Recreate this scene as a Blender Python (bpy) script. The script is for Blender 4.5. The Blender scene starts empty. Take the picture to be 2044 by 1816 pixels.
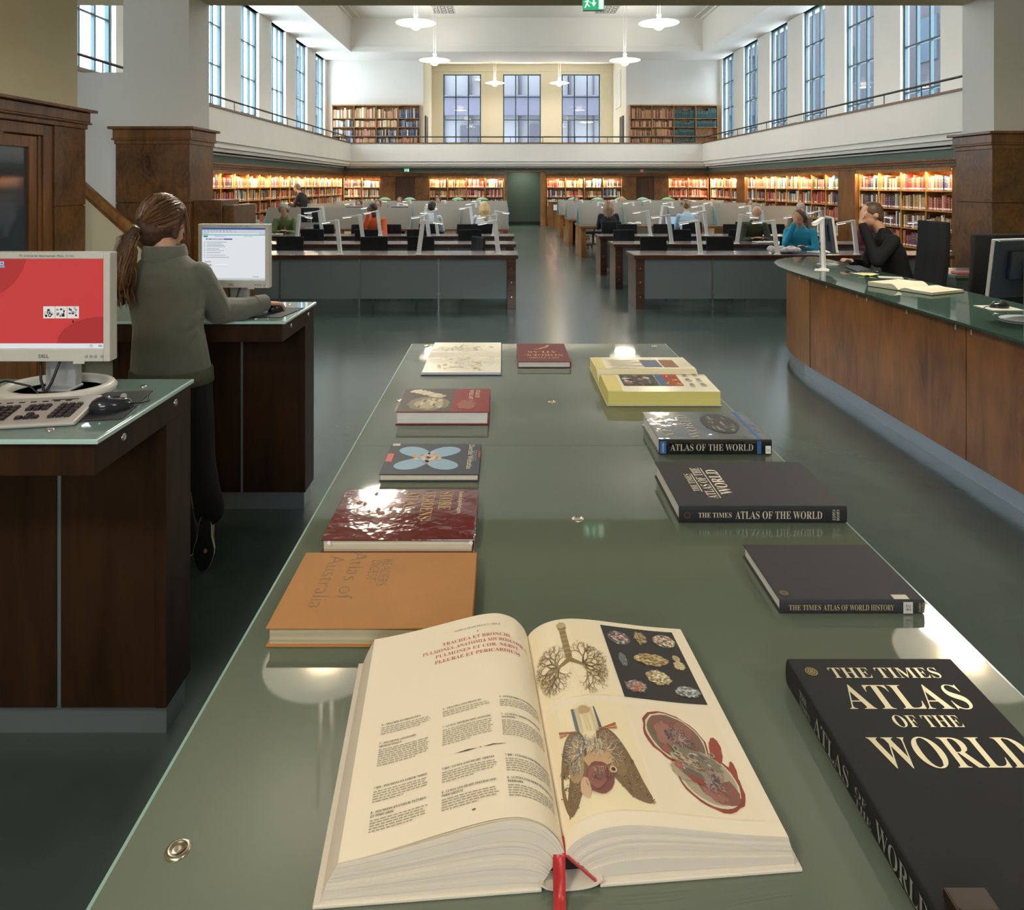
import bpy, math, random
from mathutils import Vector, Matrix
sc = bpy.context.scene
C = sc.collection
R = random.Random(11)
PI = math.pi

# ---------------- camera ----------------
cam = bpy.data.cameras.new('camera')
co = bpy.data.objects.new('camera', cam)
C.objects.link(co)
co.location = (0, 0, 1.7)
co.rotation_euler = (PI/2, 0, 0)
cam.sensor_fit = 'HORIZONTAL'
cam.sensor_width = 36
cam.lens = 36*1400/2044
cam.shift_x = 17/2044
cam.shift_y = -540/2044
cam.clip_start = .05
cam.clip_end = 300
sc.camera = co
# ---------------- world, exposure ----------------
sc.view_settings.view_transform = 'Standard'
sc.view_settings.look = 'None'
sc.view_settings.gamma = 1
sc.view_settings.use_curve_mapping = False
sc.view_settings.exposure = 0.62
wd = bpy.data.worlds.new('overcast_sky')
sc.world = wd
wd.use_nodes = True
bg = wd.node_tree.nodes['Background']
bg.inputs[0].default_value = (.80, .89, 1.0, 1)
bg.inputs[1].default_value = 8.6
sc.cycles.max_bounces = 10
sc.cycles.diffuse_bounces = 5
sc.cycles.glossy_bounces = 4
sc.cycles.transmission_bounces = 6
sc.cycles.transparent_max_bounces = 12
sc.cycles.caustics_reflective = False
sc.cycles.caustics_refractive = False
sc.cycles.sample_clamp_indirect = 6
sc.cycles.use_denoising = True

LAMP_E = 40      # hall pendants
LOBBY_E = 28     # lobby pendants
SHELF_E = 21     # bookcase strip, per metre

def area(name, loc, sx, sy, energy, col, rot=(0, 0, 0), parent=None, shape='RECTANGLE', portal=False):
    l = bpy.data.lights.new(name, 'AREA')
    l.shape = shape
    l.size = sx
    if shape == 'RECTANGLE': l.size_y = sy
    l.energy = energy
    l.color = col
    if portal: l.cycles.is_portal = True
    o = bpy.data.objects.new(name, l)
    C.objects.link(o)
    o.location = loc
    o.rotation_euler = rot
    if parent: o.parent = parent
    return o

WINY = [29.7-2.67*k for k in range(9)]      # far edges of the gallery windows
XL, XR, ZW0, ZW1, WW = -7.75, 9.41, 2.75, 7.0, 1.5
for k in range(8):                           # daylight portals at the windows
    yc = WINY[k]-WW/2
    area('daylight_portal', (XL-.05, yc, 4.9), 4.2, 1.5, 1, (1, 1, 1), (0, -PI/2, 0), portal=True)
    area('daylight_portal', (XR+.05, yc, 4.9), 4.2, 1.5, 1, (1, 1, 1), (0, PI/2, 0), portal=True)
for x in (-1.99, .89, 3.72):
    area('daylight_portal', (x, 33.85, 4.9), 1.8, 4.2, 1, (1, 1, 1), (-PI/2, 0, 0), portal=True)

area('daylight_portal', (.5, -4.32, 2.9), 2.6, 1.2, 1, (1, 1, 1), (PI/2, 0, 0), portal=True)  # unseen back wall opening, added for cool fill from behind the camera
area('daylight_portal', (-9.22, 4.9, 2.6), 1.8, 1.8, 1, (1, 1, 1), (0, -PI/2, 0), portal=True)  # unseen stair wall opening, added to light the left pier
# ---------------- helpers ----------------
def H(h, a=1.0):
    h = h.lstrip('#')
    f = lambda v: v/12.92 if v <= .04045 else ((v+.055)/1.055)**2.4
    return tuple(f(int(h[i:i+2], 16)/255) for i in (0, 2, 4)) + (a,)

def mat(name, col, rough=.5, metal=0., spec=.5, coat=0., trans=0., emit=0., noise=0., nscale=8., bump=0., bscale=60., ior=1.5, attr=False, sheen=0., sss=0.):
    m = bpy.data.materials.new(name)
    m.use_nodes = True
    nt = m.node_tree
    p = nt.nodes['Principled BSDF']
    c = H(col) if isinstance(col, str) else col
    p.inputs['Base Color'].default_value = c
    p.inputs['Roughness'].default_value = rough
    p.inputs['Metallic'].default_value = metal
    p.inputs['Specular IOR Level'].default_value = spec
    p.inputs['Coat Weight'].default_value = coat
    p.inputs['Coat Roughness'].default_value = .06
    p.inputs['Transmission Weight'].default_value = trans
    p.inputs['IOR'].default_value = ior
    p.inputs['Sheen Weight'].default_value = sheen
    p.inputs['Subsurface Weight'].default_value = sss
    tc = nt.nodes.new('ShaderNodeTexCoord')
    src = None
    if attr:
        a = nt.nodes.new('ShaderNodeAttribute')
        a.attribute_name = 'Col'
        src = a.outputs['Color']
    if noise:
        n = nt.nodes.new('ShaderNodeTexNoise')
        n.inputs['Scale'].default_value = nscale
        n.inputs['Detail'].default_value = 5
        nt.links.new(tc.outputs['Object'], n.inputs['Vector'])
        mr = nt.nodes.new('ShaderNodeMapRange')
        mr.inputs['From Min'].default_value = .3
        mr.inputs['From Max'].default_value = .7
        mr.inputs['To Min'].default_value = 1-noise
        mr.inputs['To Max'].default_value = 1+noise
        nt.links.new(n.outputs['Fac'], mr.inputs['Value'])
        hs = nt.nodes.new('ShaderNodeHueSaturation')
        hs.inputs['Color'].default_value = c
        nt.links.new(mr.outputs['Result'], hs.inputs['Value'])
        if src: nt.links.new(src, hs.inputs['Color'])
        src = hs.outputs['Color']
    if src:
        nt.links.new(src, p.inputs['Base Color'])
    if emit:
        p.inputs['Emission Strength'].default_value = emit
        if attr: nt.links.new(src, p.inputs['Emission Color'])
        else: p.inputs['Emission Color'].default_value = c
    if bump:
        n2 = nt.nodes.new('ShaderNodeTexNoise')
        n2.inputs['Scale'].default_value = bscale
        n2.inputs['Detail'].default_value = 3
        nt.links.new(tc.outputs['Object'], n2.inputs['Vector'])
        b = nt.nodes.new('ShaderNodeBump')
        b.inputs['Strength'].default_value = bump
        b.inputs['Distance'].default_value = .01
        nt.links.new(n2.outputs['Fac'], b.inputs['Height'])
        nt.links.new(b.outputs['Normal'], p.inputs['Normal'])
    return m

def wood(name, dark, light, stretch=(1, 1, .07), scale=14., rough=.32, burl=0., coat=.15, spec=.5):
    m = bpy.data.materials.new(name)
    m.use_nodes = True
    nt = m.node_tree
    p = nt.nodes['Principled BSDF']
    tc = nt.nodes.new('ShaderNodeTexCoord')
    mp = nt.nodes.new('ShaderNodeMapping')
    mp.inputs['Scale'].default_value = stretch
    nt.links.new(tc.outputs['Object'], mp.inputs['Vector'])
    n = nt.nodes.new('ShaderNodeTexNoise')
    n.inputs['Scale'].default_value = scale
    n.inputs['Detail'].default_value = 7
    n.inputs['Roughness'].default_value = .62
    n.inputs['Distortion'].default_value = .6+burl*3
    nt.links.new(mp.outputs['Vector'], n.inputs['Vector'])
    n2 = nt.nodes.new('ShaderNodeTexNoise')
    n2.inputs['Scale'].default_value = 1.6+burl*2
    n2.inputs['Detail'].default_value = 2
    nt.links.new(tc.outputs['Object'], n2.inputs['Vector'])
    mx = nt.nodes.new('ShaderNodeMath')
    mx.operation = 'MULTIPLY_ADD'
    mx.inputs[1].default_value = .45
    nt.links.new(n2.outputs['Fac'], mx.inputs[0])
    ml = nt.nodes.new('ShaderNodeMath')
    ml.operation = 'MULTIPLY'
    ml.inputs[1].default_value = .6
    nt.links.new(n.outputs['Fac'], ml.inputs[0])
    nt.links.new(ml.outputs[0], mx.inputs[2])
    cr = nt.nodes.new('ShaderNodeValToRGB')
    cr.color_ramp.elements[0].position = .36
    cr.color_ramp.elements[0].color = H(dark)
    cr.color_ramp.elements[1].position = .68
    cr.color_ramp.elements[1].color = H(light)
    nt.links.new(mx.outputs[0], cr.inputs['Fac'])
    nt.links.new(cr.outputs['Color'], p.inputs['Base Color'])
    p.inputs['Roughness'].default_value = rough
    p.inputs['Coat Weight'].default_value = coat
    p.inputs['Specular IOR Level'].default_value = spec
    p.inputs['Coat Roughness'].default_value = .12
    return m

def glass(name, tint, t=.9, rough=.02, r0=.06, r1=.9):
    """thin sheet glass: mostly see-through, mirror-like by its Fresnel"""
    m = bpy.data.materials.new(name)
    m.use_nodes = True
    nt = m.node_tree
    nt.nodes.remove(nt.nodes['Principled BSDF'])
    out = nt.nodes['Material Output']
    tr = nt.nodes.new('ShaderNodeBsdfTransparent')
    tr.inputs['Color'].default_value = H(tint)
    df = nt.nodes.new('ShaderNodeBsdfDiffuse')
    df.inputs['Color'].default_value = H(tint)
    mx = nt.nodes.new('ShaderNodeMixShader')
    mx.inputs['Fac'].default_value = t
    nt.links.new(df.outputs[0], mx.inputs[1])
    nt.links.new(tr.outputs[0], mx.inputs[2])
    gl = nt.nodes.new('ShaderNodeBsdfGlossy')
    gl.inputs['Roughness'].default_value = rough
    lw = nt.nodes.new('ShaderNodeLayerWeight')       # Schlick's curve, the same from both faces of the sheet
    lw.inputs['Blend'].default_value = .5
    pw = nt.nodes.new('ShaderNodeMath'); pw.operation = 'POWER'; pw.inputs[1].default_value = 5
    nt.links.new(lw.outputs['Facing'], pw.inputs[0])
    fr = nt.nodes.new('ShaderNodeMath'); fr.operation = 'MULTIPLY_ADD'; fr.inputs[1].default_value = r1; fr.inputs[2].default_value = r0
    nt.links.new(pw.outputs[0], fr.inputs[0])
    m2 = nt.nodes.new('ShaderNodeMixShader')
    nt.links.new(fr.outputs[0], m2.inputs['Fac'])
    nt.links.new(mx.outputs[0], m2.inputs[1])
    nt.links.new(gl.outputs[0], m2.inputs[2])
    nt.links.new(m2.outputs[0], out.inputs['Surface'])
    return m

_tc = {}
def glyphs(s, style='sans', offset=0.):
    if style != 'sans': offset = max(offset, -.006)
    key = (s, style, offset)
    if key in _tc: return _tc[key]
    t = ''
    for c in s:
        if style in ('serif', 'italic'):
            b = 0x1D400 if style == 'serif' else 0x1D434
            if 'A' <= c <= 'Z': c = chr(b+ord(c)-65)
            elif 'a' <= c <= 'z' and not (style == 'italic' and c == 'h'): c = chr(b+26+ord(c)-97)
            elif '0' <= c <= '9' and style == 'serif': c = chr(0x1D7CE+ord(c)-48)
        t += c
    cu = bpy.data.curves.new('lettering', 'FONT')
    cu.body = t
    cu.size = 1
    cu.offset = offset
    cu.resolution_u = 3
    o = bpy.data.objects.new('lettering', cu)
    C.objects.link(o)
    me = bpy.data.meshes.new_from_object(o.evaluated_get(bpy.context.evaluated_depsgraph_get()))
    vs = [(v.co.x, v.co.y) for v in me.vertices]
    fs = [tuple(p.vertices) for p in me.polygons]
    bpy.data.objects.remove(o)
    bpy.data.curves.remove(cu)
    bpy.data.meshes.remove(me)
    x0 = min(v[0] for v in vs)
    x1 = max(v[0] for v in vs)
    capz = .69
    vs = [((x-x0)/capz, y/capz) for x, y in vs]
    _tc[key] = (vs, fs, (x1-x0)/capz)
    return _tc[key]

class MB:
    def __init__(s):
        s.v = []; s.f = []; s.mi = []; s.col = []; s.sm = []
    def add(s, vs, fs, m=0, c=None, M=None, smooth=False):
        b = len(s.v)
        if M is not None: vs = [M @ Vector(v) for v in vs]
        s.v.extend(tuple(v) for v in vs)
        for f in fs:
            s.f.append(tuple(b+i for i in f)); s.mi.append(m); s.col.append(c); s.sm.append(smooth)
        return s
    def box(s, x0, x1, y0, y1, z0, z1, m=0, c=None, M=None):
        return s.add([(x0,y0,z0),(x1,y0,z0),(x1,y1,z0),(x0,y1,z0),(x0,y0,z1),(x1,y0,z1),(x1,y1,z1),(x0,y1,z1)],
                     [(3,2,1,0),(4,5,6,7),(0,1,5,4),(1,2,6,5),(2,3,7,6),(3,0,4,7)], m, c, M)
    def quad(s, a, b, c_, d, m=0, c=None):
        return s.add([a, b, c_, d], [(0,1,2,3)], m, c)
    def prism(s, poly, z0, z1, m=0, c=None, M=None, smooth=False):
        n = len(poly)
        vs = [(x,y,z0) for x,y in poly]+[(x,y,z1) for x,y in poly]
        s.add(vs, [tuple(range(n-1,-1,-1)), tuple(range(n,2*n))], m, c, M)
        s.add(vs, [(i,(i+1)%n,n+(i+1)%n,n+i) for i in range(n)], m, c, M, smooth)
        return s
    def poly(s, pts, m=0, c=None):
        return s.add(pts, [tuple(range(len(pts)))], m, c)
    def tube(s, pts, r, n=8, m=0, c=None, caps=True, M=None):
        pts = [Vector(p) for p in pts]
        rs = r if isinstance(r, (list, tuple)) else [r]*len(pts)
        vs = []; up = None
        for i, p in enumerate(pts):
            d = (pts[min(i+1,len(pts)-1)]-pts[max(i-1,0)]).normalized()
            if up is None:
                up = Vector((0,0,1)) if abs(d.z) < .9 else Vector((0,1,0))
            a = d.cross(up)
            if a.length < 1e-6: a = d.cross(Vector((1,0,0)))
            a.normalize()
            b = a.cross(d).normalized()
            up = b
            for k in range(n):
                t = 2*PI*k/n
                vs.append(p+(a*math.cos(t)+b*math.sin(t))*rs[i])
        fs = []
        for i in range(len(pts)-1):
            for k in range(n):
                fs.append((i*n+k,i*n+(k+1)%n,(i+1)*n+(k+1)%n,(i+1)*n+k))
        s.add(vs, fs, m, c, M, n > 5)
        if caps: s.add(vs, [tuple(range(n-1,-1,-1)), tuple((len(pts)-1)*n+k for k in range(n))], m, c, M)
        return s
    def lathe(s, prof, cx=0, cy=0, n=24, m=0, c=None, M=None, sx=1, sy=1):
        vs = []
        for r, z in prof:
            for k in range(n):
                t = 2*PI*k/n
                vs.append((cx+r*sx*math.cos(t), cy+r*sy*math.sin(t), z))
        fs = []
        for i in range(len(prof)-1):
            for k in range(n):
                fs.append((i*n+k,i*n+(k+1)%n,(i+1)*n+(k+1)%n,(i+1)*n+k))
        s.add(vs, fs, m, c, M, True)
        if prof[0][0] > 1e-5: s.add(vs, [tuple(range(n-1,-1,-1))], m, c, M)
        if prof[-1][0] > 1e-5: s.add(vs, [tuple((len(prof)-1)*n+k for k in range(n))], m, c, M)
        return s
    def ell(s, c0, r, M=None, n=14, m=0, c=None):
        if not isinstance(r, (tuple, list)): r = (r, r, r)
        vs = []; fs = []; h = n//2
        for i in range(h+1):
            a = PI*i/h
            for k in range(n):
                t = 2*PI*k/n
                v = Vector((r[0]*math.sin(a)*math.cos(t), r[1]*math.sin(a)*math.sin(t), -r[2]*math.cos(a)))
                if M is not None: v = M @ v
                vs.append(v+Vector(c0))
        for i in range(h):
            for k in range(n):
                fs.append((i*n+k,i*n+(k+1)%n,(i+1)*n+(k+1)%n,(i+1)*n+k))
        return s.add(vs, fs, m, c, None, True)
    def cap(s, p0, p1, r0, r1=None, n=12, m=0, c=None, flat=1.):
        """tapered limb with round ends"""
        r1 = r0 if r1 is None else r1
        p0 = Vector(p0); p1 = Vector(p1); d = p1-p0; L = d.length
        q = Vector((0,0,1)).rotation_difference(d.normalized()) if L > 1e-6 else None
        prof = []
        for i in range(5):
            a = -PI/2+PI/2*i/4
            prof.append((r0*math.cos(a), r0*math.sin(a)))
        for i in range(5):
            a = PI/2*i/4
            prof.append((r1*math.cos(a), L+r1*math.sin(a)))
        M = Matrix.Translation(p0) @ (q.to_matrix().to_4x4() if q else Matrix())
        vs = []
        for r, z in prof:
            for k in range(n):
                t = 2*PI*k/n
                vs.append(M @ Vector((r*math.cos(t), r*flat*math.sin(t), z)))
        fs = [(i*n+k,i*n+(k+1)%n,(i+1)*n+(k+1)%n,(i+1)*n+k) for i in range(len(prof)-1) for k in range(n)]
        return s.add(vs, fs, m, c, None, True)
    def text(s, t, fn, size, x=0., y=0., width=None, style='sans', align='l', offset=0., m=0, c=None, sx=1.):
        """fn maps flat (x, y) to a point of the surface it is printed on"""
        vs, fs, w = glyphs(t, style, offset)
        k = size
        kx = size*sx if width is None else width/w
        x0 = x-(w*kx/2 if align == 'c' else w*kx if align == 'r' else 0)
        s.add([fn(x0+a*kx, y+b*k) for a, b in vs], fs, m, c)
        return w*kx
    def mesh(s, name, mats):
        me = bpy.data.meshes.new(name)
        me.from_pydata(s.v, [], s.f)
        for m in mats: me.materials.append(m)
        me.polygons.foreach_set('material_index', s.mi)
        me.polygons.foreach_set('use_smooth', s.sm)
        if any(c is not None for c in s.col):
            a = me.color_attributes.new('Col', 'FLOAT_COLOR', 'CORNER')
            buf = []
            for f, c in zip(s.f, s.col):
                c = (.5,.5,.5,1) if c is None else c
                buf.extend(list(c)*len(f))
            a.data.foreach_set('color', buf)
        me.update()
        return me
    def build(s, name, mats, parent=None, bevel=0., seg=2, loc=None, sharp=False):
        if not isinstance(mats, (list, tuple)): mats = [mats]
        o = bpy.data.objects.new(name, s.mesh(name, mats))
        C.objects.link(o)
        if parent is not None: o.parent = parent
        if loc is not None: o.location = loc
        if bevel:
            b = o.modifiers.new('bevel', 'BEVEL')
            b.width = bevel; b.segments = seg; b.limit_method = 'ANGLE'; b.angle_limit = math.radians(40)
            b.harden_normals = False
        return o

def organic(name, mb, material, parent=None, voxel=.01, smooth=6, loc=None):
    """melt overlapping limbs into one continuous skin"""
    o = mb.build('melt', [material])
    r = o.modifiers.new('r', 'REMESH')
    r.mode = 'VOXEL'; r.voxel_size = voxel; r.use_smooth_shade = True
    k = o.modifiers.new('s', 'SMOOTH')
    k.factor = .5; k.iterations = smooth
    me = bpy.data.meshes.new_from_object(o.evaluated_get(bpy.context.evaluated_depsgraph_get()))
    old = o.data
    bpy.data.objects.remove(o)
    bpy.data.meshes.remove(old)
    me.name = name
    if not me.materials: me.materials.append(material)
    n = bpy.data.objects.new(name, me)
    C.objects.link(n)
    if parent is not None: n.parent = parent
    if loc is not None: n.location = loc
    return n

def tag(o, label=None, cat=None, group=None, kind=None):
    if label: o['label'] = label
    if cat: o['category'] = cat
    if group: o['group'] = group
    if kind: o['kind'] = kind
    return o
def thing(name, label, cat, loc=(0,0,0), rz=0., group=None):
    o = bpy.data.objects.new(name, None)
    C.objects.link(o)
    o.empty_display_size = .05
    o.location = loc
    o.rotation_euler = (0, 0, rz)
    return tag(o, label, cat, group)
_kids = {}
def copy_tree(o, parent=None, kids=None):
    kids = kids or {}
    c = o.copy()
    C.objects.link(c)
    if parent is not None: c.parent = parent
    for ch in kids.get(o.name, list(o.children)):
        copy_tree(ch, c, kids)
    return c
def struct(name, mb, mats, parent=None, bevel=0.):
    o = mb.build(name, mats, parent, bevel)
    o['kind'] = 'structure'
    return o

# ---------------- materials ----------------
M = {}
M['white'] = mat('white_plaster', '#dcdad2', .75, noise=.02, nscale=1.2)
M['cream'] = mat('cream_plaster', '#cfc4a0', .75, noise=.03, nscale=1.5)
M['yellow'] = mat('pale_yellow_plaster', '#e2dbc4', .75)
M['ceil'] = mat('ceiling_plaster', '#d6d6d0', .8)
M['greenwall'] = mat('grey_green_paint', '#5f7163', .6, noise=.04, nscale=2)
M['floor'] = mat('green_linoleum', '#44534e', .22, spec=.55, noise=.12, nscale=3, bump=.05, bscale=6)
M['oak'] = wood('oak_veneer', '#5a3818', '#a0703a', (1,1,.1), 10)
M['oakdark'] = wood('brown_oak', '#4a2e14', '#86592c', (1,1,.1), 12)
M['burl'] = wood('burl_veneer', '#382410', '#7a5226', (1,1,.6), 9, burl=.6)
M['kiosk'] = wood('dark_stained_ply', '#22160d', '#412917', (1,1,.12), 16, rough=.45, coat=.0, spec=.2)
M['counterwood'] = wood('red_brown_birch', '#6b3f18', '#ad7238', (1,1,.25), 7, rough=.3, burl=.25)
M['counterend'] = wood('golden_oak', '#7a4f22', '#a87238', (1,1,.05), 18, rough=.35)
M['deskwood'] = wood('walnut_desk', '#38211a', '#62402f', (.12,1,1), 16, rough=.22)
M['desktop'] = mat('grey_brown_desk_surface', '#6d6264', .18, spec=.6, noise=.05, nscale=5)
M['deskorange'] = wood('warm_oak_leg', '#70451d', '#a06a32', (1,1,.1), 14)
M['steel'] = mat('brushed_steel', '#9aa0a4', .3, metal=.9)
M['chrome'] = mat('polished_chrome', '#d8d8d8', .12, metal=1)
M['plinth'] = mat('aluminium_plinth', '#a9b2bb', .3, metal=.75)
M['black'] = mat('black_plastic', '#151619', .45)
M['blackmetal'] = mat('black_painted_rail', '#20262a', .4)
M['winframe'] = mat('blue_green_window_paint', '#33565e', .4)
M['pane'] = glass('window_glass', '#f2f6f6', .985, r0=.02, r1=.4)
M['chair'] = mat('black_chair_fabric', '#0f1014', .85, bump=.1, bscale=400)
M['whitemetal'] = mat('white_lacquer', '#eceeee', .35)
M['lampglow'] = mat('lamp_diffuser', '#fff1da', .4, emit=9.)
M['deskglow'] = mat('desk_lamp_diffuser', '#fff6e4', .4, emit=2.6)
M['frost'] = glass('frosted_screen_glass', '#d3cfc5', .36, rough=.35)
M['frostpanel'] = glass('grey_frosted_panel', '#8799a1', .30, rough=.25)
M['teal'] = glass('pale_teal_glass', '#a9cbc8', .45, rough=.1)
M['ink'] = mat('printed_ink', '#222222', .55, attr=True)
M['screen'] = mat('lit_screen', '#ffffff', .25, emit=.54, attr=True)
M['screen'].node_tree.nodes['Principled BSDF'].inputs['Base Color'].default_value = (.02,.02,.02,1)
for l in list(M['screen'].node_tree.links):
    if l.to_socket.name == 'Base Color': M['screen'].node_tree.links.remove(l)
M['skin'] = mat('skin', '#d3a184', .5, sss=.05, noise=.05, nscale=20)
M['skin2'] = mat('dark_skin', '#6b4632', .5, noise=.05, nscale=20)
# ---------------- room shell ----------------
b = MB(); b.box(-9, 11, -4, 34, -.2, 0)
struct('floor', b, M['floor'])

# lobby: side walls, end wall, ceiling
ZB = 3.765                                   # underside of the portal beam
XLw, XRw = -4.1, 6.6
b = MB(); b.box(XLw-.3, XLw, -4, 6.75, 2.36, 4.1); b.box(XLw-.3, XLw, -4, 4.6, 0, 2.36)
b.box(XLw-.3, XLw, 4.6, 5.2, 0, 2.36)
struct('wall_lobby_left', b, M['cream'])
b = MB(); b.box(XRw, XRw+.3, -4, 8.1, 0, 4.1)
struct('wall_lobby_right', b, M['cream'])
b = MB(); b.box(-5, -.8, -4.3, -4, 0, 4.1); b.box(1.8, 7, -4.3, -4, 0, 4.1); b.box(-.8, 1.8, -4.3, -4, 0, 2.3); b.box(-.8, 1.8, -4.3, -4, 3.5, 4.1)  # the gap is an added opening that lets in fill light
struct('wall_lobby_back', b, M['cream'])
b = MB(); b.box(-9, XRw+.3, -4.3, 7.5, 4.1, 4.3)
struct('ceiling_lobby', b, M['ceil'])
# portal beam and the wall over it
b = MB(); b.box(-9, 10.8, 7.5, 8.1, ZB, 8.6)
struct('wall_portal', b, M['cream'])
# portal wall left of the opening, with the see-through to the gallery
b = MB()
b.box(-9, -3.4, 7.58, 8.1, 0, 2.91)
b.box(-4.11, -3.4, 7.58, 8.1, 2.91, ZB)
b.box(-9, -7.0, 7.58, 8.1, 2.91, ZB)
struct('wall_portal_left', b, M['white'])
b = MB(); b.box(5.3, 10.8, 7.58, 8.1, 0, ZB)
struct('wall_portal_right', b, M['white'])
# stair landing walls behind the left side
b = MB(); b.box(-9.2, -9, -4, 4, 0, 4.1); b.box(-9.2, -9, 5.8, 8.1, 0, 4.1); b.box(-9.2, -9, 4, 5.8, 0, 1.7); b.box(-9.2, -9, 4, 5.8, 3.5, 4.1); b.box(-9, -5, -4.3, -4, 0, 4.1)  # the gap is an added opening, throws daylight on the pier face
struct('wall_stair', b, M['white'])

def clad(name, x0, x1, y0, y1, z0, z1, mt, cornice=.06, joint=None):
    m = MB(); m.box(x0, x1, y0, y1, z0, z1-.16)
    o = struct(name, m, mt)
    return o
def cornice_box(m, x0, x1, y0, y1, z1, p=.06):
    m.box(x0-p*.2, x1+p*.2, y0-p*.2, y1+p*.2, z1-.19, z1-.13)
    m.box(x0-p*.55, x1+p*.55, y0-p*.55, y1+p*.55, z1-.145, z1-.125)
    m.box(x0-p*.4, x1+p*.4, y0-p*.4, y1+p*.4, z1-.125, z1-.03)
    m.box(x0-p, x1+p, y0-p, y1+p, z1-.03, z1)
# wood cladding of the left pier
b = MB(); b.box(-4.16, -3.36, 7.52, 8.12, 1.505, 2.15); b.box(-4.16, -3.36, 7.52, 8.12, 0, 1.495)
b.box(-4.15, -3.37, 7.53, 8.11, 1.495, 1.505)
struct('trim_1', b, M['burl'], bevel=.004)
b = MB(); cornice_box(b, -4.16, -3.36, 7.52, 8.12, 2.32)
struct('trim_2', b, M['oakdark'], bevel=.006)
b = MB(); b.box(-3.36, -3.05, 7.6, 8.1, 0, 1.53); b.box(-3.05, -2.93, 7.62, 8.3, 0, 1.475)
struct('trim_3', b, M['burl'], bevel=.006)
# wood cladding of the right pier
b = MB(); b.box(5.24, 6.55, 7.52, 8.12, 1.505, 2.15); b.box(5.24, 6.55, 7.52, 8.12, 0, 1.495)
b.box(5.25, 6.54, 7.53, 8.11, 1.495, 1.505)
struct('trim_4', b, M['burl'], bevel=.004)
b = MB(); cornice_box(b, 5.24, 6.55, 7.52, 8.12, 2.27, .07)
struct('trim_5', b, M['oakdark'], bevel=.006)
# left wall panelling with glazed door
b = MB(); cornice_box(b, XLw-.1, XLw+.06, 4.0, 6.78, 2.42, .08)
struct('trim_6', b, M['oakdark'], bevel=.008)
b = MB(); b.box(XLw-.3, XLw+.06, 6.32, 6.78, 1.505, 2.23); b.box(XLw-.3, XLw+.06, 6.32, 6.78, 0, 1.495)
b.box(XLw-.3, XLw+.05, 6.33, 6.77, 1.495, 1.505)
struct('trim_7', b, M['burl'], bevel=.004)
b = MB(); b.box(XLw-.3, XLw+.04, 6.2, 6.32, 0, 2.23); b.box(XLw-.3, XLw+.04, 5.2, 6.2, 2.13, 2.23); b.box(XLw-.3, XLw+.04, 5.2, 5.3, 0, 2.13)
b.box(XLw-.3, XLw+.02, 6.16, 6.2, 0, 2.13)
struct('trim_8', b, M['oakdark'], bevel=.006)
d = thing('door_1', None, None, (XLw, 5.72, 0)); d['kind'] = 'structure'
b = MB(); b.box(-.05, .01, .33, .43, 0, 2.12); b.box(-.05, .01, -.42, -.32, 0, 2.12); b.box(-.05, .01, -.32, .33, 2.02, 2.12); b.box(-.05, .01, -.32, .33, 0, .25)
o = b.build('door_frame', [M['oakdark']], d, .004); o['kind'] = 'structure'
b = MB(); b.box(-.03, -.015, -.32, .33, .25, 2.02)
o = b.build('door_pane', [mat('dark_door_glass', '#39434a', .05, spec=.8)], d); o['kind'] = 'structure'

# hall: side walls with windows
def wall_with_windows(name, x0, x1):
    m = MB()
    m.box(x0, x1, 8.1, 30.4, 2.3, ZW0)
    m.box(x0, x1, 8.1, 30.4, ZW1, 8.6)
    y = 30.4
    for k in range(9):
        yf = WINY[k]
        if yf-WW < 8.1: break
        m.box(x0, x1, yf, y, ZW0, ZW1)
        y = yf-WW
    m.box(x0, x1, 8.1, y, ZW0, ZW1)
    m.box(x0, x1, 8.1, 30.4, 0, 2.3)
    struct(name, m, M['white'])
wall_with_windows('wall_left', -7.80, -7.56)
wall_with_windows('wall_right', 9.25, 9.46)
WN = [0]
def window(loc, rz, w, h, ncol, nrow):
    """frame in local x (width) z (height), y = thickness"""
    WN[0] += 1
    t = thing('window_%d' % WN[0], None, None, loc, rz); t['kind'] = 'structure'
    m = MB(); e = .055
    m.box(-w/2, -w/2+e, -.04, .04, 0, h); m.box(w/2-e, w/2, -.04, .04, 0, h)
    m.box(-w/2, w/2, -.04, .04, 0, e); m.box(-w/2, w/2, -.04, .04, h-e, h)
    for k in range(1, ncol): m.box(-w/2+w*k/ncol-.026, -w/2+w*k/ncol+.026, -.035, .035, e, h-e)
    for k in range(1, nrow): m.box(-w/2+e, w/2-e, -.034, .034, h*k/nrow-.022, h*k/nrow+.022)
    o = m.build('window_frame', [M['winframe']], t); o['kind'] = 'structure'
    m = MB(); m.quad((-w/2+e, 0, e), (w/2-e, 0, e), (w/2-e, 0, h-e), (-w/2+e, 0, h-e))
    o = m.build('window_pane', [M['pane']], t); o['kind'] = 'structure'
for k in range(8):
    if WINY[k]-WW < 8.1: break
    window((XL+.04, WINY[k]-WW/2, ZW0), -PI/2, WW, ZW1-ZW0, 3, 4)
    window((XR-.04, WINY[k]-WW/2, ZW0), PI/2, WW, ZW1-ZW0, 3, 4)
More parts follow.
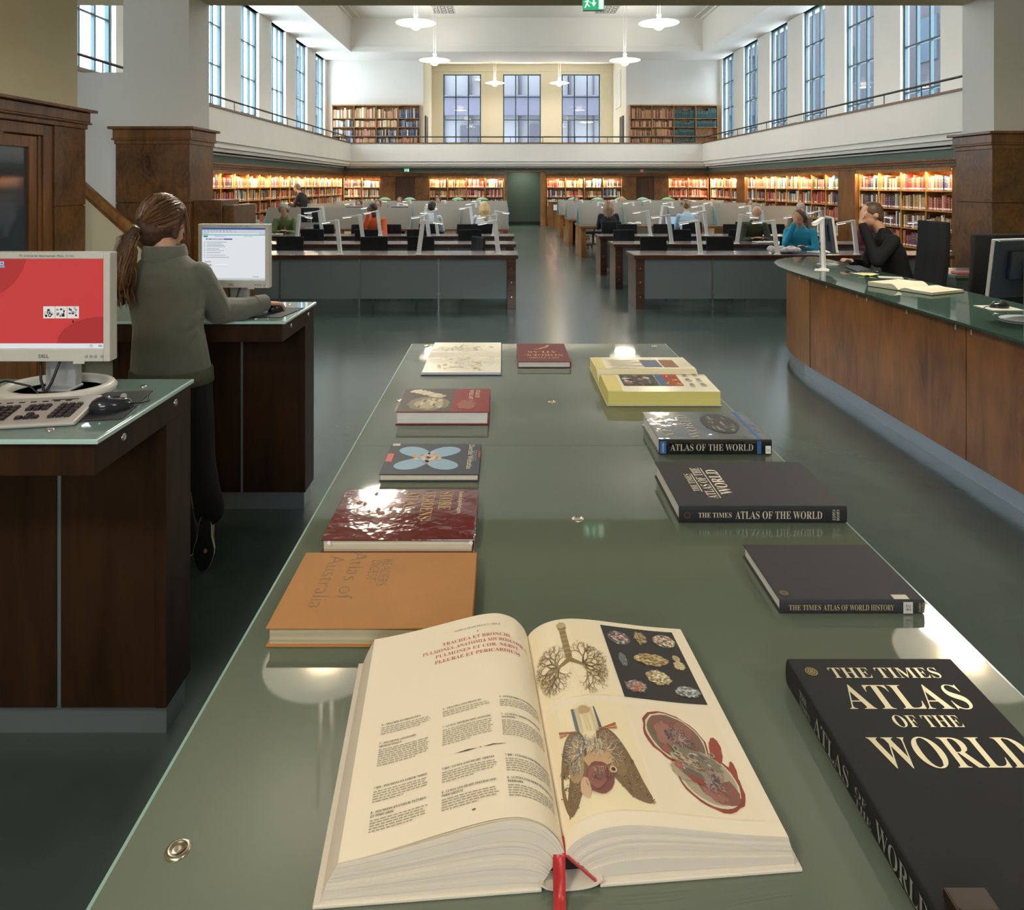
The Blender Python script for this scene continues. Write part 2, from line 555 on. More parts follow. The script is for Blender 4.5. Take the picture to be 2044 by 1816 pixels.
# back wall with alcove
AX0, AX1, AY, AZ = -3.43, 5.25, 33.7, 7.2
b = MB(); b.box(-7.95, AX0, 30, 30.4, 2.3, 8.6); b.box(AX1, 9.65, 30, 30.4, 2.3, 8.6); b.box(AX0, AX1, 30, 30.4, AZ-.15, 8.6)
struct('wall_back', b, M['white'])
WX = [(-2.9, -1.08), (-.02, 1.8), (2.8, 4.65)]
b = MB()
b.box(AX0-.3, AX0, 30.4, AY+.4, 2.3, 7.6); b.box(AX1, AX1+.3, 30.4, AY+.4, 2.3, 7.6)
xs = [AX0]+[v for w in WX for v in w]+[AX1]
for i in range(0, 8, 2): b.box(xs[i], xs[i+1], AY, AY+.4, 2.3, 7.6)
for w in WX: b.box(w[0], w[1], AY, AY+.4, 7.0, 7.6)
b.box(AX0, AX1, AY-.06, AY, 7.12, 7.18)
struct('wall_alcove', b, M['yellow'])
b = MB(); b.box(AX0-.3, AX1+.3, 30.0, AY+.4, 7.45, 7.7)
struct('ceiling_alcove', b, M['yellow'])
for w in WX: window(((w[0]+w[1])/2, AY+.12, 2.6), 0, w[1]-w[0], 4.4, 3, 4)
# main ceiling, dropped soffits over the galleries
GXL, GXR, GY = -6.1, 7.95, 28.0
b = MB(); b.box(GXL-.4, GXR+.4, 8.0, GY+.3, 8.36, 8.6)
struct('ceiling', b, M['ceil'])
b = MB()
b.box(-7.95, GXL, 8.1, 30.4, 7.0, 7.2); b.box(GXR, 9.65, 8.1, 30.4, 7.0, 7.2); b.box(GXL, GXR, GY, 30.4, 7.0, 7.2)
b.box(GXL-.2, GXL, 8.1, GY+.2, 7.2, 8.5); b.box(GXR, GXR+.2, 8.1, GY+.2, 7.2, 8.5); b.box(GXL, GXR, GY, GY+.2, 7.2, 8.5)
b.box(GXL-.1, GXR+.1, GY-.02, GY, 7.2, 7.24)
struct('ceiling_gallery_soffit', b, M['white'])
b = MB(); b.box(GXL, GXL+.08, 8.1, GY, 8.27, 8.36); b.box(GXR-.08, GXR, 8.1, GY, 8.27, 8.36); b.box(GXL+.3, GXL+.36, 8.1, GY, 8.33, 8.36); b.box(GXR-.36, GXR-.3, 8.1, GY, 8.33, 8.36)
struct('trim_9', b, M['white'])
# gallery slabs and parapets
b = MB(); b.box(-7.6, GXL-.3, 8.1, 30.2, 2.4, 2.6); b.box(GXR+.3, 9.3, 8.1, 30.2, 2.4, 2.6); b.box(GXL-.3, GXR+.3, GY+.3, AY+.2, 2.4, 2.6)
struct('floor_gallery', b, M['oakdark'])
b = MB()
for dx, z0, z1 in ((0, 2.62, 3.33), (.05, 2.5, 2.64), (.12, 2.42, 2.53), (.3, 2.36, 2.45)):
    b.box(GXL-.25-dx*.2, GXL-dx, 8.1, GY+.25, z0, z1)
    b.box(GXR+dx, GXR+.25+dx*.2, 8.1, GY+.25, z0, z1)
    b.box(GXL-.25, GXR+.25, GY+dx, GY+.25+dx*.2, z0, z1)
struct('wall_parapet', b, M['white'])
b = MB(); b.box(GXL-.28, GXL+.03, 8.1, GY+.03, 3.33, 3.37); b.box(GXR-.03, GXR+.28, 8.1, GY+.03, 3.33, 3.37); b.box(GXL-.28, GXR+.28, GY-.03, GY+.28, 3.33, 3.37)
struct('trim_10', b, M['oakdark'])
for nm, a, c_ in (('left', (GXL-.1, 8.2), (GXL-.1, GY+.1)), ('back', (GXL-.1, GY+.1), (GXR+.1, GY+.1)), ('right', (GXR+.1, GY+.1), (GXR+.1, 8.2))):
    t = thing('handrail', 'black steel handrail running along the %s gallery parapet' % nm, 'handrail', (a[0], a[1], 3.37))
    dx, dy = c_[0]-a[0], c_[1]-a[1]
    m = MB(); m.tube([(0,0,.23), (dx,dy,.23)], .024, 8)
    m.build('rail', [M['blackmetal']], t)
    n = int(max(abs(dx), abs(dy))/1.25)
    pm = MB(); pm.tube([(0,0,-.005),(0,0,.23)], .011, 6); pme = pm.mesh('post', [M['blackmetal']])
    for k in range(n+1):
        p = bpy.data.objects.new('post', pme); C.objects.link(p); p.parent = t
        p.location = (dx*k/n, dy*k/n, 0)
# green band and wood frieze under the galleries
SXL, SXR, SY = -6.55, 8.4, 28.6
b = MB()
b.box(-7.35, SXL+.08, 8.1, 30, 2.18, 2.4); b.box(SXR-.08, 9.1, 8.1, 30, 2.18, 2.4); b.box(SXL, .05, SY-.08, 30.2, 2.18, 2.4); b.box(1.75, SXR, SY-.08, 30.2, 2.18, 2.4); b.box(.05, 1.75, SY-.08, SY+.2, 2.2, 2.4)
struct('wall_frieze', b, M['greenwall'])
b = MB()
for z0, z1, p in ((2.04, 2.1, .0), (2.1, 2.15, .06), (2.15, 2.19, .12)):
    b.box(-7.3, SXL+.1+p, 8.1, SY+.1, z0, z1); b.box(SXR-.1-p, 9.1, 8.1, SY+.1, z0, z1)
    b.box(SXL, .1, SY-.1-p, 30, z0, z1); b.box(1.72, SXR, SY-.1-p, 30, z0, z1)
struct('trim_11', b, M['oakdark'])
# corridor niche at the back, with its wooden architrave
b = MB(); b.box(.02, .14, SY-.12, SY+.5, 0, 2.24); b.box(1.5, 1.72, SY-.12, SY+.3, 0, 2.24); b.box(.02, 1.72, SY-.12, SY+.3, 2.2, 2.26)
struct('trim_12', b, M['oak'], bevel=.01)
b = MB(); b.box(-.1, 2.0, 30.0, 30.2, 0, 2.4); b.box(.0, .12, SY+.3, 30, 0, 2.4); b.box(1.6, 1.75, SY+.3, 30, 0, 2.4)
struct('wall_corridor', b, M['greenwall'])
b = MB(); b.box(.12, 1.6, 29.94, 30.0, 0, .12)
struct('baseboard_corridor', b, mat('dark_skirting', '#1f2a24', .4))
area('corridor_fill', (.8, 29.35, 2.35), .8, .4, 9, (1, .95, .85))  # unseen lamp added to brighten the corridor niche
# wood wall panels with doors between the back bookcases
b = MB()
for x0, x1 in ((-5.0, -4.41), (-3.6, -3.06), (4.86, 5.41), (6.15, 6.7)): b.box(x0, x1, SY, SY+.3, 0, 2.05)
b.box(-5.0, -3.06, SY+.02, SY+.3, 2.0, 2.05); b.box(4.86, 6.7, SY+.02, SY+.3, 2.0, 2.05)
b.box(-7.3, .02, SY+.5, SY+.6, 0, 2.3); b.box(1.72, SXR+.8, SY+.5, SY+.6, 0, 2.3)
struct('wall_back_panelling', b, M['burl'])
M['door'] = wood('dark_door_veneer', '#2c1911', '#4a2d1c', (1,1,.08), 14)
for k, (x0, x1) in enumerate(((-4.41, -3.6), (5.41, 6.15))):
    t = thing('door_%d' % (k+2), None, None, ((x0+x1)/2, SY+.1, 0)); t['kind'] = 'structure'
    m = MB(); m.box(-(x1-x0)/2, (x1-x0)/2, 0, .06, 0, 2.0)
    if k: m.box(-.008, .008, -.01, 0, .05, 1.95)
    o = m.build('door_leaf', [M['door']], t); o['kind'] = 'structure'
    m = MB(); m.box(.3, .33, -.05, 0, .95, 1.08)
    o = m.build('door_handle', [M['steel']], t); o['kind'] = 'structure'
# small doors in the alcove sides
for k, x in enumerate((AX0+.0, AX1-.0)):
    t = thing('door_%d' % (k+4), None, None, (x, 31.0, 2.6)); t['kind'] = 'structure'
    m = MB(); m.box(-.05, .05, -.45, .45, 0, 2.1)
    o = m.build('door_leaf', [M['door']], t); o['kind'] = 'structure'
t = tag(MB().box(-.03, .0, -.7, .7, 0, 1.6).box(-.05, -.03, -.7, .7, -.02, .02).box(-.05, -.03, -.7, .7, 1.58, 1.62).build('wall_vent', [M['white']], None, loc=(AX1, 32.0, 5.2)), 'white wall vent panel high on the right side of the back alcove', 'vent')
# ---------------- buildings outside ----------------
M['shade'] = mat('white_glass_shade', '#fff3dc', .35, emit=1.6)
M['conc'] = mat('violet_grey_render', '#3d3d49', .8, noise=.05, nscale=2)
M['conc2'] = mat('dark_grey_brick', '#2b2b33', .85, noise=.12, nscale=4)
M['lit'] = mat('lit_room', '#55565c', .8, emit=.55)
M['outglass'] = mat('dark_outside_glass', '#3a4650', .1, spec=.7)
t = thing('building', 'violet grey building with lit window bands seen through the back alcove windows', 'building', (1, 42, 0))
m = MB()
for z0, z1 in ((-1, 3.0), (5.85, 7.0), (9.4, 14)): m.box(-14, 14.3, 0, 2, z0, z1)
m.box(-14, 14.3, .7, 2, -1, 14); m.box(-14, 14.3, -.15, .1, 6.96, 7.04)
m.build('wall', [M['conc']], t)
for z0, z1 in ((3.0, 5.85), (7.0, 9.4)):
    for x in range(-12, 10, 3):
        q = MB(); q.box(x, x+2.9, .5, .6, z0, z1); w = q.build('window', [M['lit']], t)
        q = MB(); q.box(x-.06, x+.08, .25, .45, z0, z1); q.box(x+1.4, x+1.48, .28, .42, z0, z1); q.build('mullion', [M['conc2']], w)
for x, z in ((-3.6, 4.1), (.6, 4.2), (5.2, 4.1)):
    q = MB(); q.box(x, x+1.3, .15, .45, z-1, z+1.15); bc = q.build('inner_bookcase', [M['conc2']], t)
for x, z in ((-1.5, 5.4), (2.2, 5.3), (4.0, 5.45), (-2.3, 8.0), (5.9, 8.1), (1.9, 8.2)):
    q = MB(); q.lathe([(.0, .03), (.42, 0), (0, -.06)], x, .3, 20); 
    for i_ in range(len(q.v)): q.v[i_] = (q.v[i_][0], q.v[i_][1], q.v[i_][2]+z)
    q.build('inner_lamp', [M['shade']], t)
t = thing('building', 'dark grey brick building close outside the right gallery windows', 'building', (15.5, 22, 0))
m = MB(); m.box(0, 3, 8, 60, -1, 10.2); m.box(0, 3, -2, 8, -1, 8.6); m.box(.6, 3, -14, -2, -1, 5.2)
m.build('wall', [M['conc2']], t)
for y in (9, 11.2, 13.4, 3, 5.4):
    for z in (3.6, 6.2):
        q = MB(); q.box(-.06, .02, y, y+1.1, z, z+1.6); q.build('window', [M['outglass']], t)
q = MB()
for k in range(40):
    y = -13.6+k*.4
    q.box(.9, .94, y, y+.05, 5.2, 7.2+k*.035)
q.add([(.88,-13.8,7.2),(.98,-13.8,7.2),(.98,2.4,8.65),(.88,2.4,8.65),(.88,-13.8,7.3),(.98,-13.8,7.3),(.98,2.4,8.75),(.88,2.4,8.75)],[(3,2,1,0),(4,5,6,7),(0,1,5,4),(1,2,6,5),(2,3,7,6),(3,0,4,7)])
q.build('stair_railing', [M['conc2']], t)
q = MB(); q.box(.5, .58, -8, -4, 3.2, 3.5); q.box(.5, .58, -2.5, -.6, 2.9, 3.3); q.build('lit_window', [M['lit']], t)

# ---------------- pendants ----------------
M['cordm'] = mat('white_cord', '#efece4', .5)
def pendant(r, ztop, label, energy, group, z):
    t = thing('pendant_lamp', label, 'lamp', (0, 0, 0), 0, group)
    m = MB(); m.lathe([(.05, .13), (.09*r/.5, .10), (.16*r/.5, .065), (r*.8, .02), (r, .0), (r*.985, -.012), (r*.75, -.002), (.1, .01)], n=40)
    m.build('shade', [M['shade']], t)
    m = MB(); m.lathe([(.02, .02), (.11*r/.5, -.0), (.16*r/.5, -.04), (.12*r/.5, -.12*r/.5), (.06*r/.5, -.17*r/.5), (0.0, -.18*r/.5)], n=24)
    m.build('glass_bowl', [M['lampglow']], t)
    m = MB(); m.lathe([(.07, .24), (.06, .2), (.05, .13)], n=16)
    m.build('collar', [M['whitemetal']], t)
    for dx in (-.06, .06):
        m = MB(); m.tube([(dx*.5, 0, .22), (dx, 0, ztop-z)], .011, 6); m.build('cord', [M['cordm']], t)
    area('lamp_light', (0, 0, -.2), r*1.3, r, energy, (1, .89, .74), (0, 0, 0), t, 'DISK')
    area('lamp_light', (0, 0, .16), r*1.2, r, energy*.5, (1, .89, .74), (PI, 0, 0), t, 'DISK')
    return t
p = pendant(.57, 8.36, 'left pendant lamp with white disc shade, nearest pair in the hall', LAMP_E, 'hall pendant lamps', 6.3)
proto = p
spots = [(-2.5, 20, 'left large disc pendant lamp of the nearer hall pair'), (4.43, 20, 'right large disc pendant lamp of the nearer hall pair'),
         (-2.55, 26, 'left disc pendant lamp of the farther hall pair'), (4.5, 26, 'right disc pendant lamp of the farther hall pair'),
         (-2.5, 14, 'left hall pendant lamp above the first desks, nearer the portal'), (4.43, 14, 'right hall pendant lamp above the first desks, nearer the portal')]
for i, (x, y, lb) in enumerate(spots):
    o = p if i == 0 else copy_tree(p)
    o.location = (x, y, 6.3); o['label'] = lb
p = pendant(.44, 7.45, 'left smaller disc pendant lamp inside the back alcove', LAMP_E*.75, 'alcove pendant lamps', 6.27)
p.location = (-.39, 31.6, 6.27)
o = copy_tree(p); o.location = (2.52, 31.6, 6.27); o['label'] = 'right smaller disc pendant lamp inside the back alcove'
p = pendant(.41, 4.1, 'left lobby pendant lamp mirrored in the glass table top', LOBBY_E, 'lobby pendant lamps', 3.11)
p.location = (-1.2, 4.75, 3.11)
for x, y, lb in ((3.1, 4.75, 'right lobby pendant lamp mirrored in the glass table top'), (-1.2, -.6, 'left lobby pendant lamp behind the viewer'), (3.1, -.6, 'right lobby pendant lamp behind the viewer')):
    o = copy_tree(p); o.location = (x, y, 3.11); o['label'] = lb
# ---------------- the glass display table ----------------
ZT = .8
M['glasstop'] = mat('grey_green_back_frosted_glass', '#666f60', .035, spec=.6)
M['glassedge'] = mat('glass_edge', '#8fb0a4', .15)
M['tablewood'] = wood('dark_table_frame', '#21160e', '#3d2818', (.1,1,1), 14)
t = thing('display_table', 'long display table with grey green frosted glass top carrying atlases', 'table', (.2, 2.1, 0))
def glass_slab(name, x0, x1, y0, y1, z0, z1, parent, mt=None, s0=.006, s1=.006):
    m = MB()
    m.box(x0+.006, x1-.006, y0+s0, y1-s1, z0, z1-.0)
    m.box(x0, x1, y0, y1, z0+.001, z1-.0015, 1)
    return m.build(name, [mt or M['glasstop'], M['glassedge']], parent, .0015)
glass_slab('glass_pane', -.72, .718, -1.9, .3177, ZT-.014, ZT, t, None, .006, -.0001)
glass_slab('glass_pane', -.72, .718, .3183, 1.87, ZT-.014, ZT, t, None, -.0001)
m = MB(); m.box(-.6, .6, -1.8, 1.75, ZT-.12, ZT-.0142); m.build('apron', [M['tablewood']], t, .004)
for x in (-.52, .52):
    for y in (-1.7, 0, 1.65):
        m = MB(); m.box(x-.05, x+.05, y-.05, y+.05, 0, ZT-.12); m.build('leg', [M['tablewood']], t, .004)
bm = MB(); bm.lathe([(.0165, 0), (.0165, .0012), (.0145, .0030), (.0105, .0034), (.010, .0024), (.004, .0026), (0, .0027)], n=28)
bme = bm.mesh('fixing_button', [mat('nickel_button', '#cfc6b0', .22, metal=1)])
for x, y in ((-.44, .948), (.84, .948), (.2, 1.886), (-.43, 2.92), (.2, 2.9), (.84, 2.9), (-.43, 3.91), (.84, 3.9)):
    o = bpy.data.objects.new('fixing_button', bme); C.objects.link(o); o.parent = t; o.location = (x-.2, y-2.1, ZT)

# ---------------- closed books on the table ----------------
M['paper'] = mat('page_edges', '#d9d0b8', .8, noise=.05, nscale=40)
def page_mat(name, col, sc_=900, k=.25):
    m = mat(name, col, .8)
    nt = m.node_tree; p = nt.nodes['Principled BSDF']
    tc = nt.nodes.new('ShaderNodeTexCoord'); mp = nt.nodes.new('ShaderNodeMapping')
    mp.inputs['Scale'].default_value = (1.5, 1.5, sc_)
    n = nt.nodes.new('ShaderNodeTexNoise'); n.inputs['Scale'].default_value = 1; n.inputs['Detail'].default_value = 2
    nt.links.new(tc.outputs['Object'], mp.inputs['Vector']); nt.links.new(mp.outputs['Vector'], n.inputs['Vector'])
    cr = nt.nodes.new('ShaderNodeValToRGB')
    c = H(col); cr.color_ramp.elements[0].position = .35; cr.color_ramp.elements[1].position = .6
    cr.color_ramp.elements[0].color = tuple(v*(1-k) for v in c[:3])+(1,); cr.color_ramp.elements[1].color = c
    nt.links.new(n.outputs['Fac'], cr.inputs['Fac']); nt.links.new(cr.outputs['Color'], p.inputs['Base Color'])
    return m
M['pages'] = page_mat('cream_page_edges', '#e6ddc4')
M['pagesw'] = page_mat('white_page_edges', '#eeeeea')
M['pagesg'] = page_mat('greyed_page_edges', '#bfb496', 700, .35)
def lin(h): return H(h)
def cover_mat(name, col, rough=.55, spec=.4, bump=.15, bs=700, coat=0):
    return mat(name, col, rough, spec=spec, bump=bump, bscale=bs, coat=coat, noise=.04, nscale=12)

def closed_book(name, label, group, ox, oy, rz, W, Hh, T, cmat, pmat, over=.004, spine_round=0., z=ZT):
    """local x: spine at 0 to fore edge W; y: foot 0 to head Hh (as one would read it)"""
    t = thing(name, label, 'book', (ox, oy, z+.001), rz, group)
    b_ = .0032
    m = MB()
    m.box(.004, W, 0, Hh, 0, b_); m.box(.004, W, 0, Hh, T-b_, T)
    n = 7
    prof = []
    for i in range(n+1):
        a = PI*i/n
        prof.append((.004-.004*math.sin(a)-spine_round*math.sin(a), T*.5-T*.5*math.cos(a)))
    poly = [(p[0], p[1]) for p in prof]+[(.0065, T), (.0065, 0)]
    vs = [(x, 0, zz) for x, zz in poly]+[(x, Hh, zz) for x, zz in poly]
    k = len(poly)
    m.add(vs, [tuple(range(k)), tuple(range(2*k-1, k-1, -1))]+[(i, k+i, k+(i+1)%k, (i+1)%k) for i in range(k)], 0)
    cov = m.build('cover', [cmat], t, .0012)
    m = MB(); m.box(.007, W-over, over, Hh-over, b_, T-b_)
    m.build('page_block', [pmat], t)
    t['_cov'] = cov.name
    return t, cov
def on_top(T, k=.0005): return lambda x, y: (x, y, T+k)
def turned(fn, x0, y0):           # lettering running along the cover's height is not needed: books are read upright
    return lambda x, y: fn(x0+x, y0+y)
def spine_fn(T, y0, k=.0046, r=0):    # text from head to foot; x along -y, y up
    return lambda x, y: (-k+.0041-r*0-.0006, y0-x, y)
def spine_text(mb, s, T, y0, size, width=None, style='serif', c=None, off=0., r=.0):
    mid = T/2
    mb.text(s, lambda x, y: (-.0006-r*math.sin(PI*min(max((mid+y-size/2)/T, 0), 1)), y0-x, mid+y-size/2), size, 0, 0, width, style, 'l', off, 0, c)
INK = [M['ink']]
def printed(m, mats, cov):
    for nm, test in (('cover_lettering', lambda f: min(m.v[i][0] for i in f) > -.0003), ('spine_lettering', lambda f: min(m.v[i][0] for i in f) <= -.0003)):
        q = MB()
        for f, c in zip(m.f, m.col):
            if test(f): q.add([m.v[i] for i in f], [tuple(range(len(f)))], 0, c)
        if q.f: q.build(nm, mats, cov)
GOLD = mat('gold_foil_lettering', '#d8cdb0', .35, metal=.35, attr=True)
def rect(mb, fn, x0, y0, x1, y1, c): mb.quad(fn(x0, y0), fn(x1, y0), fn(x1, y1), fn(x0, y1), 0, c)
def blob(fn, cx, cy, rx, ry, n=20, rough=.0, rnd=R, rot=0.):
    pts = []
    for i in range(n):
        a = 2*PI*i/n; k = 1+rnd.uniform(-rough, rough)
        x, y = rx*k*math.cos(a), ry*k*math.sin(a)
        pts.append(fn(cx+x*math.cos(rot)-y*math.sin(rot), cy+x*math.sin(rot)+y*math.cos(rot)))
    return pts
def fan(mb, pts, c, m=0):
    n = len(pts); cx = sum((Vector(p) for p in pts), Vector())/n
    mb.add([cx]+list(pts), [(0, i+1, (i+1)%n+1) for i in range(n)], m, c)

GB = 'closed atlases on the glass table'
# F: tan atlas
T = .038
t, cov = closed_book('atlas', 'closed tan book with outlined lettering about Australia, nearest on the table left', GB, -.462, 1.645, -PI/2, .283, .40, T, cover_mat('tan_buckram', '#b0793d', .62), M['pagesg'], .006)
m = MB(); fn = on_top(T); c = lin('#6f5c34')
for s, x, y, sz, w in (('READERS', .035, .188, .022, .105), ('DIGEST', .04, .162, .022, .080), ('Atlas of', .004, .112, .036, .185), ('Australia', .02, .062, .036, .20)):
    m.text(s, fn, sz, x, y, w, 'sans', 'l', -.022, 0, c)
printed(m, INK, cov)
# E: maroon atlas with shiny jacket
T = .034
mj = mat('glossy_maroon_jacket', '#6d2426', .07, spec=.6, noise=.15, nscale=9, bump=.25, bscale=14, coat=.6)
t, cov = closed_book('atlas', 'closed maroon atlas in a glossy torn jacket with gold STORE VERDENS title', GB, -.445, 1.995, -PI/2, .287, .373, T, mj, M['pages'], .006)
m = MB(); fn = on_top(T); c = lin('#c5a566')
for s, x, y, sz, w in (('Kunnskapsforlagets', .02, .322, .013, .13),):
    m.text(s, fn, sz, x, y, w, 'serif', 'l', -.02, 0, lin('#e8d9b8'))
for s, x, y, w in (('STORE', .02, .270, .11), ('VERDENS-', .02, .223, .175), ('ATLAS', .02, .176, .105)):
    m.text(s, fn, .034, x, y, w, 'serif', 'l', -.014, 0, c)
for k in range(12):
    fan(m, blob(on_top(T, .0006+.00001*k), R.uniform(.03, .26), R.uniform(.05, .16), R.uniform(.004, .014), R.uniform(.004, .012), 9, .4), lin(R.choice(['#7d4a34', '#7d5a45', '#6f5a3a', '#8a4a3a'])))
printed(m, INK, cov)
m = MB()
for x, y in ((.2865, .02), (.2865, .365)): 
    m.poly([(x, y, T-.001), (x+.002, y+.006, T-.006), (x+.001, y+.003, T-.014), (x+.0015, y-.006, T-.008)])
m.poly([(.03, -.0005, T*.2), (.22, -.0005, T*.4), (.2, -.0012, T*.9), (.06, -.0012, T*.8)])
m.build('torn_edge', [M['whitemetal']], cov)
# D: slate atlas with map butterfly
T = .022
t, cov = closed_book('atlas', 'closed slate grey atlas with a blue butterfly-shaped world map on the cover', GB, -.377, 2.375, -PI/2, .252, .302, T, cover_mat('slate_cover', '#3f4450', .5, .3), M['pages'])
m = MB(); fn = on_top(T); fn2 = on_top(T, .0008); fn3 = on_top(T, .0011)
for sx, sy in ((-1, -1), (-1, 1), (1, -1), (1, 1)):
    pts = []
    for i in range(24):
        a = 2*PI*i/24
        x = .056+.056*math.cos(a); y = .033*math.sin(a)*(1+.25*math.cos(a))
        ang = math.radians(38)
        pts.append(fn(.125+sx*(x*math.cos(ang)-y*math.sin(ang))*1.0, .135+sy*(x*math.sin(ang)+y*math.cos(ang))*1.25))
    fan(m, pts, lin('#8fb3cc'))
for k in range(60):
    a = R.uniform(0, 2*PI); r_ = R.uniform(.012, .05)
    fan(m, blob(on_top(T, .0007+.000005*k), .125+r_*math.cos(a)*.8, .135+r_*math.sin(a), R.uniform(.003, .009), R.uniform(.003, .009), 8, .35), lin(R.choice(['#d8b13f', '#c8573f', '#d98a6a', '#e0c870', '#7fa6c4', '#b3c9d6'])))
for r_ in (.012, .017, .022):
    for i in range(24):
        a0, a1 = 2*PI*i/24, 2*PI*(i+1)/24
        m.add([fn3(.125+r_*math.cos(a0), .135+r_*math.sin(a0)), fn3(.125+(r_+.0015)*math.cos(a0), .135+(r_+.0015)*math.sin(a0)), fn3(.125+(r_+.0015)*math.cos(a1), .135+(r_+.0015)*math.sin(a1)), fn3(.125+r_*math.cos(a1), .135+r_*math.sin(a1))], [(0,1,2,3)], 0, lin('#e8eef2'))
m.text('Diercke Weltatlas', fn, .018, .012, .262, .2, 'sans', 'l', 0, 0, lin('#e6e2c8'))
rect(m, fn, .07, .296, .12, .302, lin('#c23b36')); rect(m, fn, .09, .002, .155, .022, lin('#d8685c')); rect(m, fn, .003, .005, .022, .03, lin('#d9d4c4'))
for k in range(3): rect(m, fn, .06+.0*k, .287-.006*k, .15, .2885-.006*k, lin('#9aa0aa'))
m.build('cover_print', INK, cov)
# C: atlas with grey sculpture picture and red panel
T = .048
t, cov = closed_book('atlas', 'closed thick atlas with a grey sculpture picture and a red title panel', GB, -.405, 2.925, -PI/2, .30, .35, T, cover_mat('red_jacket', '#8e2a2b', .45, .3, .02, 30), M['pagesw'], .006)
m = MB(); fn = on_top(T); fn2 = on_top(T, .0008); fn3 = on_top(T, .0011)
rect(m, fn, 0.003, .003, .297, .205, lin('#565049'))
fan(m, blob(fn2, .2, .115, .085, .082, 26, .06), lin('#8c8168')); fan(m, blob(fn3, .205, .118, .062, .055, 22, .1), lin('#b9ac8c'))
for k in range(16):
    a = R.uniform(0, 6.28); fan(m, blob(on_top(T, .0013+.00005*k), .2+R.uniform(-.05,.05), .118+R.uniform(-.045,.045), R.uniform(.006,.018), R.uniform(.004,.012), 10, .3), lin(R.choice(['#8f8468', '#cfc4a4', '#736a55', '#d8cfb4'])))
for k in range(7): fan(m, blob(on_top(T, .0012+.00005*k), .04+.012*k, .055+.017*k+R.uniform(-.008, .008), .016, .028, 14, .2, R, .6), lin(R.choice(['#cfc6ae', '#e0d8c2', '#b7ae96'])))
m.text('ATLAS OF', fn, .017, .022, .292, .1, 'sans', 'l', 0, 0, lin('#ecd9c8')); m.text('WORLD ART', fn, .017, .022, .266, .125, 'sans', 'l', 0, 0, lin('#ecd9c8'))
fan(m, blob(fn2, .215, .262, .055, .035, 20, .18), lin('#a05c4a'))
m.build('cover_print', INK, cov)
# B: small maroon atlas, upside down to us
T = .03
t, cov = closed_book('atlas', 'small closed maroon atlas with upside down gold title at the far table end', GB, .333, 3.83, PI, .262, .39, T, cover_mat('maroon_cloth', '#6e2626', .5), M['pagesw'])
m = MB(); fn = on_top(T); c = lin('#c9a684')
m.text('DET STORE', fn, .024, .131, .30, .15, 'serif', 'c', -.014, 0, c); m.text('NORGES-', fn, .042, .128, .238, .20, 'serif', 'c', -.014, 0, c); m.text('ATLAS', fn, .042, .131, .172, .15, 'serif', 'c', -.014, 0, c)
pts = [(.09, .04), (.10, .06), (.105, .08), (.13, .105), (.145, .125), (.17, .13)]
for i in range(5):
    (x0, y0), (x1, y1) = pts[i], pts[i+1]
    m.quad(fn(x0-.008, y0), fn(x0+.008, y0-.002), fn(x1+.006, y1-.004), fn(x1-.006, y1+.004), 0, c)
printed(m, INK, cov)

# right-hand column, spines towards us
M['blackcloth'] = cover_mat('black_book_cloth', '#26262a', .55, .35, .12, 900)
def gold(mb, name, par): printed(mb, [GOLD], par)
# H: black jacket in plastic
T = .05
mp_ = mat('clear_wrapped_black_jacket', '#141517', .04, spec=.6, bump=.3, bscale=11, coat=1)
t, cov = closed_book('atlas', 'closed black atlas in shiny plastic wrapping with blue bands, below the yellow edged book', GB, .893, 2.332, PI/2, .285, .376, T, mp_, M['pagesw'], .005)
m = MB(); fn = on_top(T); fn2 = on_top(T, .0008)
m.text('ATLAS', fn, .038, .02, .315, .2, 'serif', 'l', -.014, 0, lin('#b9b09a')); m.text('WORLD', fn, .036, .02, .225, .23, 'serif', 'l', -.014, 0, lin('#b9b09a'))
rect(m, fn, .004, .03, .28, .042, lin('#3a6aa8'))
fan(m, blob(fn2, .16, .125, .10, .062, 28, .04), lin('#3c3f42')); 
for k in range(20): fan(m, blob(on_top(T, .0010+.00003*k), .16+R.uniform(-.07,.07), .125+R.uniform(-.04,.04), R.uniform(.006,.03), R.uniform(.003,.008), 10, .4), lin(R.choice(['#8a8c88', '#6b6a5c', '#a39c88', '#4a4e50'])))
spine_text(m, 'ATLAS OF THE WORLD', T, .338, .022, .275, 'serif', lin('#b9b6ac'), -.02)
for y0, y1, c in ((.352, .374, '#2f5f9f'), (.036, .05, '#2f5f9f')): m.quad((-.0005, y1, .004), (-.0005, y0, .004), (-.0005, y0, T-.004), (-.0005, y1, T-.004), 0, lin(c))
m.quad((-.0006, .022, .004), (-.0006, .004, .004), (-.0006, .004, T*.6), (-.0006, .022, T*.6), 0, lin('#e8e6de'))
m.text('13', lambda x, y: (-.001, .017-x, .012+y), .007, 0, 0, None, 'sans', 'l', 0, 0, lin('#222222'))
m.text('OXFORD', lambda x, y: (-.001, .366-y, .008+x), .007, 0, 0, .032, 'serif', 'l', 0, 0, lin('#c8d4e4'))
printed(m, INK, cov)
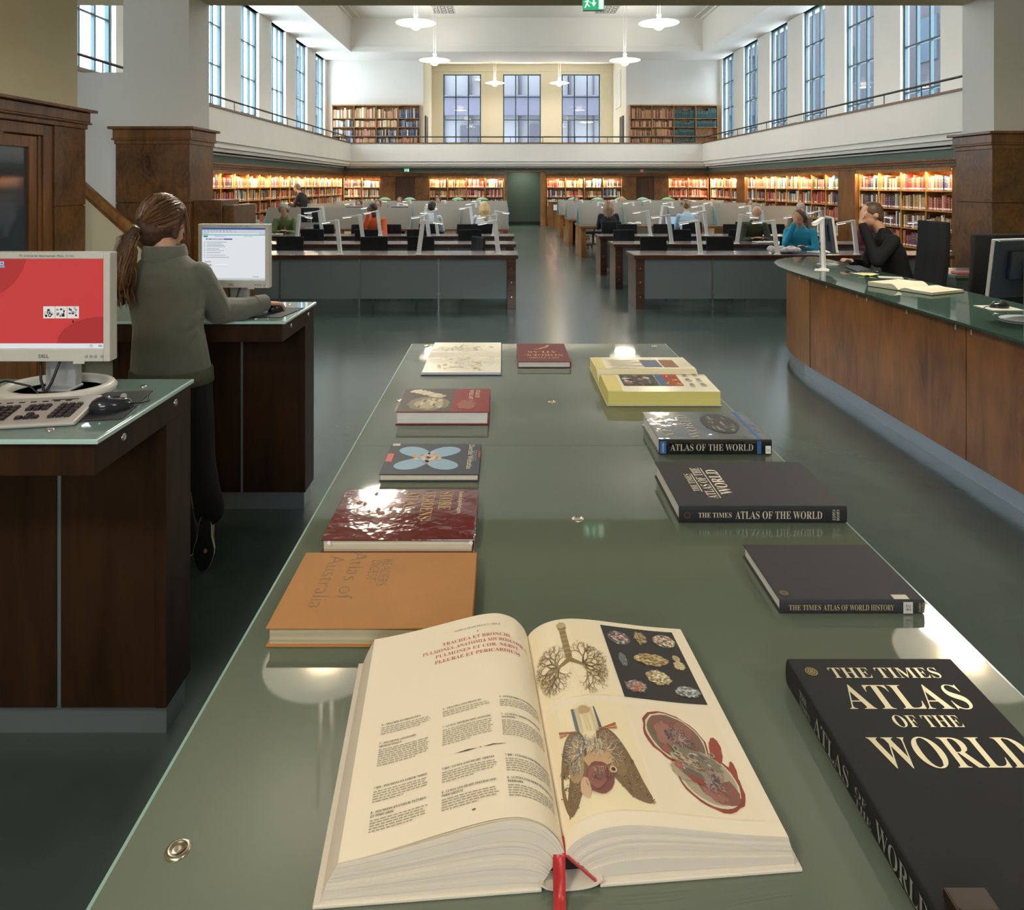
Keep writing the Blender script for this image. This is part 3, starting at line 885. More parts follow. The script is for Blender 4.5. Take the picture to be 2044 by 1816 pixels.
# I: black atlas, title in cream
T = .045
t, cov = closed_book('atlas', 'closed black atlas with cream cover title, third from the far end on the right', GB, .912, 1.86, PI/2, .302, .446, T, M['blackcloth'], M['pagesw'], .005)
m = MB(); fn = on_top(T); c = lin('#e6dcc2')
m.text('THE TIMES', fn, .018, .15, .364, .115, 'serif', 'c', -.012, 0, c); m.text('ATLAS OF THE', fn, .027, .15, .326, .205, 'serif', 'c', -.005, 0, c); m.text('WORLD', fn, .034, .155, .278, .165, 'serif', 'c', -.0, 0, c)
for yy, w in ((.358, .12), (.319, .2)): rect(m, fn, .15-w/2, yy, .15+w/2, yy+.0025, c)
spine_text(m, 'THE TIMES', T, .395, .013, .088, 'serif', c, -.02); spine_text(m, 'ATLAS OF THE WORLD', T, .297, .02, .23, 'serif', c, -.01)
for k, s in enumerate(('TIMES', 'BOOKS')): m.text(s, lambda x, y, k=k: (-.001, .040-.011*k-y, .008+x), .008, 0, 0, .029, 'serif', 'l', -.01, 0, c)
fan(m, [(-.001, .425+.009*math.cos(a*.3), T/2+.009*math.sin(a*.3)) for a in range(21)], lin('#5a4a2c')); fan(m, [(-.0014, .425+.006*math.cos(a*.3), T/2+.006*math.sin(a*.3)) for a in range(21)], lin('#2e2a20'))
gold(m, 'lettering', cov)
# J: thinner dark grey atlas
T = .029
t, cov = closed_book('atlas', 'thin closed charcoal history atlas with a plain cover and a white spine label', GB, .882, 1.467, PI/2, .228, .303, T, cover_mat('charcoal_cloth', '#343338', .6, .3), M['pagesw'], .004)
m = MB(); c = lin('#cdbd93')
spine_text(m, 'THE TIMES', T, .285, .011, .067, 'serif', c, -.01); spine_text(m, 'ATLAS OF WORLD HISTORY', T, .213, .012, .148, 'serif', c, -.01)
m.quad((-.0006, .046, .002), (-.0006, .026, .002), (-.0006, .026, T-.003), (-.0006, .046, T-.003), 0, lin('#e6e4dc'))
for k, s in enumerate(('912', '41')): m.text(s, lambda x, y, k=k: (-.001, .041-x, .015-.007*k+y), .005, 0, 0, .01, 'sans', 'l', 0, 0, lin('#222222'))
for k, s in enumerate(('TIMES', 'BOOKS')): m.text(s, lambda x, y, k=k: (-.001, .014-.007*k-y, .004+x), .005, 0, 0, .02, 'serif', 'l', -.01, 0, c)
fn = on_top(T); rect(m, fn, .004, .03, .02, .062, lin('#8f8a78'))
for r_, cc in ((.009, '#8a7440'), (.007, '#38352e'), (.005, '#8a7440'), (.0035, '#38352e')): fan(m, blob(on_top(T, .0008+(.009-r_)*.05), .026, .285, r_, r_, 20), lin(cc))
gold(m, 'lettering', cov)
# K: big black atlas front right
T = .046
t, cov = closed_book('atlas', 'big closed black atlas with large gold serif title, nearest on the right', GB, .507, .81, 0, .297, .452, T, cover_mat('black_cloth', '#1d1d1f', .6, .3, .12, 900), M['pagesw'], .005)
m = MB(); fn = on_top(T); c = lin('#d6cba8')
m.text('THE TIMES', fn, .026, .158, .402, .19, 'serif', 'c', -.014, 0, c); m.text('ATLAS', fn, .056, .160, .330, .205, 'serif', 'c', -.014, 0, c)
m.text('OF THE', fn, .025, .166, .292, .107, 'serif', 'c', -.014, 0, c); m.text('WORLD', fn, .058, .167, .215, .232, 'serif', 'c', -.014, 0, c)
for r_, cc in ((.0105, '#9a834c'), (.0085, '#3a352a'), (.0065, '#9a834c'), (.0045, '#3a352a'), (.003, '#9a834c')): fan(m, blob(on_top(T, .0006+(.0105-r_)*.05), .032, .418, r_, r_, 24), lin(cc))
for s, y0, w in (('THE TIMES', .39, .042), ('ATLAS', .335, .115), ('OF THE', .2, .045), ('WORLD', .145, .12)):
    if w < .05:
        a, b2 = s.split(' ')
        m.text(a, lambda x, y: (-.001, y0-x, .024+y), .011, 0, 0, w*.7, 'serif', 'l', -.02, 0, lin('#9fa0a0')); m.text(b2, lambda x, y: (-.001, y0-x, .009+y), .011, 0, 0, w, 'serif', 'l', -.02, 0, lin('#9fa0a0'))
    else:
        spine_text(m, s, T, y0, .027, w, 'serif', lin('#a8a9a8'), -.03)
gold(m, 'lettering', cov)
m = MB(); m.box(0, .05, 0, .026, 0, .012); m.box(.002, .006, .001, .025, .0115, .0125)
tag(m.build('book_weight', [M['tablewood']], None, .002, loc=(.525, .812, ZT+T+.0022)), 'small dark brown block lying on the cover of the big black atlas', 'block')

# ---------------- open books at the far end ----------------
def open_book(name, label, ox, oy, rz, W, Hh, tl, tr, cmat, pmat, edge, hump=.012, z=ZT):
    """spine along local y in the middle; W = width of one page, tl / tr = stack thickness left and right"""
    t = thing(name, label, 'book', (ox, oy, z+.001), rz, 'open books on the glass table')
    m = MB(); m.box(-W-.005, -.004, -.005, Hh+.005, 0, .003); m.box(.004, W+.005, -.005, Hh+.005, 0, .003); m.box(-.008, .008, -.004, Hh+.004, .0, .0035)
    m.build('cover', [cmat], t, .001)
    def prof(s):
        th = tl if s < 0 else tr
        return [(0, .006)]+[(s*W*u, .003+th*(1-(1-min(u*4, 1))**2)*(1-.10*u)+hump*math.sin(min(u*2.2, 1)*PI)*(.7)) for u in (.03, .07, .12, .2, .3, .45, .6, .8, 1.)]
    for s, nm in ((-1, 'page_block'), (1, 'page_block')):
        p = prof(s); x1 = s*(W)
        poly = p+[(x1, .0032), (s*.004, .0032)]
        k = len(poly)
        vs = [(x, 0, zz) for x, zz in poly]+[(x, Hh, zz) for x, zz in poly]
        m = MB(); fs = [(i, k+i, k+(i+1)%k, (i+1)%k) for i in range(k)]
        m.add(vs, fs[:len(p)-1], 1, None, None, True); m.add(vs, fs[len(p)-1:]+[tuple(range(k)), tuple(range(2*k-1, k-1, -1))], 0)
        m.build(nm, [edge, pmat], t)
    def surf(s):
        p = prof(s)
        def f(u, v, k=.0006):
            x = s*W*u
            for (xa, za), (xb, zb) in zip(p, p[1:]):
                if abs(xa) <= abs(x) <= abs(xb)+1e-6:
                    q = (x-xa)/(xb-xa) if xb != xa else 0
                    return (x, v*Hh, za+(zb-za)*q+k)
            return (x, v*Hh, p[-1][1]+k)
        return f
    return t, surf
M['page'] = mat('page_paper', '#e4d9bf', .6, spec=.25)
M['pageshiny'] = mat('glossy_page_paper', '#e9e4d4', .25, spec=.5)
# A: open map book far left (spine along X)
t, sf = open_book('open_atlas', 'thin open atlas with pale maps lying at the far left corner of the glass table', -.385, 3.62, -PI/2, .315, .372, .010, .012, mat('blue_board', '#2f5b8a', .4), M['pageshiny'], M['pagesw'])
m = MB()
for s in (-1, 1):
    f = sf(s)
    for k in range(90):
        u, v = R.gauss(.5, .18), R.gauss(.5, .2)
        if .1 < u < .92 and .06 < v < .94:
            q = lambda x, y, u=u, v=v, k=k: f(u+x, v+y, .0006+.000008*k)
            fan(m, blob(q, 0, 0, R.uniform(.01, .04), R.uniform(.008, .03), 9, .4), lin(R.choice(['#ddd4a0', '#d9c878', '#d5dbc8', '#c9d2d6', '#e2d9b4', '#bfc4a8'])))
    for k in range(60):
        u, v = R.uniform(.1, .9), R.uniform(.06, .94)
        m.quad(f(u, v, .0016), f(u+.004, v, .0016), f(u+.004, v+.03, .0016), f(u, v+.03, .0016), 0, lin('#a39c88'))
m.build('map_print', INK, t)
# G: thick open book with yellow edges at the right
t, sf = open_book('open_book', 'thick open book with yellow page edges and colour photographs on the right side', .425, 3.145, -PI/2, .30, .455, .052, .062, mat('grey_board', '#b9b9b4', .5), mat('cream_glossy_page', '#ece2c0', .2, spec=.5), page_mat('yellow_page_edges', '#e9dd84', 700, .1), .004)
m = MB(); f = sf(1)
def frect(u0, u1, v0, v1, c, k=.001, n=5):
    for i in range(n):
        a, b2 = u0+(u1-u0)*i/n, u0+(u1-u0)*(i+1)/n
        m.quad(f(a, v0, k), f(b2, v0, k), f(b2, v1, k), f(a, v1, k), 0, lin(c))
frect(.14, .98, .0, .14, '#e8d98a', .0008); frect(.22, .75, .17, .50, '#4c4840'); frect(.22, .75, .505, .575, '#4f6f96'); frect(.22, .75, .575, .72, '#a8492c'); frect(.05, .18, .19, .72, '#b9a888')
for k in range(26):
    q = lambda x, y: f(.5+x, .33+y, .0012+.00001*k)
    fan(m, blob(q, R.uniform(-.2, .2), R.uniform(-.13, .13), R.uniform(.015, .06), R.uniform(.01, .035), 9, .4), lin(R.choice(['#7a7468', '#cfc8b8', '#e8e4da', '#2c2a26', '#b86a4a', '#9a958a'])))
for k in range(22):
    q = lambda x, y: f(.5+x, .645+y, .0012+.00001*k)
    fan(m, blob(q, R.uniform(-.2, .2), R.uniform(-.06, .06), R.uniform(.015, .05), R.uniform(.008, .022), 9, .4), lin(R.choice(['#c0402c', '#d8b04a', '#5a7a3c', '#8a2c22', '#e0d0a8'])))
for v0 in (.77, .87):
    for u0 in (.2, .42, .64):
        fan(m, blob(lambda x, y: f(u0+.08+x, v0+.03+y, .001), 0, 0, .07, .03, 12, .25), lin('#d0c9b4'))
        for k in range(5): frect(u0+.02*k, u0+.02*k+.012, v0+.01, v0+.05, '#8f897a', .0013, 1)
for s in (-1,):
    f = sf(s)
    for k in range(10): frect(.25+.06*k, .27+.06*k, .15+.02*(k % 3), .15+.25+.05*(k % 4), '#b8b0a0', .001, 1); 
    frect(.3, .8, .5, .68, '#6a7a8a'); frect(.3, .8, .7, .85, '#9a6a4a'); frect(.1, .95, .02, .1, '#e8d98a')
m.build('page_print', INK, t)
# ---------------- the big open anatomy book ----------------
AB = thing('anatomy_book', 'large thick anatomy book lying open in front with organ illustrations and a red ribbon', 'book', (.0785, .897, ZT+.001), math.radians(4.4))
PH = .433
LP = [(0, .043), (-.006, .057), (-.014, .068), (-.026, .079), (-.042, .0865), (-.06, .0905), (-.085, .0895), (-.115, .0845), (-.15, .077), (-.19, .0685), (-.225, .0615), (-.255, .0565), (-.286, .052)]
RP = [(0, .043), (.006, .051), (.016, .059), (.032, .067), (.052, .0722), (.075, .074), (.1, .0725), (.13, .0685), (.165, .0625), (.2, .0565), (.235, .051), (.265, .0472), (.296, .0435)]
def interp(p, s):
    for (xa, za), (xb, zb) in zip(p, p[1:]):
        if abs(xa)-1e-9 <= abs(s) <= abs(xb)+1e-9:
            q = (abs(s)-abs(xa))/(abs(xb)-abs(xa))
            return za+(zb-za)*q
    return p[-1][1]
def smoothcurve(p, n=40):
    """Catmull-Rom resampling of the page curve"""
    out = []
    P = [p[0]]+p+[p[-1]]
    for i in range(1, len(P)-2):
        for k in range(4):
            t_ = k/4
            q = []
            for d in (0, 1):
                a, b_, c_, e = P[i-1][d], P[i][d], P[i+1][d], P[i+2][d]
                q.append(.5*(2*b_+(c_-a)*t_+(2*a-5*b_+4*c_-e)*t_*t_+(3*b_-a-3*c_+e)*t_**3))
            out.append(tuple(q))
    out.append(p[-1])
    return out
LPs, RPs = smoothcurve(LP), smoothcurve(RP)
M['board'] = mat('cream_linen_board', '#d9cfbd', .7, bump=.1, bscale=900)
M['leaf'] = mat('cream_leaf', '#ecdfc6', .55, spec=.3)
M['leafedge'] = mat('leaf_edges', '#d9cfbf', .8)
m = MB(); m.box(-.3165, -.03, -.004, PH+.006, 0, .0045); m.build('cover_board', [M['board']], AB, .0012)
m = MB(); m.box(.045, .3135, -.004, PH+.006, 0, .0045); m.build('cover_board', [M['board']], AB, .0012)
# hollow spine: a curved strip under the gutter
m = MB(); vs = []; n = 10
for i in range(n+1):
    a = i/n; x = -.033+.081*a; z = .0045-.0035*math.sin(PI*a)+.006*(abs(a-.5)*2)**6
    vs += [(x, -.006, z), (x, PH+.006, z), (x, PH+.006, z+.0028), (x, -.006, z+.0028)]
for i in range(n):
    o = 4*i
    m.add(vs, [(o, o+1, o+5, o+4), (o+2, o+3, o+7, o+6), (o+3, o, o+4, o+7), (o+1, o+2, o+6, o+5)], 0, None, None, False)
m.build('spine', [M['board']], AB)
m = MB(); m.box(-.026, .038, .018, PH-.02, .005, .03); m.build('hollow_shade', [M['black']], AB)  # black block stands in for the shade inside the hollow
# stacked gatherings: each layer sticks out a little more or less than the next
def block(P, inner, outer, sgn):
    m = MB(); NL = 15; rnd = random.Random(5+sgn)
    base = [(0, 0)]*len(P)
    xe = P[-1][0]
    low = []
    for i, (x, z) in enumerate(P):
        u = abs(x)/abs(xe)
        xb = inner+(outer-inner)*u
        low.append((xb, .0046))
    for l in range(NL):
        a0, a1 = (l/NL)**.9, ((l+1)/NL)**.9
        jy = rnd.uniform(-.0012, .0012) if l < NL-1 else 0
        gap = .00025 if l % 3 else .0006
        c0 = [(lo[0]+(p[0]-lo[0])*a0**1.3, lo[1]+(p[1]-lo[1])*a0) for lo, p in zip(low, P)]
        c1 = [(lo[0]+(p[0]-lo[0])*a1**1.3, lo[1]+(p[1]-lo[1])*a1-(gap if l < NL-1 else 0)) for lo, p in zip(low, P)]
        k = len(P); y0, y1 = 0+jy, PH-.002+jy
        vs = [(x, y0, z) for x, z in c0]+[(x, y0, z) for x, z in c1]+[(x, y1, z) for x, z in c0]+[(x, y1, z) for x, z in c1]
        fs = []
        for i in range(k-1):
            fs += [(i, i+1, k+i+1, k+i), (2*k+i, 3*k+i, 3*k+i+1, 2*k+i+1), (i, 2*k+i, 2*k+i+1, i+1)]
        m.add(vs, fs, 0); m.add(vs, [(k+i, k+i+1, 3*k+i+1, 3*k+i) for i in range(k-1)], 1 if l == NL-1 else 0, None, None, True)
        m.add(vs, [(k-1, 3*k-1, 4*k-1, 2*k-1), (0, k, 3*k, 2*k)], 0)
    return m.build('page_block', [M['leafedge'], M['leaf']], AB)
bl = block(LPs, -.03, -.308, -1)
br = block(RPs, .042, .305, 1)
# lifted top leaves at the near left
m = MB()
for q in range(3):
    vs = []
    for i, (x, z) in enumerate(LPs):
        u = abs(x)/.286
        zz = z+.0007*(q+1)+.0045*(q)*math.sin(min(u*1.25, 1)*PI)*.5
        vs += [(x*(1+.004*q), .0, zz), (x*(1+.004*q), PH-.004, z+.0006*(q+1))]
    if q < 2: continue
m2 = MB()
for lift, inset in ((.0018, .0), (.0008, .0)):
    vs = []
    for x, z in LPs:
        u = abs(x)/.286
        vs += [(x, -.0005, z+lift*(1-u*.6)+.004*math.sin(min(u*1.1, 1)*PI)*(lift/.0018)), (x, PH*.35, z+lift*.3+.0012*math.sin(min(u*1.1,1)*PI)), (x, PH-.002, z+lift*.25)]
    k = len(LPs)
    m2.add(vs, [f for i in range(k-1) for f in ((3*i, 3*i+3, 3*i+4, 3*i+1), (3*i+1, 3*i+4, 3*i+5, 3*i+2))], 0, None, None, True)
leaf = m2.build('loose_leaf', [M['leaf']], AB)
def lift_l(x, y):
    u = abs(x)/.286
    k = max(0., min(1., y/(PH*.35)))
    a = .0018*(1-u*.6)+.004*math.sin(min(u*1.1, 1)*PI); b_ = .00054+.0012*math.sin(min(u*1.1, 1)*PI)
    if y < PH*.35: return a+(b_-a)*k
    k = (y-PH*.35)/(PH*.65)
    return b_+(.00045-b_)*k
def arc_table(P):
    d = [0]
    for (xa, za), (xb, zb) in zip(P, P[1:]): d.append(d[-1]+math.hypot(xb-xa, zb-za))
    return d
LD, RD = arc_table(LPs), arc_table(RPs)
def along(P, D, s):
    s = max(0, min(D[-1], s))
    for i in range(len(D)-1):
        if s <= D[i+1]+1e-9:
            q = (s-D[i])/(D[i+1]-D[i])
            return P[i][0]+(P[i+1][0]-P[i][0])*q, P[i][1]+(P[i+1][1]-P[i][1])*q
    return P[-1]
def left(u, v, k=.0006):      # u 0 = outer edge, 1 = gutter
    x, z = along(LPs, LD, LD[-1]*(1-u)); y = v*PH
    return (x, y, z+lift_l(x, y)+k)
def right(u, v, k=.0006):     # u 0 = gutter
    x, z = along(RPs, RD, RD[-1]*u)
    return (x, v*PH, z+k)
LW, RW = LD[-1], RD[-1]
m = MB()
RED, GREY, OLIVE = lin('#b5443a'), lin('#6a655c'), lin('#5a4f32')
def ltext(s, uc, v, size, width, style='serif', align='c', c=RED, off=-.018):
    m.text(s, lambda x, y: left(uc+x/LW, v+y/PH), size, 0, 0, width, style, align, off, 0, c)
ltext('TOMO 2, PLANCHES 6, 7, 7 BIS, 8', .62, .915, .0045, .085, c=GREY, off=-.01)
m.quad(left(.615, .887), left(.627, .887), left(.627, .889), left(.615, .889), 0, GREY); m.quad(left(.619, .882), left(.623, .882), left(.623, .894), left(.619, .894), 0, GREY)
for s, v, w in (('TRACHEA ET BRONCHI.', .845, .125), ('PULMONES. ANATOMIA MICROSCOPICA,', .812, .196), ('PULMONES ET COR. NERVI.', .779, .150), ('PLEURAE ET PERICARDIUM', .746, .152)):
    ltext(s, .615, v, .0082, w)
rb = random.Random(3)
def para(u0, v0, n, w=.25, c=None):
    for l in range(n):
        ww = w*(rb.uniform(.5, .8) if l == n-1 else rb.uniform(.93, 1))
        u = u0; v = v0-.0092*l
        while u < u0+ww:
            k = rb.uniform(.008, .028)
            e = min(u+k, u0+ww)
            m.quad(left(u, v), left(e, v), left(e, v+.0042), left(u, v+.0042), 0, c or lin('#a59c88'))
            u = e+.005
HD = lin('#4a4434')
for u0, v0, head, n in ((.11, .49, ['6 - TRACHÉE ET BRONCHES'], 4), (.11, .405, ['7 - POUMONS: ANATOMIE', 'MICROSCOPIQUE'], 8), (.11, .225, ['7 BIS - POUMONS ET COEUR: NERFS'], 5), (.11, .135, ['8 - POUMONS ET COEUR: PLÈVRES', 'ET PÉRICARDE'], 5),
                        (.42, .49, ['6 - TRACHEA AND BRONCHI'], 3), (.42, .405, ['7 - LUNGS: MICROSCOPIC ANATOMY'], 8), (.42, .225, ['7 BIS - LUNGS AND HEART: NERVES'], 5), (.42, .135, ['8 - LUNGS AND HEART: PLEURAE AND', 'PERICARDIUM'], 5),
                        (.71, .49, ['6 - LUFTRÖHRE UND BRONCHIEN'], 4), (.71, .405, ['7 - LUNGEN: MIKROSKOPISCHE', 'ANATOMIE'], 8), (.71, .225, ['7 BIS - LUNGEN UND HERZ: NERVEN'], 6), (.71, .135, ['8 - LUNGEN UND HERZ: PLEUREN UND', 'PERIKARD'], 5)):
    for i, s in enumerate(head):
        w = min(.24, .0085*len(s))*LW
        m.text(s, lambda x, y, i=i: left(u0+x/LW, v0-.013*i+y/PH), .0036, 0, 0, w, 'serif', 'l', 0, 0, HD)
    para(u0, v0-.013*len(head), n)
for s in (-1, 1):      # tapering ornament
    m.add([left(.60+s*.012, .2785), left(.60+s*.06, .2825), left(.60+s*.125, .279), left(.60+s*.06, .2755)], [(0,1,2,3)], 0, HD)
m.quad(left(.597, .277), left(.603, .277), left(.603, .281), left(.597, .281), 0, HD)
m.quad(left(.55, .045), left(.565, .045), left(.565, .05), left(.55, .05), 0, HD)
m.build('printed_text', INK, leaf)
# ---- plates on the right page
def plate(name, fnp, draw):
    mm = MB(); draw(mm, fnp); return mm.build(name, INK, br)
def tinted(u0, u1, v0, v1, c, k, mm, n=12):
    for i in range(n):
        a, e = u0+(u1-u0)*i/n, u0+(u1-u0)*(i+1)/n
        mm.quad(right(a, v0, k), right(e, v0, k), right(e, v1, k), right(a, v1, k), 0, c)
def branch(mm, fnp, x, y, a, L, w, depth, c, k=.0010):
    if depth == 0 or L < .006: return
    x2, y2 = x+L*math.cos(a), y+L*math.sin(a)
    px, py = -math.sin(a), math.cos(a)
    mm.add([fnp(x+px*w, y+py*w, k), fnp(x-px*w, y-py*w, k), fnp(x2-px*w*.7, y2-py*w*.7, k), fnp(x2+px*w*.7, y2+py*w*.7, k)], [(0,1,2,3)], 0, lin(rb.choice(c)))
    for s in (-1, 1):
        branch(mm, fnp, x2, y2, a+s*rb.uniform(.25, .75), L*rb.uniform(.62, .86), w*.66, depth-1, c, k+.00002)
    if rb.random() < .4: branch(mm, fnp, x+(x2-x)*.5, y+(y2-y)*.5, a+rb.choice((-1, 1))*rb.uniform(.7, 1.2), L*.6, w*.5, depth-2 if depth > 2 else 1, c, k)
def P_(u0, v0, su, sv):
    return lambda x, y, k=.0009: right(u0+su*x, v0+sv*y, k)
BR = ['#6f5b34', '#8a7142', '#55431f', '#9c8352']
def draw_bronchi(mm, f):
    tinted(.03, .455, .535, .97, lin('#efdfbd'), .0004, mm)
    for i in range(16):
        y = .93-.033*i
        w = .045 if i > 1 else .058
        mm.quad(f(.46-w, y-.03, .0011), f(.46+w, y-.03, .0011), f(.46+w, y, .0011), f(.46-w, y, .0011), 0, lin(['#a08a5c', '#8b7549'][i % 2]))
    fan(mm, blob(lambda x, y: f(x, y, .0013), .46, .93, .065, .05, 14, .2), lin('#b8a67c'))
    for s in (-1, 1):
        mm.add([f(.46, .47, .0012), f(.46, .40, .0012), f(.46+s*.16, .33, .0012), f(.46+s*.16, .37, .0012)], [(0,1,2,3)], 0, lin('#8b7549'))
        for a in (1.3, .75, .25, -.3, -.85, -1.25):
            aa = a if s > 0 else PI-a
            branch(mm, f, .46+s*.16, .35, aa, .105, .014, 6, BR, .0012)
    for i in range(40):       # faint outline of the lungs
        for s in (-1, 1):
            a0, a1 = PI*2*i/40, PI*2*(i+.6)/40
            p = lambda a, r: f(.46+s*.24+r*.22*math.cos(a), .33+r*.33*math.sin(a), .0008)
            mm.quad(p(a0, 1), p(a0, 1.012), p(a1, 1.012), p(a1, 1), 0, lin('#cdbd98'))
plate('bronchi_plate', P_(.03, .55, .43, .43), draw_bronchi)
def draw_black(mm, f):
    tinted(.475, .93, .535, .965, lin('#1d1a18'), .0005, mm)
    def spec(cx, cy, rx, ry, base, cells, rough=.12, n=60, sc=1.):
        fan(mm, blob(lambda x, y: f(x, y, .0009), cx, cy, rx, ry, 26, rough, rb), lin(base))
        for i in range(n):
            a = rb.uniform(0, 2*PI); q = math.sqrt(rb.random())*.9
            fan(mm, blob(lambda x, y, i=i: f(x, y, .0011+.000004*i), cx+rx*q*math.cos(a), cy+ry*q*math.sin(a), rx*.11*sc, ry*.11*sc, 7, .3, rb), lin(rb.choice(cells)))
    spec(.2, .82, .15, .105, '#5b5a58', ['#c9c4b4', '#b5654a', '#8fa0ac', '#d8d2c0', '#a8523c', '#39404a'], .03, 90)
    spec(.5, .85, .09, .09, '#8a7550', ['#b59d6e', '#d0bb8c', '#6f5a38'], .25)
    spec(.82, .84, .15, .10, '#8a7b66', ['#d8d0bc', '#c08a6a', '#e6dfcc', '#4a443c'], .03, 90)
    spec(.53, .54, .22, .085, '#a68c5c', ['#c8ad78', '#dcc796', '#7a6238'], .12, 110)
    spec(.15, .5, .05, .09, '#6a6f72', ['#8b9094', '#4a4f52'], .15, 30)
    spec(.88, .49, .075, .06, '#c9b48a', ['#e4d4b0', '#b89c6c'], .15, 25); spec(.88, .59, .045, .05, '#b89c6c', ['#d8c79c'], .2, 15)
    spec(.53, .30, .15, .095, '#b5a47a', ['#e8dfc4', '#8a7548', '#d4c49a'], .15, 90)
    spec(.2, .15, .13, .075, '#6f6a68', ['#8aa0b0', '#c0603c', '#b8b4aa', '#d08a60'], .25, 80)
    spec(.82, .14, .15, .07, '#77766f', ['#c8ccc4', '#9aa8a8', '#e0e0d8', '#5a6060'], .15, 80)
plate('specimen_plate', P_(.475, .535, .455, .43), draw_black)
def draw_lungs(mm, f):
    tinted(.03, .455, .05, .50, lin('#ecdcb6'), .0004, mm)
    def shape(pts, c, k, ctr=None, sub=2):
        for _ in range(sub):
            n = len(pts); pts = [q for i in range(n) for q in ((pts[i][0]*.75+pts[(i+1) % n][0]*.25, pts[i][1]*.75+pts[(i+1) % n][1]*.25), (pts[i][0]*.25+pts[(i+1) % n][0]*.75, pts[i][1]*.25+pts[(i+1) % n][1]*.75))]
        if ctr:
            n = len(pts); mm.add([f(ctr[0], ctr[1], k)]+[f(x, y, k) for x, y in pts], [(0, i+1, (i+1) % n+1) for i in range(n)], 0, lin(c))
        else: fan(mm, [f(x, y, k) for x, y in pts], lin(c))
    # windpipe and vessels
    for i in range(7):
        x = .33+.045*i
        shape([(x, .72), (x+.04, .72), (x+.03-.012*i*.3, 1.0), (x-.005, 1.0)], ['#5c6a74', '#cfbf94', '#e2d4ac', '#d9c89c', '#e2d4ac', '#cfbf94', '#52606c'][i], .0011, None, 0)
    fan(mm, blob(lambda x, y: f(x, y, .0013), .48, .97, .07, .05, 14, .2, rb), lin('#b99e74'))
    for s in (-1, 1):
        cx = .47
        lung = [(cx+s*.06, .70), (cx+s*.16, .76), (cx+s*.27, .72), (cx+s*.35, .58), (cx+s*.41, .40), (cx+s*.45, .2), (cx+s*(.40 if s < 0 else .52), -.02), (cx+s*.30, .03), (cx+s*.22, .14), (cx+s*.13, .26), (cx+s*.08, .42)]
        shape(lung, '#7d6548', .0010, (cx+s*.27, .40))
        inn = [(cx+s*.08, .66), (cx+s*.17, .70), (cx+s*.24, .64), (cx+s*.30, .48), (cx+s*.32, .3), (cx+s*.24, .22), (cx+s*.14, .32)]
        shape(inn, '#a58a62' if s < 0 else '#8f7350', .0012, (cx+s*.2, .45))
        for i in range(150):
            a = rb.random(); b2 = rb.random()
            p = lung[rb.randrange(3, 9)]
            x = cx+s*.28+(p[0]-cx-s*.28)*(.35+.6*a); y = .3+(p[1]-.3)*(.35+.6*a)
            fan(mm, blob(lambda xx, yy, i=i: f(xx, yy, .00125+.000002*i), x+rb.uniform(-.02, .02), y+rb.uniform(-.02, .02), .007, .006, 6, .3, rb), lin(rb.choice(['#8f7654', '#6a5238', '#a38a64', '#5c4730'])))
        for a in (2.2, 1.8, 1.2, .6, 0, -.6, -1.1):
            aa = PI-a if s < 0 else a
            branch(mm, f, cx+s*.14, .5, aa, .07, .009, 5, ['#5f7890', '#c4b28c', '#d2c29c', '#48617a'] if s < 0 else ['#b08a60', '#cdb78e', '#56708a'], .0016)
        for i in range(3): mm.add([f(cx+s*(.1+.02*i), .74, .0016), f(cx+s*(.12+.02*i), .73, .0016), f(cx+s*.34, .74+.02*i, .0016), f(cx+s*.34, .77+.02*i, .0016)], [(0,1,2,3)], 0, lin(['#b5714e', '#c99872', '#a45f44'][i]))
    fan(mm, blob(lambda x, y: f(x, y, .0018), .50, .42, .16, .085, 22, .08, rb), lin('#c3a079'))
    fan(mm, blob(lambda x, y: f(x, y, .0020), .47, .24, .15, .15, 26, .05, rb), lin('#7d4a42'))
    fan(mm, blob(lambda x, y: f(x, y, .0022), .44, .25, .10, .11, 22, .08, rb), lin('#8f5a50'))
    for i in range(9): branch(mm, f, .42+.02*i, .34, -1.57+rb.uniform(-.5, .5), .05, .004, 4, ['#4a5f7a', '#b09070', '#5c3030'], .0024)
    fan(mm, blob(lambda x, y: f(x, y, .0020), .30, .18, .055, .09, 16, .15, rb), lin('#c9a888'))
    fan(mm, blob(lambda x, y: f(x, y, .0022), .63, .30, .04, .035, 14, .1, rb), lin('#d0b89a')); fan(mm, blob(lambda x, y: f(x, y, .0024), .63, .30, .022, .02, 12, .1, rb), lin('#4a3628'))
    for i in range(24): branch(mm, f, .5+rb.uniform(-.08, .08), .62, rb.uniform(-2.4, -.7), .08, .0028, 3, ['#e0d6bc', '#cfc3a2', '#7a5c44'], .0025)
plate('lungs_plate', P_(.03, .075, .43, .40), draw_lungs)
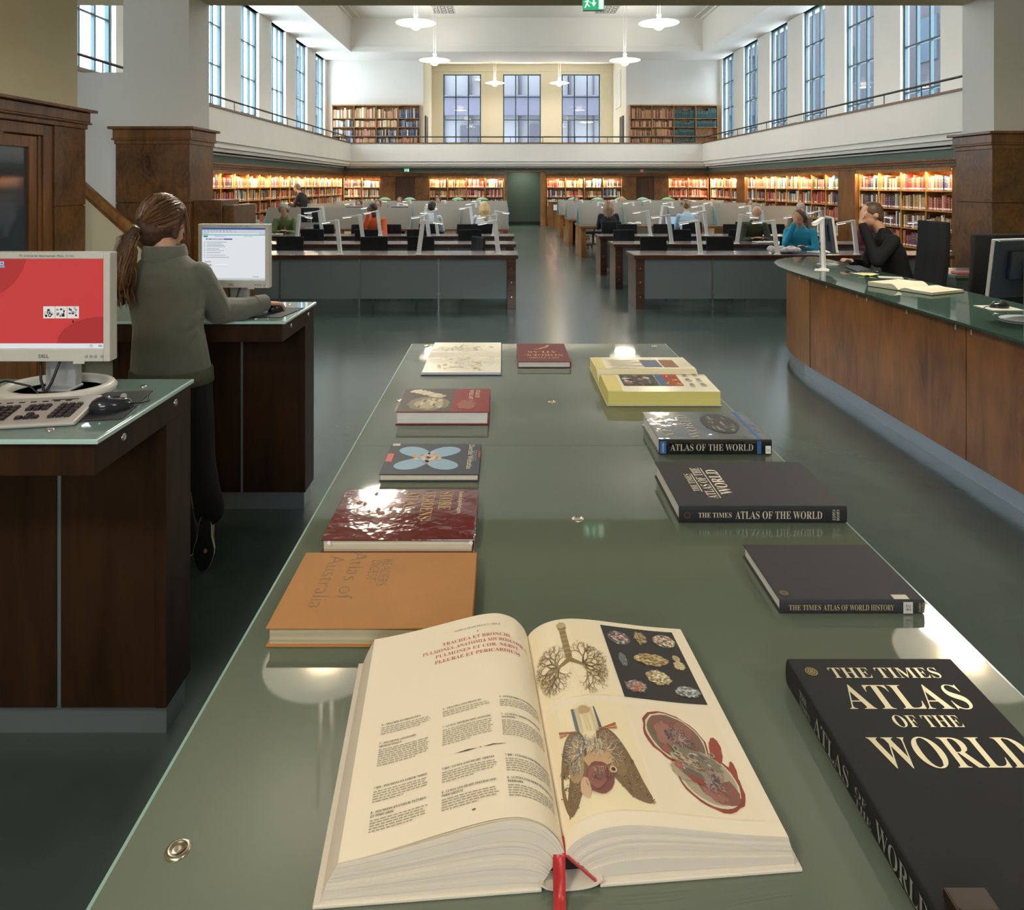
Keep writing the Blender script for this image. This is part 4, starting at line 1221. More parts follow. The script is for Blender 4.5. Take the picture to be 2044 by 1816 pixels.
def draw_section(mm, f):
    tinted(.47, .93, .05, .50, lin('#eadcc0'), .0004, mm)
    F = lambda k: (lambda x, y: f(x, y, k))
    rot = -.35
    def lobe(cx, cy, rx, ry, c, k, rg=.04, n=30): fan(mm, blob(F(k), cx, cy, rx, ry, n, rg, rb, rot), lin(c))
    lobe(.42, .70, .37, .28, '#8e3a2c', .0009); lobe(.62, .32, .36, .29, '#8e3a2c', .0010)
    lobe(.425, .70, .345, .26, '#d6caae', .0011, .02); lobe(.61, .325, .335, .27, '#d6caae', .0012, .02)
    lobe(.43, .70, .325, .243, '#6f6350', .0013, .02); lobe(.61, .33, .315, .25, '#a89c82', .0014, .02)
    lobe(.86, .60, .07, .15, '#94402f', .0013, .05); lobe(.93, .34, .045, .17, '#94402f', .0012, .04)
    lobe(.43, .745, .275, .18, '#7f5448', .0016, .04); lobe(.68, .24, .235, .15, '#85524a', .0016, .05)
    lobe(.30, .74, .10, .12, '#9a6a58', .0017, .2); lobe(.55, .78, .10, .10, '#8d5c50', .0017, .2); lobe(.62, .20, .13, .09, '#9a645a', .0017, .2)
    lobe(.47, .69, .15, .09, '#4a4648', .0018, .25); lobe(.66, .30, .10, .06, '#56525a', .0018, .3)
    for cx, cy, n in ((.46, .69, 30), (.66, .29, 22)):
        for i in range(n): branch(mm, f, cx, cy, rb.uniform(0, 2*PI), rb.uniform(.03, .06), .005, 4, ['#b8877a', '#6a5a58', '#a0685a', '#46464e', '#c9b8a4'], .0021)
    lobe(.58, .50, .27, .075, '#7d7464', .0022, .12); lobe(.42, .46, .17, .075, '#b7a888', .0023, .18); lobe(.36, .36, .13, .09, '#a99a7c', .0023, .15)
    lobe(.48, .34, .17, .075, '#8f8676', .0024, .1); lobe(.46, .33, .12, .05, '#6f5a50', .0025, .15)
    lobe(.25, .56, .045, .035, '#9c5148', .0026, .2); lobe(.33, .42, .04, .05, '#a8584a', .0026, .25); lobe(.48, .28, .09, .03, '#8f3f34', .0026, .2)
    for cx, cy, r_, cc in ((.37, .58, .035, '#5a5048'), (.52, .505, .042, '#6a5c50'), (.78, .54, .03, '#4c4440'), (.60, .47, .025, '#8a5642')):
        lobe(cx, cy, r_, r_*.85, '#a59a80', .0028, .1); lobe(cx, cy, r_*.62, r_*.5, cc, .0030, .1)
    for i in range(70):
        a = rb.uniform(0, 6.28); lobe(.5+rb.uniform(-.22, .25), .46+rb.uniform(-.08, .08), rb.uniform(.008, .03), rb.uniform(.004, .012), rb.choice(['#948a74', '#6c6252', '#c0b496', '#8a5a4a', '#5a564e']), .0027+.000004*i, .3, 8)
plate('section_plate', P_(.49, .06, .42, .42), draw_section)
# ribbon, red lining
M['ribbon'] = mat('red_satin_ribbon', '#b32424', .35, sheen=.3)
m = MB(); pts = [(-.006, .02, .0475), (-.0065, .001, .0455), (-.008, -.004, .040), (-.009, -.010, .024), (-.0095, -.016, .008), (-.011, -.028, .0022), (-.014, -.07, .0012), (-.018, -.15, .0012)]
vs = []
for x, y, z in pts: vs += [(x-.008, y, z), (x+.008, y, z), (x+.008, y-.0002, z-.0006), (x-.008, y-.0002, z-.0006)]
m.add(vs, [f for i in range(len(pts)-1) for f in ((4*i, 4*i+4, 4*i+5, 4*i+1), (4*i+3, 4*i+2, 4*i+6, 4*i+7), (4*i, 4*i+3, 4*i+7, 4*i+4), (4*i+1, 4*i+5, 4*i+6, 4*i+2))], 0, None, None, True)
m.build('ribbon', [M['ribbon']], AB)
m = MB(); m.prism([(.0, .043), (.005, .0415), (.046, .004), (.041, .0045)], -.0035, -.0005, M=Matrix.Rotation(PI/2, 4, 'X') @ Matrix.Scale(-1, 4, (0, 0, 1)))
m.build('red_lining', [M['ribbon']], AB)
# ---------------- stair side at the left ----------------
b = MB(); b.prism([(-4.35, 0), (-3.2, 0), (-3.2, .68), (-4.35, 1.72)], 7.1, 7.18, M=Matrix(((1,0,0,0),(0,0,1,0),(0,1,0,0),(0,0,0,1))))
struct('wall_stair_front', b, M['cream'])
b = MB(); b.box(-4.35, -3.2, 7.08, 7.1, 0, .12)
struct('baseboard_stair', b, M['oakdark'])
t = thing('stair_handrail', 'brown wooden handrail sloping down along the cream stair side', 'handrail', (-4.35, 7.14, 1.72))
m = MB(); dv = Vector((1.15, 0, -1.04)).normalized(); nv = Vector((1.04, 0, 1.15)).normalized()
L = 1.55; sec = [(-.055, -.005), (-.055, .035), (-.03, .06), (.03, .06), (.055, .035), (.055, -.005)]
vs = [Vector((0, y, 0))+nv*z for y, z in sec]+[Vector((0, y, 0))+nv*z+dv*L for y, z in sec]
m.add(vs, [(i, 6+i, 6+(i+1) % 6, (i+1) % 6) for i in range(6)]+[(0,1,2,3,4,5), (11,10,9,8,7,6)])
m.build('rail', [M['oak']], t, .004)
m = MB(); vs = [Vector((0, y, 0))+nv*z for y, z in ((-.045, -.04), (-.045, -.005), (.045, -.005), (.045, -.04))]; vs += [v+dv*L for v in vs]
m.add(vs, [(i, 4+i, 4+(i+1) % 4, (i+1) % 4) for i in range(4)]+[(0,1,2,3), (7,6,5,4)])
m.build('rail_moulding', [M['oakdark']], t)

# ---------------- standing computer kiosks ----------------
ZK = 1.066
M['kglass'] = mat('pale_teal_frosted_glass', '#6d8580', .05, spec=.6)
M['kedge'] = mat('pale_glass_edge', '#b5d6d0', .1)
def kiosk():
    t = thing('computer_kiosk', 'dark wood standing computer kiosk with teal glass top, nearest at the left edge', 'kiosk', (-1.53, 2.0, 0), 0, 'standing computer kiosks')
    glass_slab('glass_top', -.52, .52, -.255, .29, ZK-.014, ZK, t, M['kglass'])
    t.children[0].data.materials[1] = M['kedge']
    m = MB(); m.box(-.5, .5, -.235, .31, ZK-.1, ZK-.0145); m.build('apron', [M['kiosk']], t, .002)
    m = MB(); m.prism([(.16, .0), (.35, .0), (.35, ZK-.1005), (.06, ZK-.1005), (.16, ZK-.17)], .47, .5, M=Matrix(((0,0,1,0),(1,0,0,0),(0,1,0,0),(0,0,0,1))) ); 
    m2 = MB(); m2.box(.465, .5, .142, .31, .1, ZK-.1005); m2.build('side_panel', [M['kiosk']], t, .002)
    m2 = MB(); m2.box(-.5, -.465, .142, .31, .1, ZK-.1005); m2.build('side_panel', [M['kiosk']], t, .002)
    for x0, x1 in ((-.4645, -.176), (-.162, .162), (.176, .4645)):
        m = MB(); m.box(x0, x1, .144, .305, .1, ZK-.1005); m.build('front_panel', [M['kiosk']], t, .002)
    for x in (-.169, .169):
        m = MB(); m.box(x-.0068, x+.0068, .15, .30, .1, ZK-.101); m.build('seam_strip', [M['plinth']], t)
    m = MB(); m.box(-.485, .485, .175, .30, 0, .0995); m.build('plinth', [M['plinth']], t)
    sb = MB(); sb.lathe([(.011, 0), (.011, .002), (.008, .004), (.004, .003), (0, .003)], n=18)
    sme = sb.mesh('screw', [M['chrome']])
    for x, y in ((-.35, .2), (.4, .2), (-.35, -.19), (.36, -.19)):
        o = bpy.data.objects.new('screw', sme); C.objects.link(o); o.parent = t; o.location = (x, y, ZK)
    for y in (-.1, .2):
        o = bpy.data.objects.new('screw', sme); C.objects.link(o); o.parent = t; o.location = (.5, y, ZK-.05); o.rotation_euler = (0, PI/2, 0)
    return t
k1 = kiosk()
k2 = copy_tree(k1); k2.location = (-1.53, 3.5, 0); k2['label'] = 'dark wood standing computer kiosk that the woman in green leans on'

M['bezel'] = mat('silver_grey_plastic', '#d2d0c8', .38, spec=.5)
M['bezel2'] = mat('silver_stand', '#a4a8aa', .4)
def scr(fn):
    """flat screen colours: fn paints rectangles in (u, v) from the top left"""
    m = MB()
    fn(m)
    return m
SW, SH = .334, .268
def sq(m, u0, v0, u1, v1, c, k=0.):
    m.quad((-SW/2+SW*u0, -k, -SH*v0), (-SW/2+SW*u0, -k, -SH*v1), (-SW/2+SW*u1, -k, -SH*v1), (-SW/2+SW*u1, -k, -SH*v0), 0, lin(c))
def st(m, s, u, v, size, c, k=.0008, w=None, style='sans', off=0.): m.text(s, lambda x, y: (-SW/2+SW*u+x, -k, -SH*v+y), size, 0, 0, w, style, 'l', off, 0, lin(c))
def screen_red(m):
    sq(m, 0, 0, 1, .945, '#cf3a3c')
    n = 16
    p0 = [(-SW/2, -.0003, 0)]+[(-SW/2+SW*.30*math.cos(PI/2*i/n)**1.3, -.0003, -SH*.42*math.sin(PI/2*i/n)**1.3) for i in range(n+1)]
    m.add(p0, [(0, i+2, i+1) for i in range(n)], 0, lin('#b32c30'))
    p0 = [(SW/2, -.0003, -SH*.945)]+[(SW/2-SW*.42*math.cos(PI/2*i/n), -.0003, -SH*.945+SH*.30*math.sin(PI/2*i/n)) for i in range(n+1)]
    m.add(p0, [(0, i+1, i+2) for i in range(n)], 0, lin('#b02b2f'))
    sq(m, 0, .945, 1, 1, '#e9edf2'); st(m, 'Start', .015, .985, .006, '#333333'); sq(m, .87, .955, .9, .99, '#c9ccd0', .0005); sq(m, .95, .96, .985, .985, '#aab0b8', .0005)
    sq(m, .065, .03, .10, .065, '#e8f0fa', .0004); sq(m, .07, .037, .095, .06, '#3a7fc8', .0006); sq(m, .06, .072, .108, .098, '#7fa4cc', .0004)
    for i in range(3):
        u = .455+.108*i
        sq(m, u, .53, u+.104, .665, '#e9e6e0', .0004)
        for k in range(16):
            a, b2 = u+.006+rb.uniform(0, .07), .537+rb.uniform(0, .09)
            sq(m, a, b2, a+rb.uniform(.008, .022), b2+rb.uniform(.008, .03), rb.choice(['#1c1c1e', '#8d9096', '#c4c6c8', '#4a4c50', '#303236']), .0006+.00001*k)
    fan(m, [(-SW/2+SW*(.515+.016*math.cos(a*.4)), -.0008, -SH*(.628+.022*math.sin(a*.4))) for a in range(16)], lin('#111111'))
    fan(m, [(-SW/2+SW*(.515+.008*math.cos(a*.4)), -.0009, -SH*(.628+.011*math.sin(a*.4))) for a in range(16)], lin('#dddddd'))
    sq(m, .715, .685, .73, .715, '#2a1414', .0004); st(m, 'nb.no', .74, .712, .006, '#8a2020')
def screen_web(m):
    sq(m, 0, 0, 1, 1, '#eef3f7'); sq(m, 0, 0, 1, .035, '#3c5aa8', .0003); sq(m, 0, .035, 1, .10, '#d5dae2', .0003); sq(m, 0, .1, 1, .122, '#c6ced8', .0003); sq(m, .1, .103, .9, .119, '#f4f8fa', .0005)
    for i in range(9): sq(m, .03+.05*i, .045, .055+.05*i, .06, '#9aa4b4', .0005); sq(m, .03+.06*i, .07, .06+.06*i, .09, '#b4bcc8', .0005)
    sq(m, 0, .128, 1, .143, '#49b2c4', .0003); sq(m, .02, .15, .09, .18, '#2f8aa0', .0005); sq(m, .2, .16, .36, .168, '#8a98a4', .0005); sq(m, .66, .16, .8, .168, '#a4aeb8', .0005)
    sq(m, .06, .205, .48, .228, '#34509c', .0004); st(m, 'Søk i bibliotekets base', .075, .224, .007, '#ffffff')
    for k, (v, w) in enumerate(((.27, .32), (.3, .25), (.33, .28), (.36, .3), (.4, .2), (.43, .28), (.47, .22), (.52, .3), (.56, .36))):
        sq(m, .03, v, .05, v+.012, '#7f93c4', .0004); sq(m, .07, v, .07+w, v+.010, '#a4b0c4' if k % 2 else '#8a98b0', .0004)
    sq(m, .04, .64, .14, .665, '#b8bec8', .0004); sq(m, .04, .70, .15, .73, '#a8b0bc', .0004); sq(m, .2, .70, .42, .73, '#ffffff', .0004); sq(m, .2, .728, .42, .732, '#8890a0', .0006)
    sq(m, 0, .965, 1, 1, '#c8cfda', .0003); sq(m, .03, .97, .12, .99, '#9aa8c0', .0005); sq(m, .8, .93, .9, .94, '#8a94a4', .0005)
def monitor(label, screenfn, loc, rz):
    t = thing('computer_monitor', label, 'monitor', loc, rz, 'flat screens on the kiosks')
    z0, z1, w = .103, .43, .374
    m = MB()
    for x0, x1, a, b2 in ((-w/2, -SW/2, z0, z1), (SW/2, w/2, z0, z1), (-SW/2, SW/2, z1-.020, z1), (-SW/2, SW/2, z0, z1-.020-SH)): m.box(x0, x1, -.022, .02, a, b2)
    m.box(-w/2+.0012, w/2-.0012, -.0155, .0192, z0+.0012, z1-.0012)
    bz = m.build('bezel', [M['bezel']], t, .003)
    m = scr(screenfn)
    s = m.build('screen', [M['screen']], t, loc=(0, -.0165, z1-.020))
    m = MB(); m.box(-w/2+.008, w/2-.008, .02, .035, z0+.008, z1-.008); m.box(-.13, .13, .035, .06, z0+.04, z1-.05); m.build('back_shell', [M['bezel2']], t, .006)
    m = MB(); m.text('PC til bruk for litteratursøk. Maks. 15 min.', lambda x, y: (x, -.0226, z1-.0135+y), .0068, 0, 0, .165, 'sans', 'c', 0, 0, lin('#3a3a38')); 
    m.text('DELL', lambda x, y: (x, -.0226, z0+.012+y), .0095, -.01, 0, .030, 'sans', 'c', .012, 0, lin('#2a2a2a')); m.build('lettering', INK, bz)
    m = MB(); m.box(.078, .112, -.0228, -.0221, z0-.006, z0+.018); st_ = m.build('paper_sticker', [mat('white_label_paper', '#d0cfc8', .7)], t)
    bb = MB(); bb.tube([(0, -.0215, 0), (0, -.0245, 0)], .0045, 12); bme_ = bb.mesh('button', [M['bezel2']])
    for k in range(4):
        o = bpy.data.objects.new('button', bme_); C.objects.link(o); o.parent = t; o.location = (.118+.0135*k+(.006 if k == 3 else 0), 0, z0+.016)
    m = MB(); m.box(-.047, .047, .04, .075, .006, z0+.12); m.build('stand_column', [M['bezel2']], t, .005)
    m = MB(); m.box(-.05, .05, .005, .078, .004, .012); m.build('stand_foot', [M['bezel2']], t, .003)
    m = MB(); n = 48; pts = []
    prof = [(.165, .0), (.168, .012), (.16, .022), (.147, .026), (.135, .018), (.134, .0)]
    m.lathe(prof, 0, .03, n, sx=1, sy=.78); m.build('base_ring', [M['bezel']], t)
    for k, pts in enumerate((((.03, .036, .16), (.025, .0, .10), (.012, -.02, .04), (.0, -.03, .014)), ((-.02, .036, .15), (-.035, .0, .10), (-.02, -.02, .05), (.0, -.035, .014)))):
        m = MB(); m.tube(pts, .004, 8); m.build('cable', [M['black']], t)
    m = MB(); m.lathe([(.038, .0005), (.038, .006), (.02, .007)], 0, -.035, 24); m.build('cable_grommet', [M['black']], t)
    return t
m1 = monitor('silver flat screen showing a red desktop, on the nearest kiosk', screen_red, (-1.365, 2.12, ZK+.0006), 0)
m2_ = monitor('silver flat screen showing a white web page, in front of the woman in green', screen_web, (-1.385, 3.62, ZK+.0006), math.radians(-4))
for pts in (((-.16, -.03, .0035), (-.12, -.01, .03), (-.03, .0, .06), (.0, .0, .03), (.02, -.02, .006)),):
    m = MB(); m.tube([Vector(p) for p in ((-.27, -.10, .005), (-.19, -.06, .03), (-.1, -.055, .055), (-.03, -.055, .04), (0, -.055, .014))], .003, 8)
    m.build('cable', [M['black']], m1)
# keyboard, pads and mice
t = thing('keyboard', 'silver keyboard with black keys on the nearest kiosk', 'keyboard', (-1.364, 1.904, ZK+.0006), math.radians(10))
m = MB(); m.add([(-.225,-.105,0),(.225,-.105,0),(.225,.095,0),(-.225,.095,0),(-.225,-.105,.012),(.225,-.105,.012),(.222,.092,.026),(-.222,.092,.026)], [(3,2,1,0),(4,5,6,7),(0,1,5,4),(1,2,6,5),(2,3,7,6),(3,0,4,7)])
m.build('case', [mat('silver_keyboard_case', '#b4b2ac', .35)], t, .006)
kb = MB(); kb.add([(-.0082,-.008,0),(.0082,-.008,0),(.0082,.008,0),(-.0082,.008,0),(-.0066,-.006,.007),(.0066,-.006,.007),(.0066,.006,.007),(-.0066,.006,.007)], [(3,2,1,0),(4,5,6,7),(0,1,5,4),(1,2,6,5),(2,3,7,6),(3,0,4,7)])
kme = kb.mesh('key', [mat('black_key', '#1c1c1f', .35)])
for r_ in range(5):
    for k in range(21):
        x = -.205+.0198*k
        if k in (13, 17) or (k in (14, 15, 16) and r_ in (2,)): continue
        if k in (14, 16) and r_ == 1: continue
        y = -.065+.0195*r_
        o = bpy.data.objects.new('key', kme); C.objects.link(o); o.parent = t
        o.location = (x, y, .012+(y+.105)*.07-.0004); o.rotation_euler = (.07, 0, 0)
m = MB()
for k in range(9): m.box(-.1+.03*k, -.085+.03*k, .05, .056, .0225, .0245)
m.box(.1, .17, .06, .066, .0225, .0245); m.build('media_key_strip', [M['black']], t)
M['padm'] = mat('black_mouse_pad', '#23262c', .6)
M['mousem'] = mat('glossy_dark_mouse', '#25282e', .15, spec=.6)
for (x, y, lb, mx, my, mr, ml) in ((-1.14, 2.005, 'black mouse pad lying beside the keyboard', -1.096, 1.965, -52, 'glossy dark mouse on the pad beside the keyboard'), (-1.13, 3.47, 'black mouse pad under the hand of the woman in green', -1.135, 3.50, -10, 'dark mouse under the hand of the woman in green')):
    m = MB(); m.box(-.09, .09, -.132, .132, 0, .003)
    o = m.build('mouse_pad', [M['padm']], None, .001, loc=(x, y, ZK+.0006)); o.rotation_euler = (0, 0, math.radians(10 if y < 3 else -8)); tag(o, lb, 'mouse pad', 'mouse pads')
    t = thing('computer_mouse', ml, 'mouse', (mx, my, ZK+.0042), math.radians(mr), 'computer mice on the kiosks')
    m = MB(); vs = []; n = 20
    for zz, k in ((0, .96), (.008, 1.0), (.018, .97), (.027, .84), (.034, .58), (.037, .25), (.0375, .02)):
        for i in range(n):
            a = 2*PI*i/n
            vs.append((.031*k*math.cos(a)*(1-.08*math.sin(a)), .056*k*math.sin(a)-.006*(zz/.0375), zz*(1-.12*math.sin(a))))
    m.add(vs, [(j*n+i, j*n+(i+1) % n, (j+1)*n+(i+1) % n, (j+1)*n+i) for j in range(6) for i in range(n)], 0, None, None, True)
    m.add(vs, [tuple(range(n-1, -1, -1))])
    body = m.build('mouse_body', [M['mousem']], t)
    m = MB(); m.lathe([(.008, -.003), (.009, 0), (.008, .003)], n=16, M=Matrix.Translation((0, .028, .031)) @ Matrix.Rotation(PI/2, 4, 'Y')); m.build('scroll_wheel', [M['bezel2']], body)
    m = MB(); m.tube([(0, .053, .008), (0, .075, .004), (-.03, .10, .0), (-.08, .11, -.001)], .0022, 6); m.build('cord', [M['black']], t)
    m = MB(); m.add([(.018*math.cos(a*.5), -.02+.022*math.sin(a*.5), .0372-.012*(abs(math.sin(a*.5))**2)*.6) for a in range(13)], [tuple(range(13))]); 
# ---------------- exit signs ----------------
M['signgreen'] = mat('lit_green_sign', '#35b277', .4, emit=.55, attr=True)
def exit_sign(label, loc, s, full=True, bgc='#2fae74'):
    t = thing('exit_sign', label, 'sign', loc)
    m = MB(); m.box(-.5*s, .5*s, -.03, .03, -.66*s, 0); m.build('sign_box', [M['whitemetal']], t, .003)
    m = MB(); g, w_ = lin(bgc), lin('#eafff4')
    f = lambda x, y, k=.0312: (x*s, -k, y*s)
    def r_(x0, y0, x1, y1, c, k=.0318): m.quad(f(x0, y0, k), f(x1, y0, k), f(x1, y1, k), f(x0, y1, k), 0, c)
    r_(-.49, -.65, .49, -.01, g, .0306)
    r_(.24, -.6, .46, -.06, w_)
    r_(-.03, -.3, .05, -.08, w_); m.add([f(-.11, -.3, .0318), f(.13, -.3, .0318), f(.01, -.5, .0318)], [(0, 2, 1)], 0, w_)
    fan(m, [f(-.28+.045*math.cos(a*.52), -.13+.045*math.sin(a*.52), .0318) for a in range(12)], w_)
    for a, b2, c_, d_ in (((-.3, -.18), (-.22, -.2), (-.27, -.4), (-.35, -.37)), ((-.27, -.37), (-.33, -.36), (-.2, -.52), (-.16, -.47)), ((-.34, -.36), (-.28, -.4), (-.38, -.56), (-.43, -.54)), ((-.24, -.2), (-.2, -.24), (-.12, -.31), (-.15, -.34)), ((-.3, -.2), (-.32, -.24), (-.42, -.31), (-.4, -.25))):
        m.add([f(*a, .0318), f(*b2, .0318), f(*c_, .0318), f(*d_, .0318)], [(0,1,2,3)], 0, w_)
    m.build('sign_face', [M['signgreen']], t)
    return t
exit_sign('green exit sign with running figure hanging from the front beam at the top', (.985, 7.7, ZB-.005), .235)
exit_sign('tiny green exit sign on the green frieze above the left back door', (-3.93, SY-.13, 2.34), .2)
t = tag(MB().box(-.1, .1, -.015, .015, -.16, 0).build('notice_sign', [mat('brown_sign', '#a8714e', .5)], None, .003, loc=(5.62, SY-.11, 2.34)), 'small brownish sign on the green frieze above the right back door', 'sign')
m = MB(); m.quad((-.05, -.0158, -.13), (.05, -.0158, -.13), (.05, -.0158, -.03), (-.05, -.0158, -.03), 0, lin('#e0c8b4')); m.build('sign_mark', INK, t)
# ceiling air grilles
for x, lb in ((-2.29, 'left patterned air grille in the hall ceiling'), (3.95, 'right patterned air grille in the hall ceiling')):
    t = thing('ceiling_vent', lb, 'vent', (x, 26.7, 8.36), 0, 'ceiling air grilles')
    m = MB(); m.box(-.42, .42, -.6, .6, -.012, -.001); m.build('plate', [mat('grey_vent_plate', '#b9bab6', .6)], t)
    m = MB(); 
    for k in range(3):
        for j in range(3):
            xx, yy = -.27+.27*k, -.38+.38*j
            m.box(xx-.1, xx+.1, yy-.14, yy-.11, -.02, -.012); m.box(xx-.1, xx+.1, yy+.11, yy+.14, -.02, -.012); m.box(xx-.1, xx-.075, yy-.11, yy+.11, -.02, -.012); m.box(xx+.075, xx+.1, yy-.11, yy+.11, -.02, -.012)
    m.build('slot_pattern', [mat('dark_vent_slots', '#4b5350', .7)], t)
# ---------------- people ----------------
def ring(m, z, cx, cy, rx, ry, n=20): return [(cx+rx*math.cos(2*PI*i/n), cy+ry*math.sin(2*PI*i/n), z) for i in range(n)]
def stack(m, levels, n=20):
    vs = []
    for z, cx, cy, rx, ry in levels: vs += ring(m, z, cx, cy, rx, ry, n)
    k = len(levels)
    m.add(vs, [(j*n+i, j*n+(i+1) % n, (j+1)*n+(i+1) % n, (j+1)*n+i) for j in range(k-1) for i in range(n)]+[tuple(range(n-1, -1, -1)), tuple((k-1)*n+i for i in range(n))], 0, None, None, True)
def chain(m, pts, rs, flat=1.):
    for (a, b_), (r0, r1) in zip(zip(pts, pts[1:]), zip(rs, rs[1:])): m.cap(a, b_, r0, r1, flat=flat)
def fingers(m, wrist, d, n, s, curl=.5, thumb=1):
    """palm and five bent fingers; d = forearm direction, n = back-of-hand normal, s = towards the thumb"""
    w = Vector(wrist); d = Vector(d).normalized(); n = Vector(n).normalized(); s = Vector(s).normalized()
    for k in (-.026, -.009, .009, .026): m.cap(w+s*k*.6, w+d*.085+s*k, .013, .0105)
    for k, L in ((.027, .072), (.0095, .082), (-.009, .077), (-.027, .06)):
        p = w+d*.085+s*k
        q = p+(d*math.cos(curl*.5)-n*math.sin(curl*.5))*L*.45; u = q+(d*math.cos(curl*1.3)-n*math.sin(curl*1.3))*L*.33; v = u+(d*math.cos(curl*1.9)-n*math.sin(curl*1.9))*L*.25
        m.cap(p, q, .0095, .0085); m.cap(q, u, .0085, .0078); m.cap(u, v, .0078, .0068)
    p = w+d*.02+s*.03; q = p+d*.03+s*.022-n*.008; u = q+d*.028+s*.006-n*.01
    m.cap(w+s*.012+d*.01, p, .014, .012); m.cap(p, q, .012, .0105); m.cap(q, u, .0105, .009)
def head(m, c, fwd, r=1.):
    """skull, jaw, nose, ears; fwd = direction of the face"""
    c = Vector(c); f = Vector(fwd).normalized(); up = Vector((0, 0, 1)); s = f.cross(up).normalized()
    if abs(f.z) > .01: up = s.cross(f).normalized()
    B = Matrix((s, f, up)).transposed().to_4x4()
    m.ell(c+up*.02*r, (.074*r, .092*r, .092*r), B); m.ell(c+f*.028*r-up*.045*r, (.056*r, .062*r, .068*r), B)
    m.ell(c+f*.06*r-up*.088*r, (.026*r, .022*r, .02*r), B)
    m.cap(c+f*.088*r-up*.004*r, c+f*.106*r-up*.034*r, .009*r, .012*r)
    m.ell(c+f*.082*r-up*.066*r, (.024*r, .012*r, .008*r), B); m.ell(c+f*.08*r+up*.018*r, (.045*r, .014*r, .008*r), B)
    for k in (-1, 1): m.ell(c+s*k*.076*r-up*.012*r-f*.004*r, (.009*r, .02*r, .03*r), B)
    return B
def eyes(c, fwd, parent, r=1., hair='#3a2a1c'):
    c = Vector(c); f = Vector(fwd).normalized(); s = f.cross(Vector((0, 0, 1))).normalized(); up = s.cross(f).normalized()
    B = Matrix((s, f, up)).transposed().to_4x4()
    for k in (-1, 1):
        m = MB(); m.ell(c+s*k*.031*r+f*.081*r-up*.002*r, (.013*r, .008*r, .008*r), B, 10, 0, lin('#e8e4dc')); m.ell(c+s*k*.031*r+f*.087*r-up*.002*r, (.006*r, .004*r, .006*r), B, 8, 0, lin('#2a1c14'))
        m.ell(c+s*k*.031*r+f*.086*r+up*.017*r, (.019*r, .006*r, .0035*r), B, 8, 0, lin(hair)); m.build('eye', INK, parent)
    m = MB(); m.ell(c+f*.093*r-up*.067*r, (.023*r, .006*r, .0055*r), B, 10, 0, lin('#a85a4c')); m.build('lips', INK, parent)
def strands(m, n, roots, rad, cols, rnd):
    pass

# -- the woman in green at the kiosk
W = thing('person', 'woman with brown ponytail in green fleece standing at the farther kiosk, seen from behind', 'person', (-1.445, 3.05, 0))
HC = (-.048, .03, 1.535); HF = (.62, .78, -.12)
m = MB()
head(m, HC, HF)
m.cap((-.03, .0, 1.38), (-.045, .015, 1.47), .052, .05)
stack(m, [(.84, 0, 0, .15, .105), (.95, -.005, 0, .155, .1), (1.08, -.01, 0, .12, .085), (1.22, -.015, 0, .14, .09), (1.30, -.015, 0, .13, .08), (1.37, -.02, 0, .08, .06)])
chain(m, [(.10, .02, 1.28), (.14, .15, 1.115), (.275, .355, 1.115)], [.048, .036, .027])
chain(m, [(-.13, .03, 1.28), (-.2, .17, 1.12), (-.06, .33, 1.10)], [.046, .036, .027])
fingers(m, (.278, .36, 1.122), (.36, .93, -.16), (.05, .15, 1), (-.93, .36, 0), .55)
fingers(m, (-.058, .335, 1.105), (.3, .95, -.1), (0, .1, 1), (.95, -.3, 0), .5)
chain(m, [(.08, .01, .88), (.105, .05, .49), (.135, .06, .25)], [.085, .055, .038])
chain(m, [(-.075, .0, .88), (-.04, .06, .48), (.0, .11, .09)], [.085, .055, .038])
chain(m, [(.135, .055, .25), (.138, .034, .1)], [.034, .026]); chain(m, [(0, .1, .06), (.03, .2, .045)], [.035, .03])
body = organic('body', m, M['skin'], W, .0055, 3)
eyes(HC, HF, W)
M['fleece'] = mat('olive_green_fleece', '#64665a', .95, bump=.25, bscale=260, sheen=.35, noise=.07, nscale=18)
m = MB()
stack(m, [(.845, .0, .005, .166, .122), (.9, 0, .0, .168, .125), (.99, -.005, -.002, .158, .118), (1.08, -.01, -.004, .147, .108), (1.18, -.014, -.006, .158, .112), (1.25, -.017, -.004, .166, .112), (1.30, -.018, 0, .165, .105), (1.345, -.02, .0, .14, .09), (1.385, -.024, .0, .095, .075), (1.415, -.03, .004, .068, .066)])
m.ell((-.015, -.035, 1.24), (.14, .085, .14))
chain(m, [(.115, .01, 1.305), (.14, .07, 1.21), (.145, .145, 1.125), (.205, .255, 1.112), (.262, .338, 1.120)], [.06, .06, .062, .055, .043])
chain(m, [(-.14, .02, 1.30), (-.19, .1, 1.20), (-.195, .18, 1.13), (-.12, .27, 1.115), (-.065, .325, 1.11)], [.06, .06, .06, .05, .04])
for k in range(7):      # folds at the elbow and waist
    a = R.uniform(-2.6, -.5); z = R.uniform(.95, 1.15)
    m.cap((.14*math.cos(a), .098*math.sin(a), z), (.15*math.cos(a+.4), .105*math.sin(a+.4), z+.05), .014, .010)
fl = organic('fleece', m, M['fleece'], W, .0065, 4)
m = MB(); stack(m, [(.838, .0, .004, .172, .128), (.842, .0, .004, .178, .134), (.90, .0, .003, .175, .131), (.905, .0, .003, .168, .124)], 40)
m.build('hem_band', [mat('ribbed_green_hem', '#4d513d', .95, bump=.4, bscale=90)], fl)
m = MB(); m.lathe([(.093, 1.372), (.094, 1.40), (.087, 1.43), (.08, 1.437), (.074, 1.43), (.072, 1.405)], -.03, .004, 30, sy=.95); m.build('collar', [M['fleece']], fl)
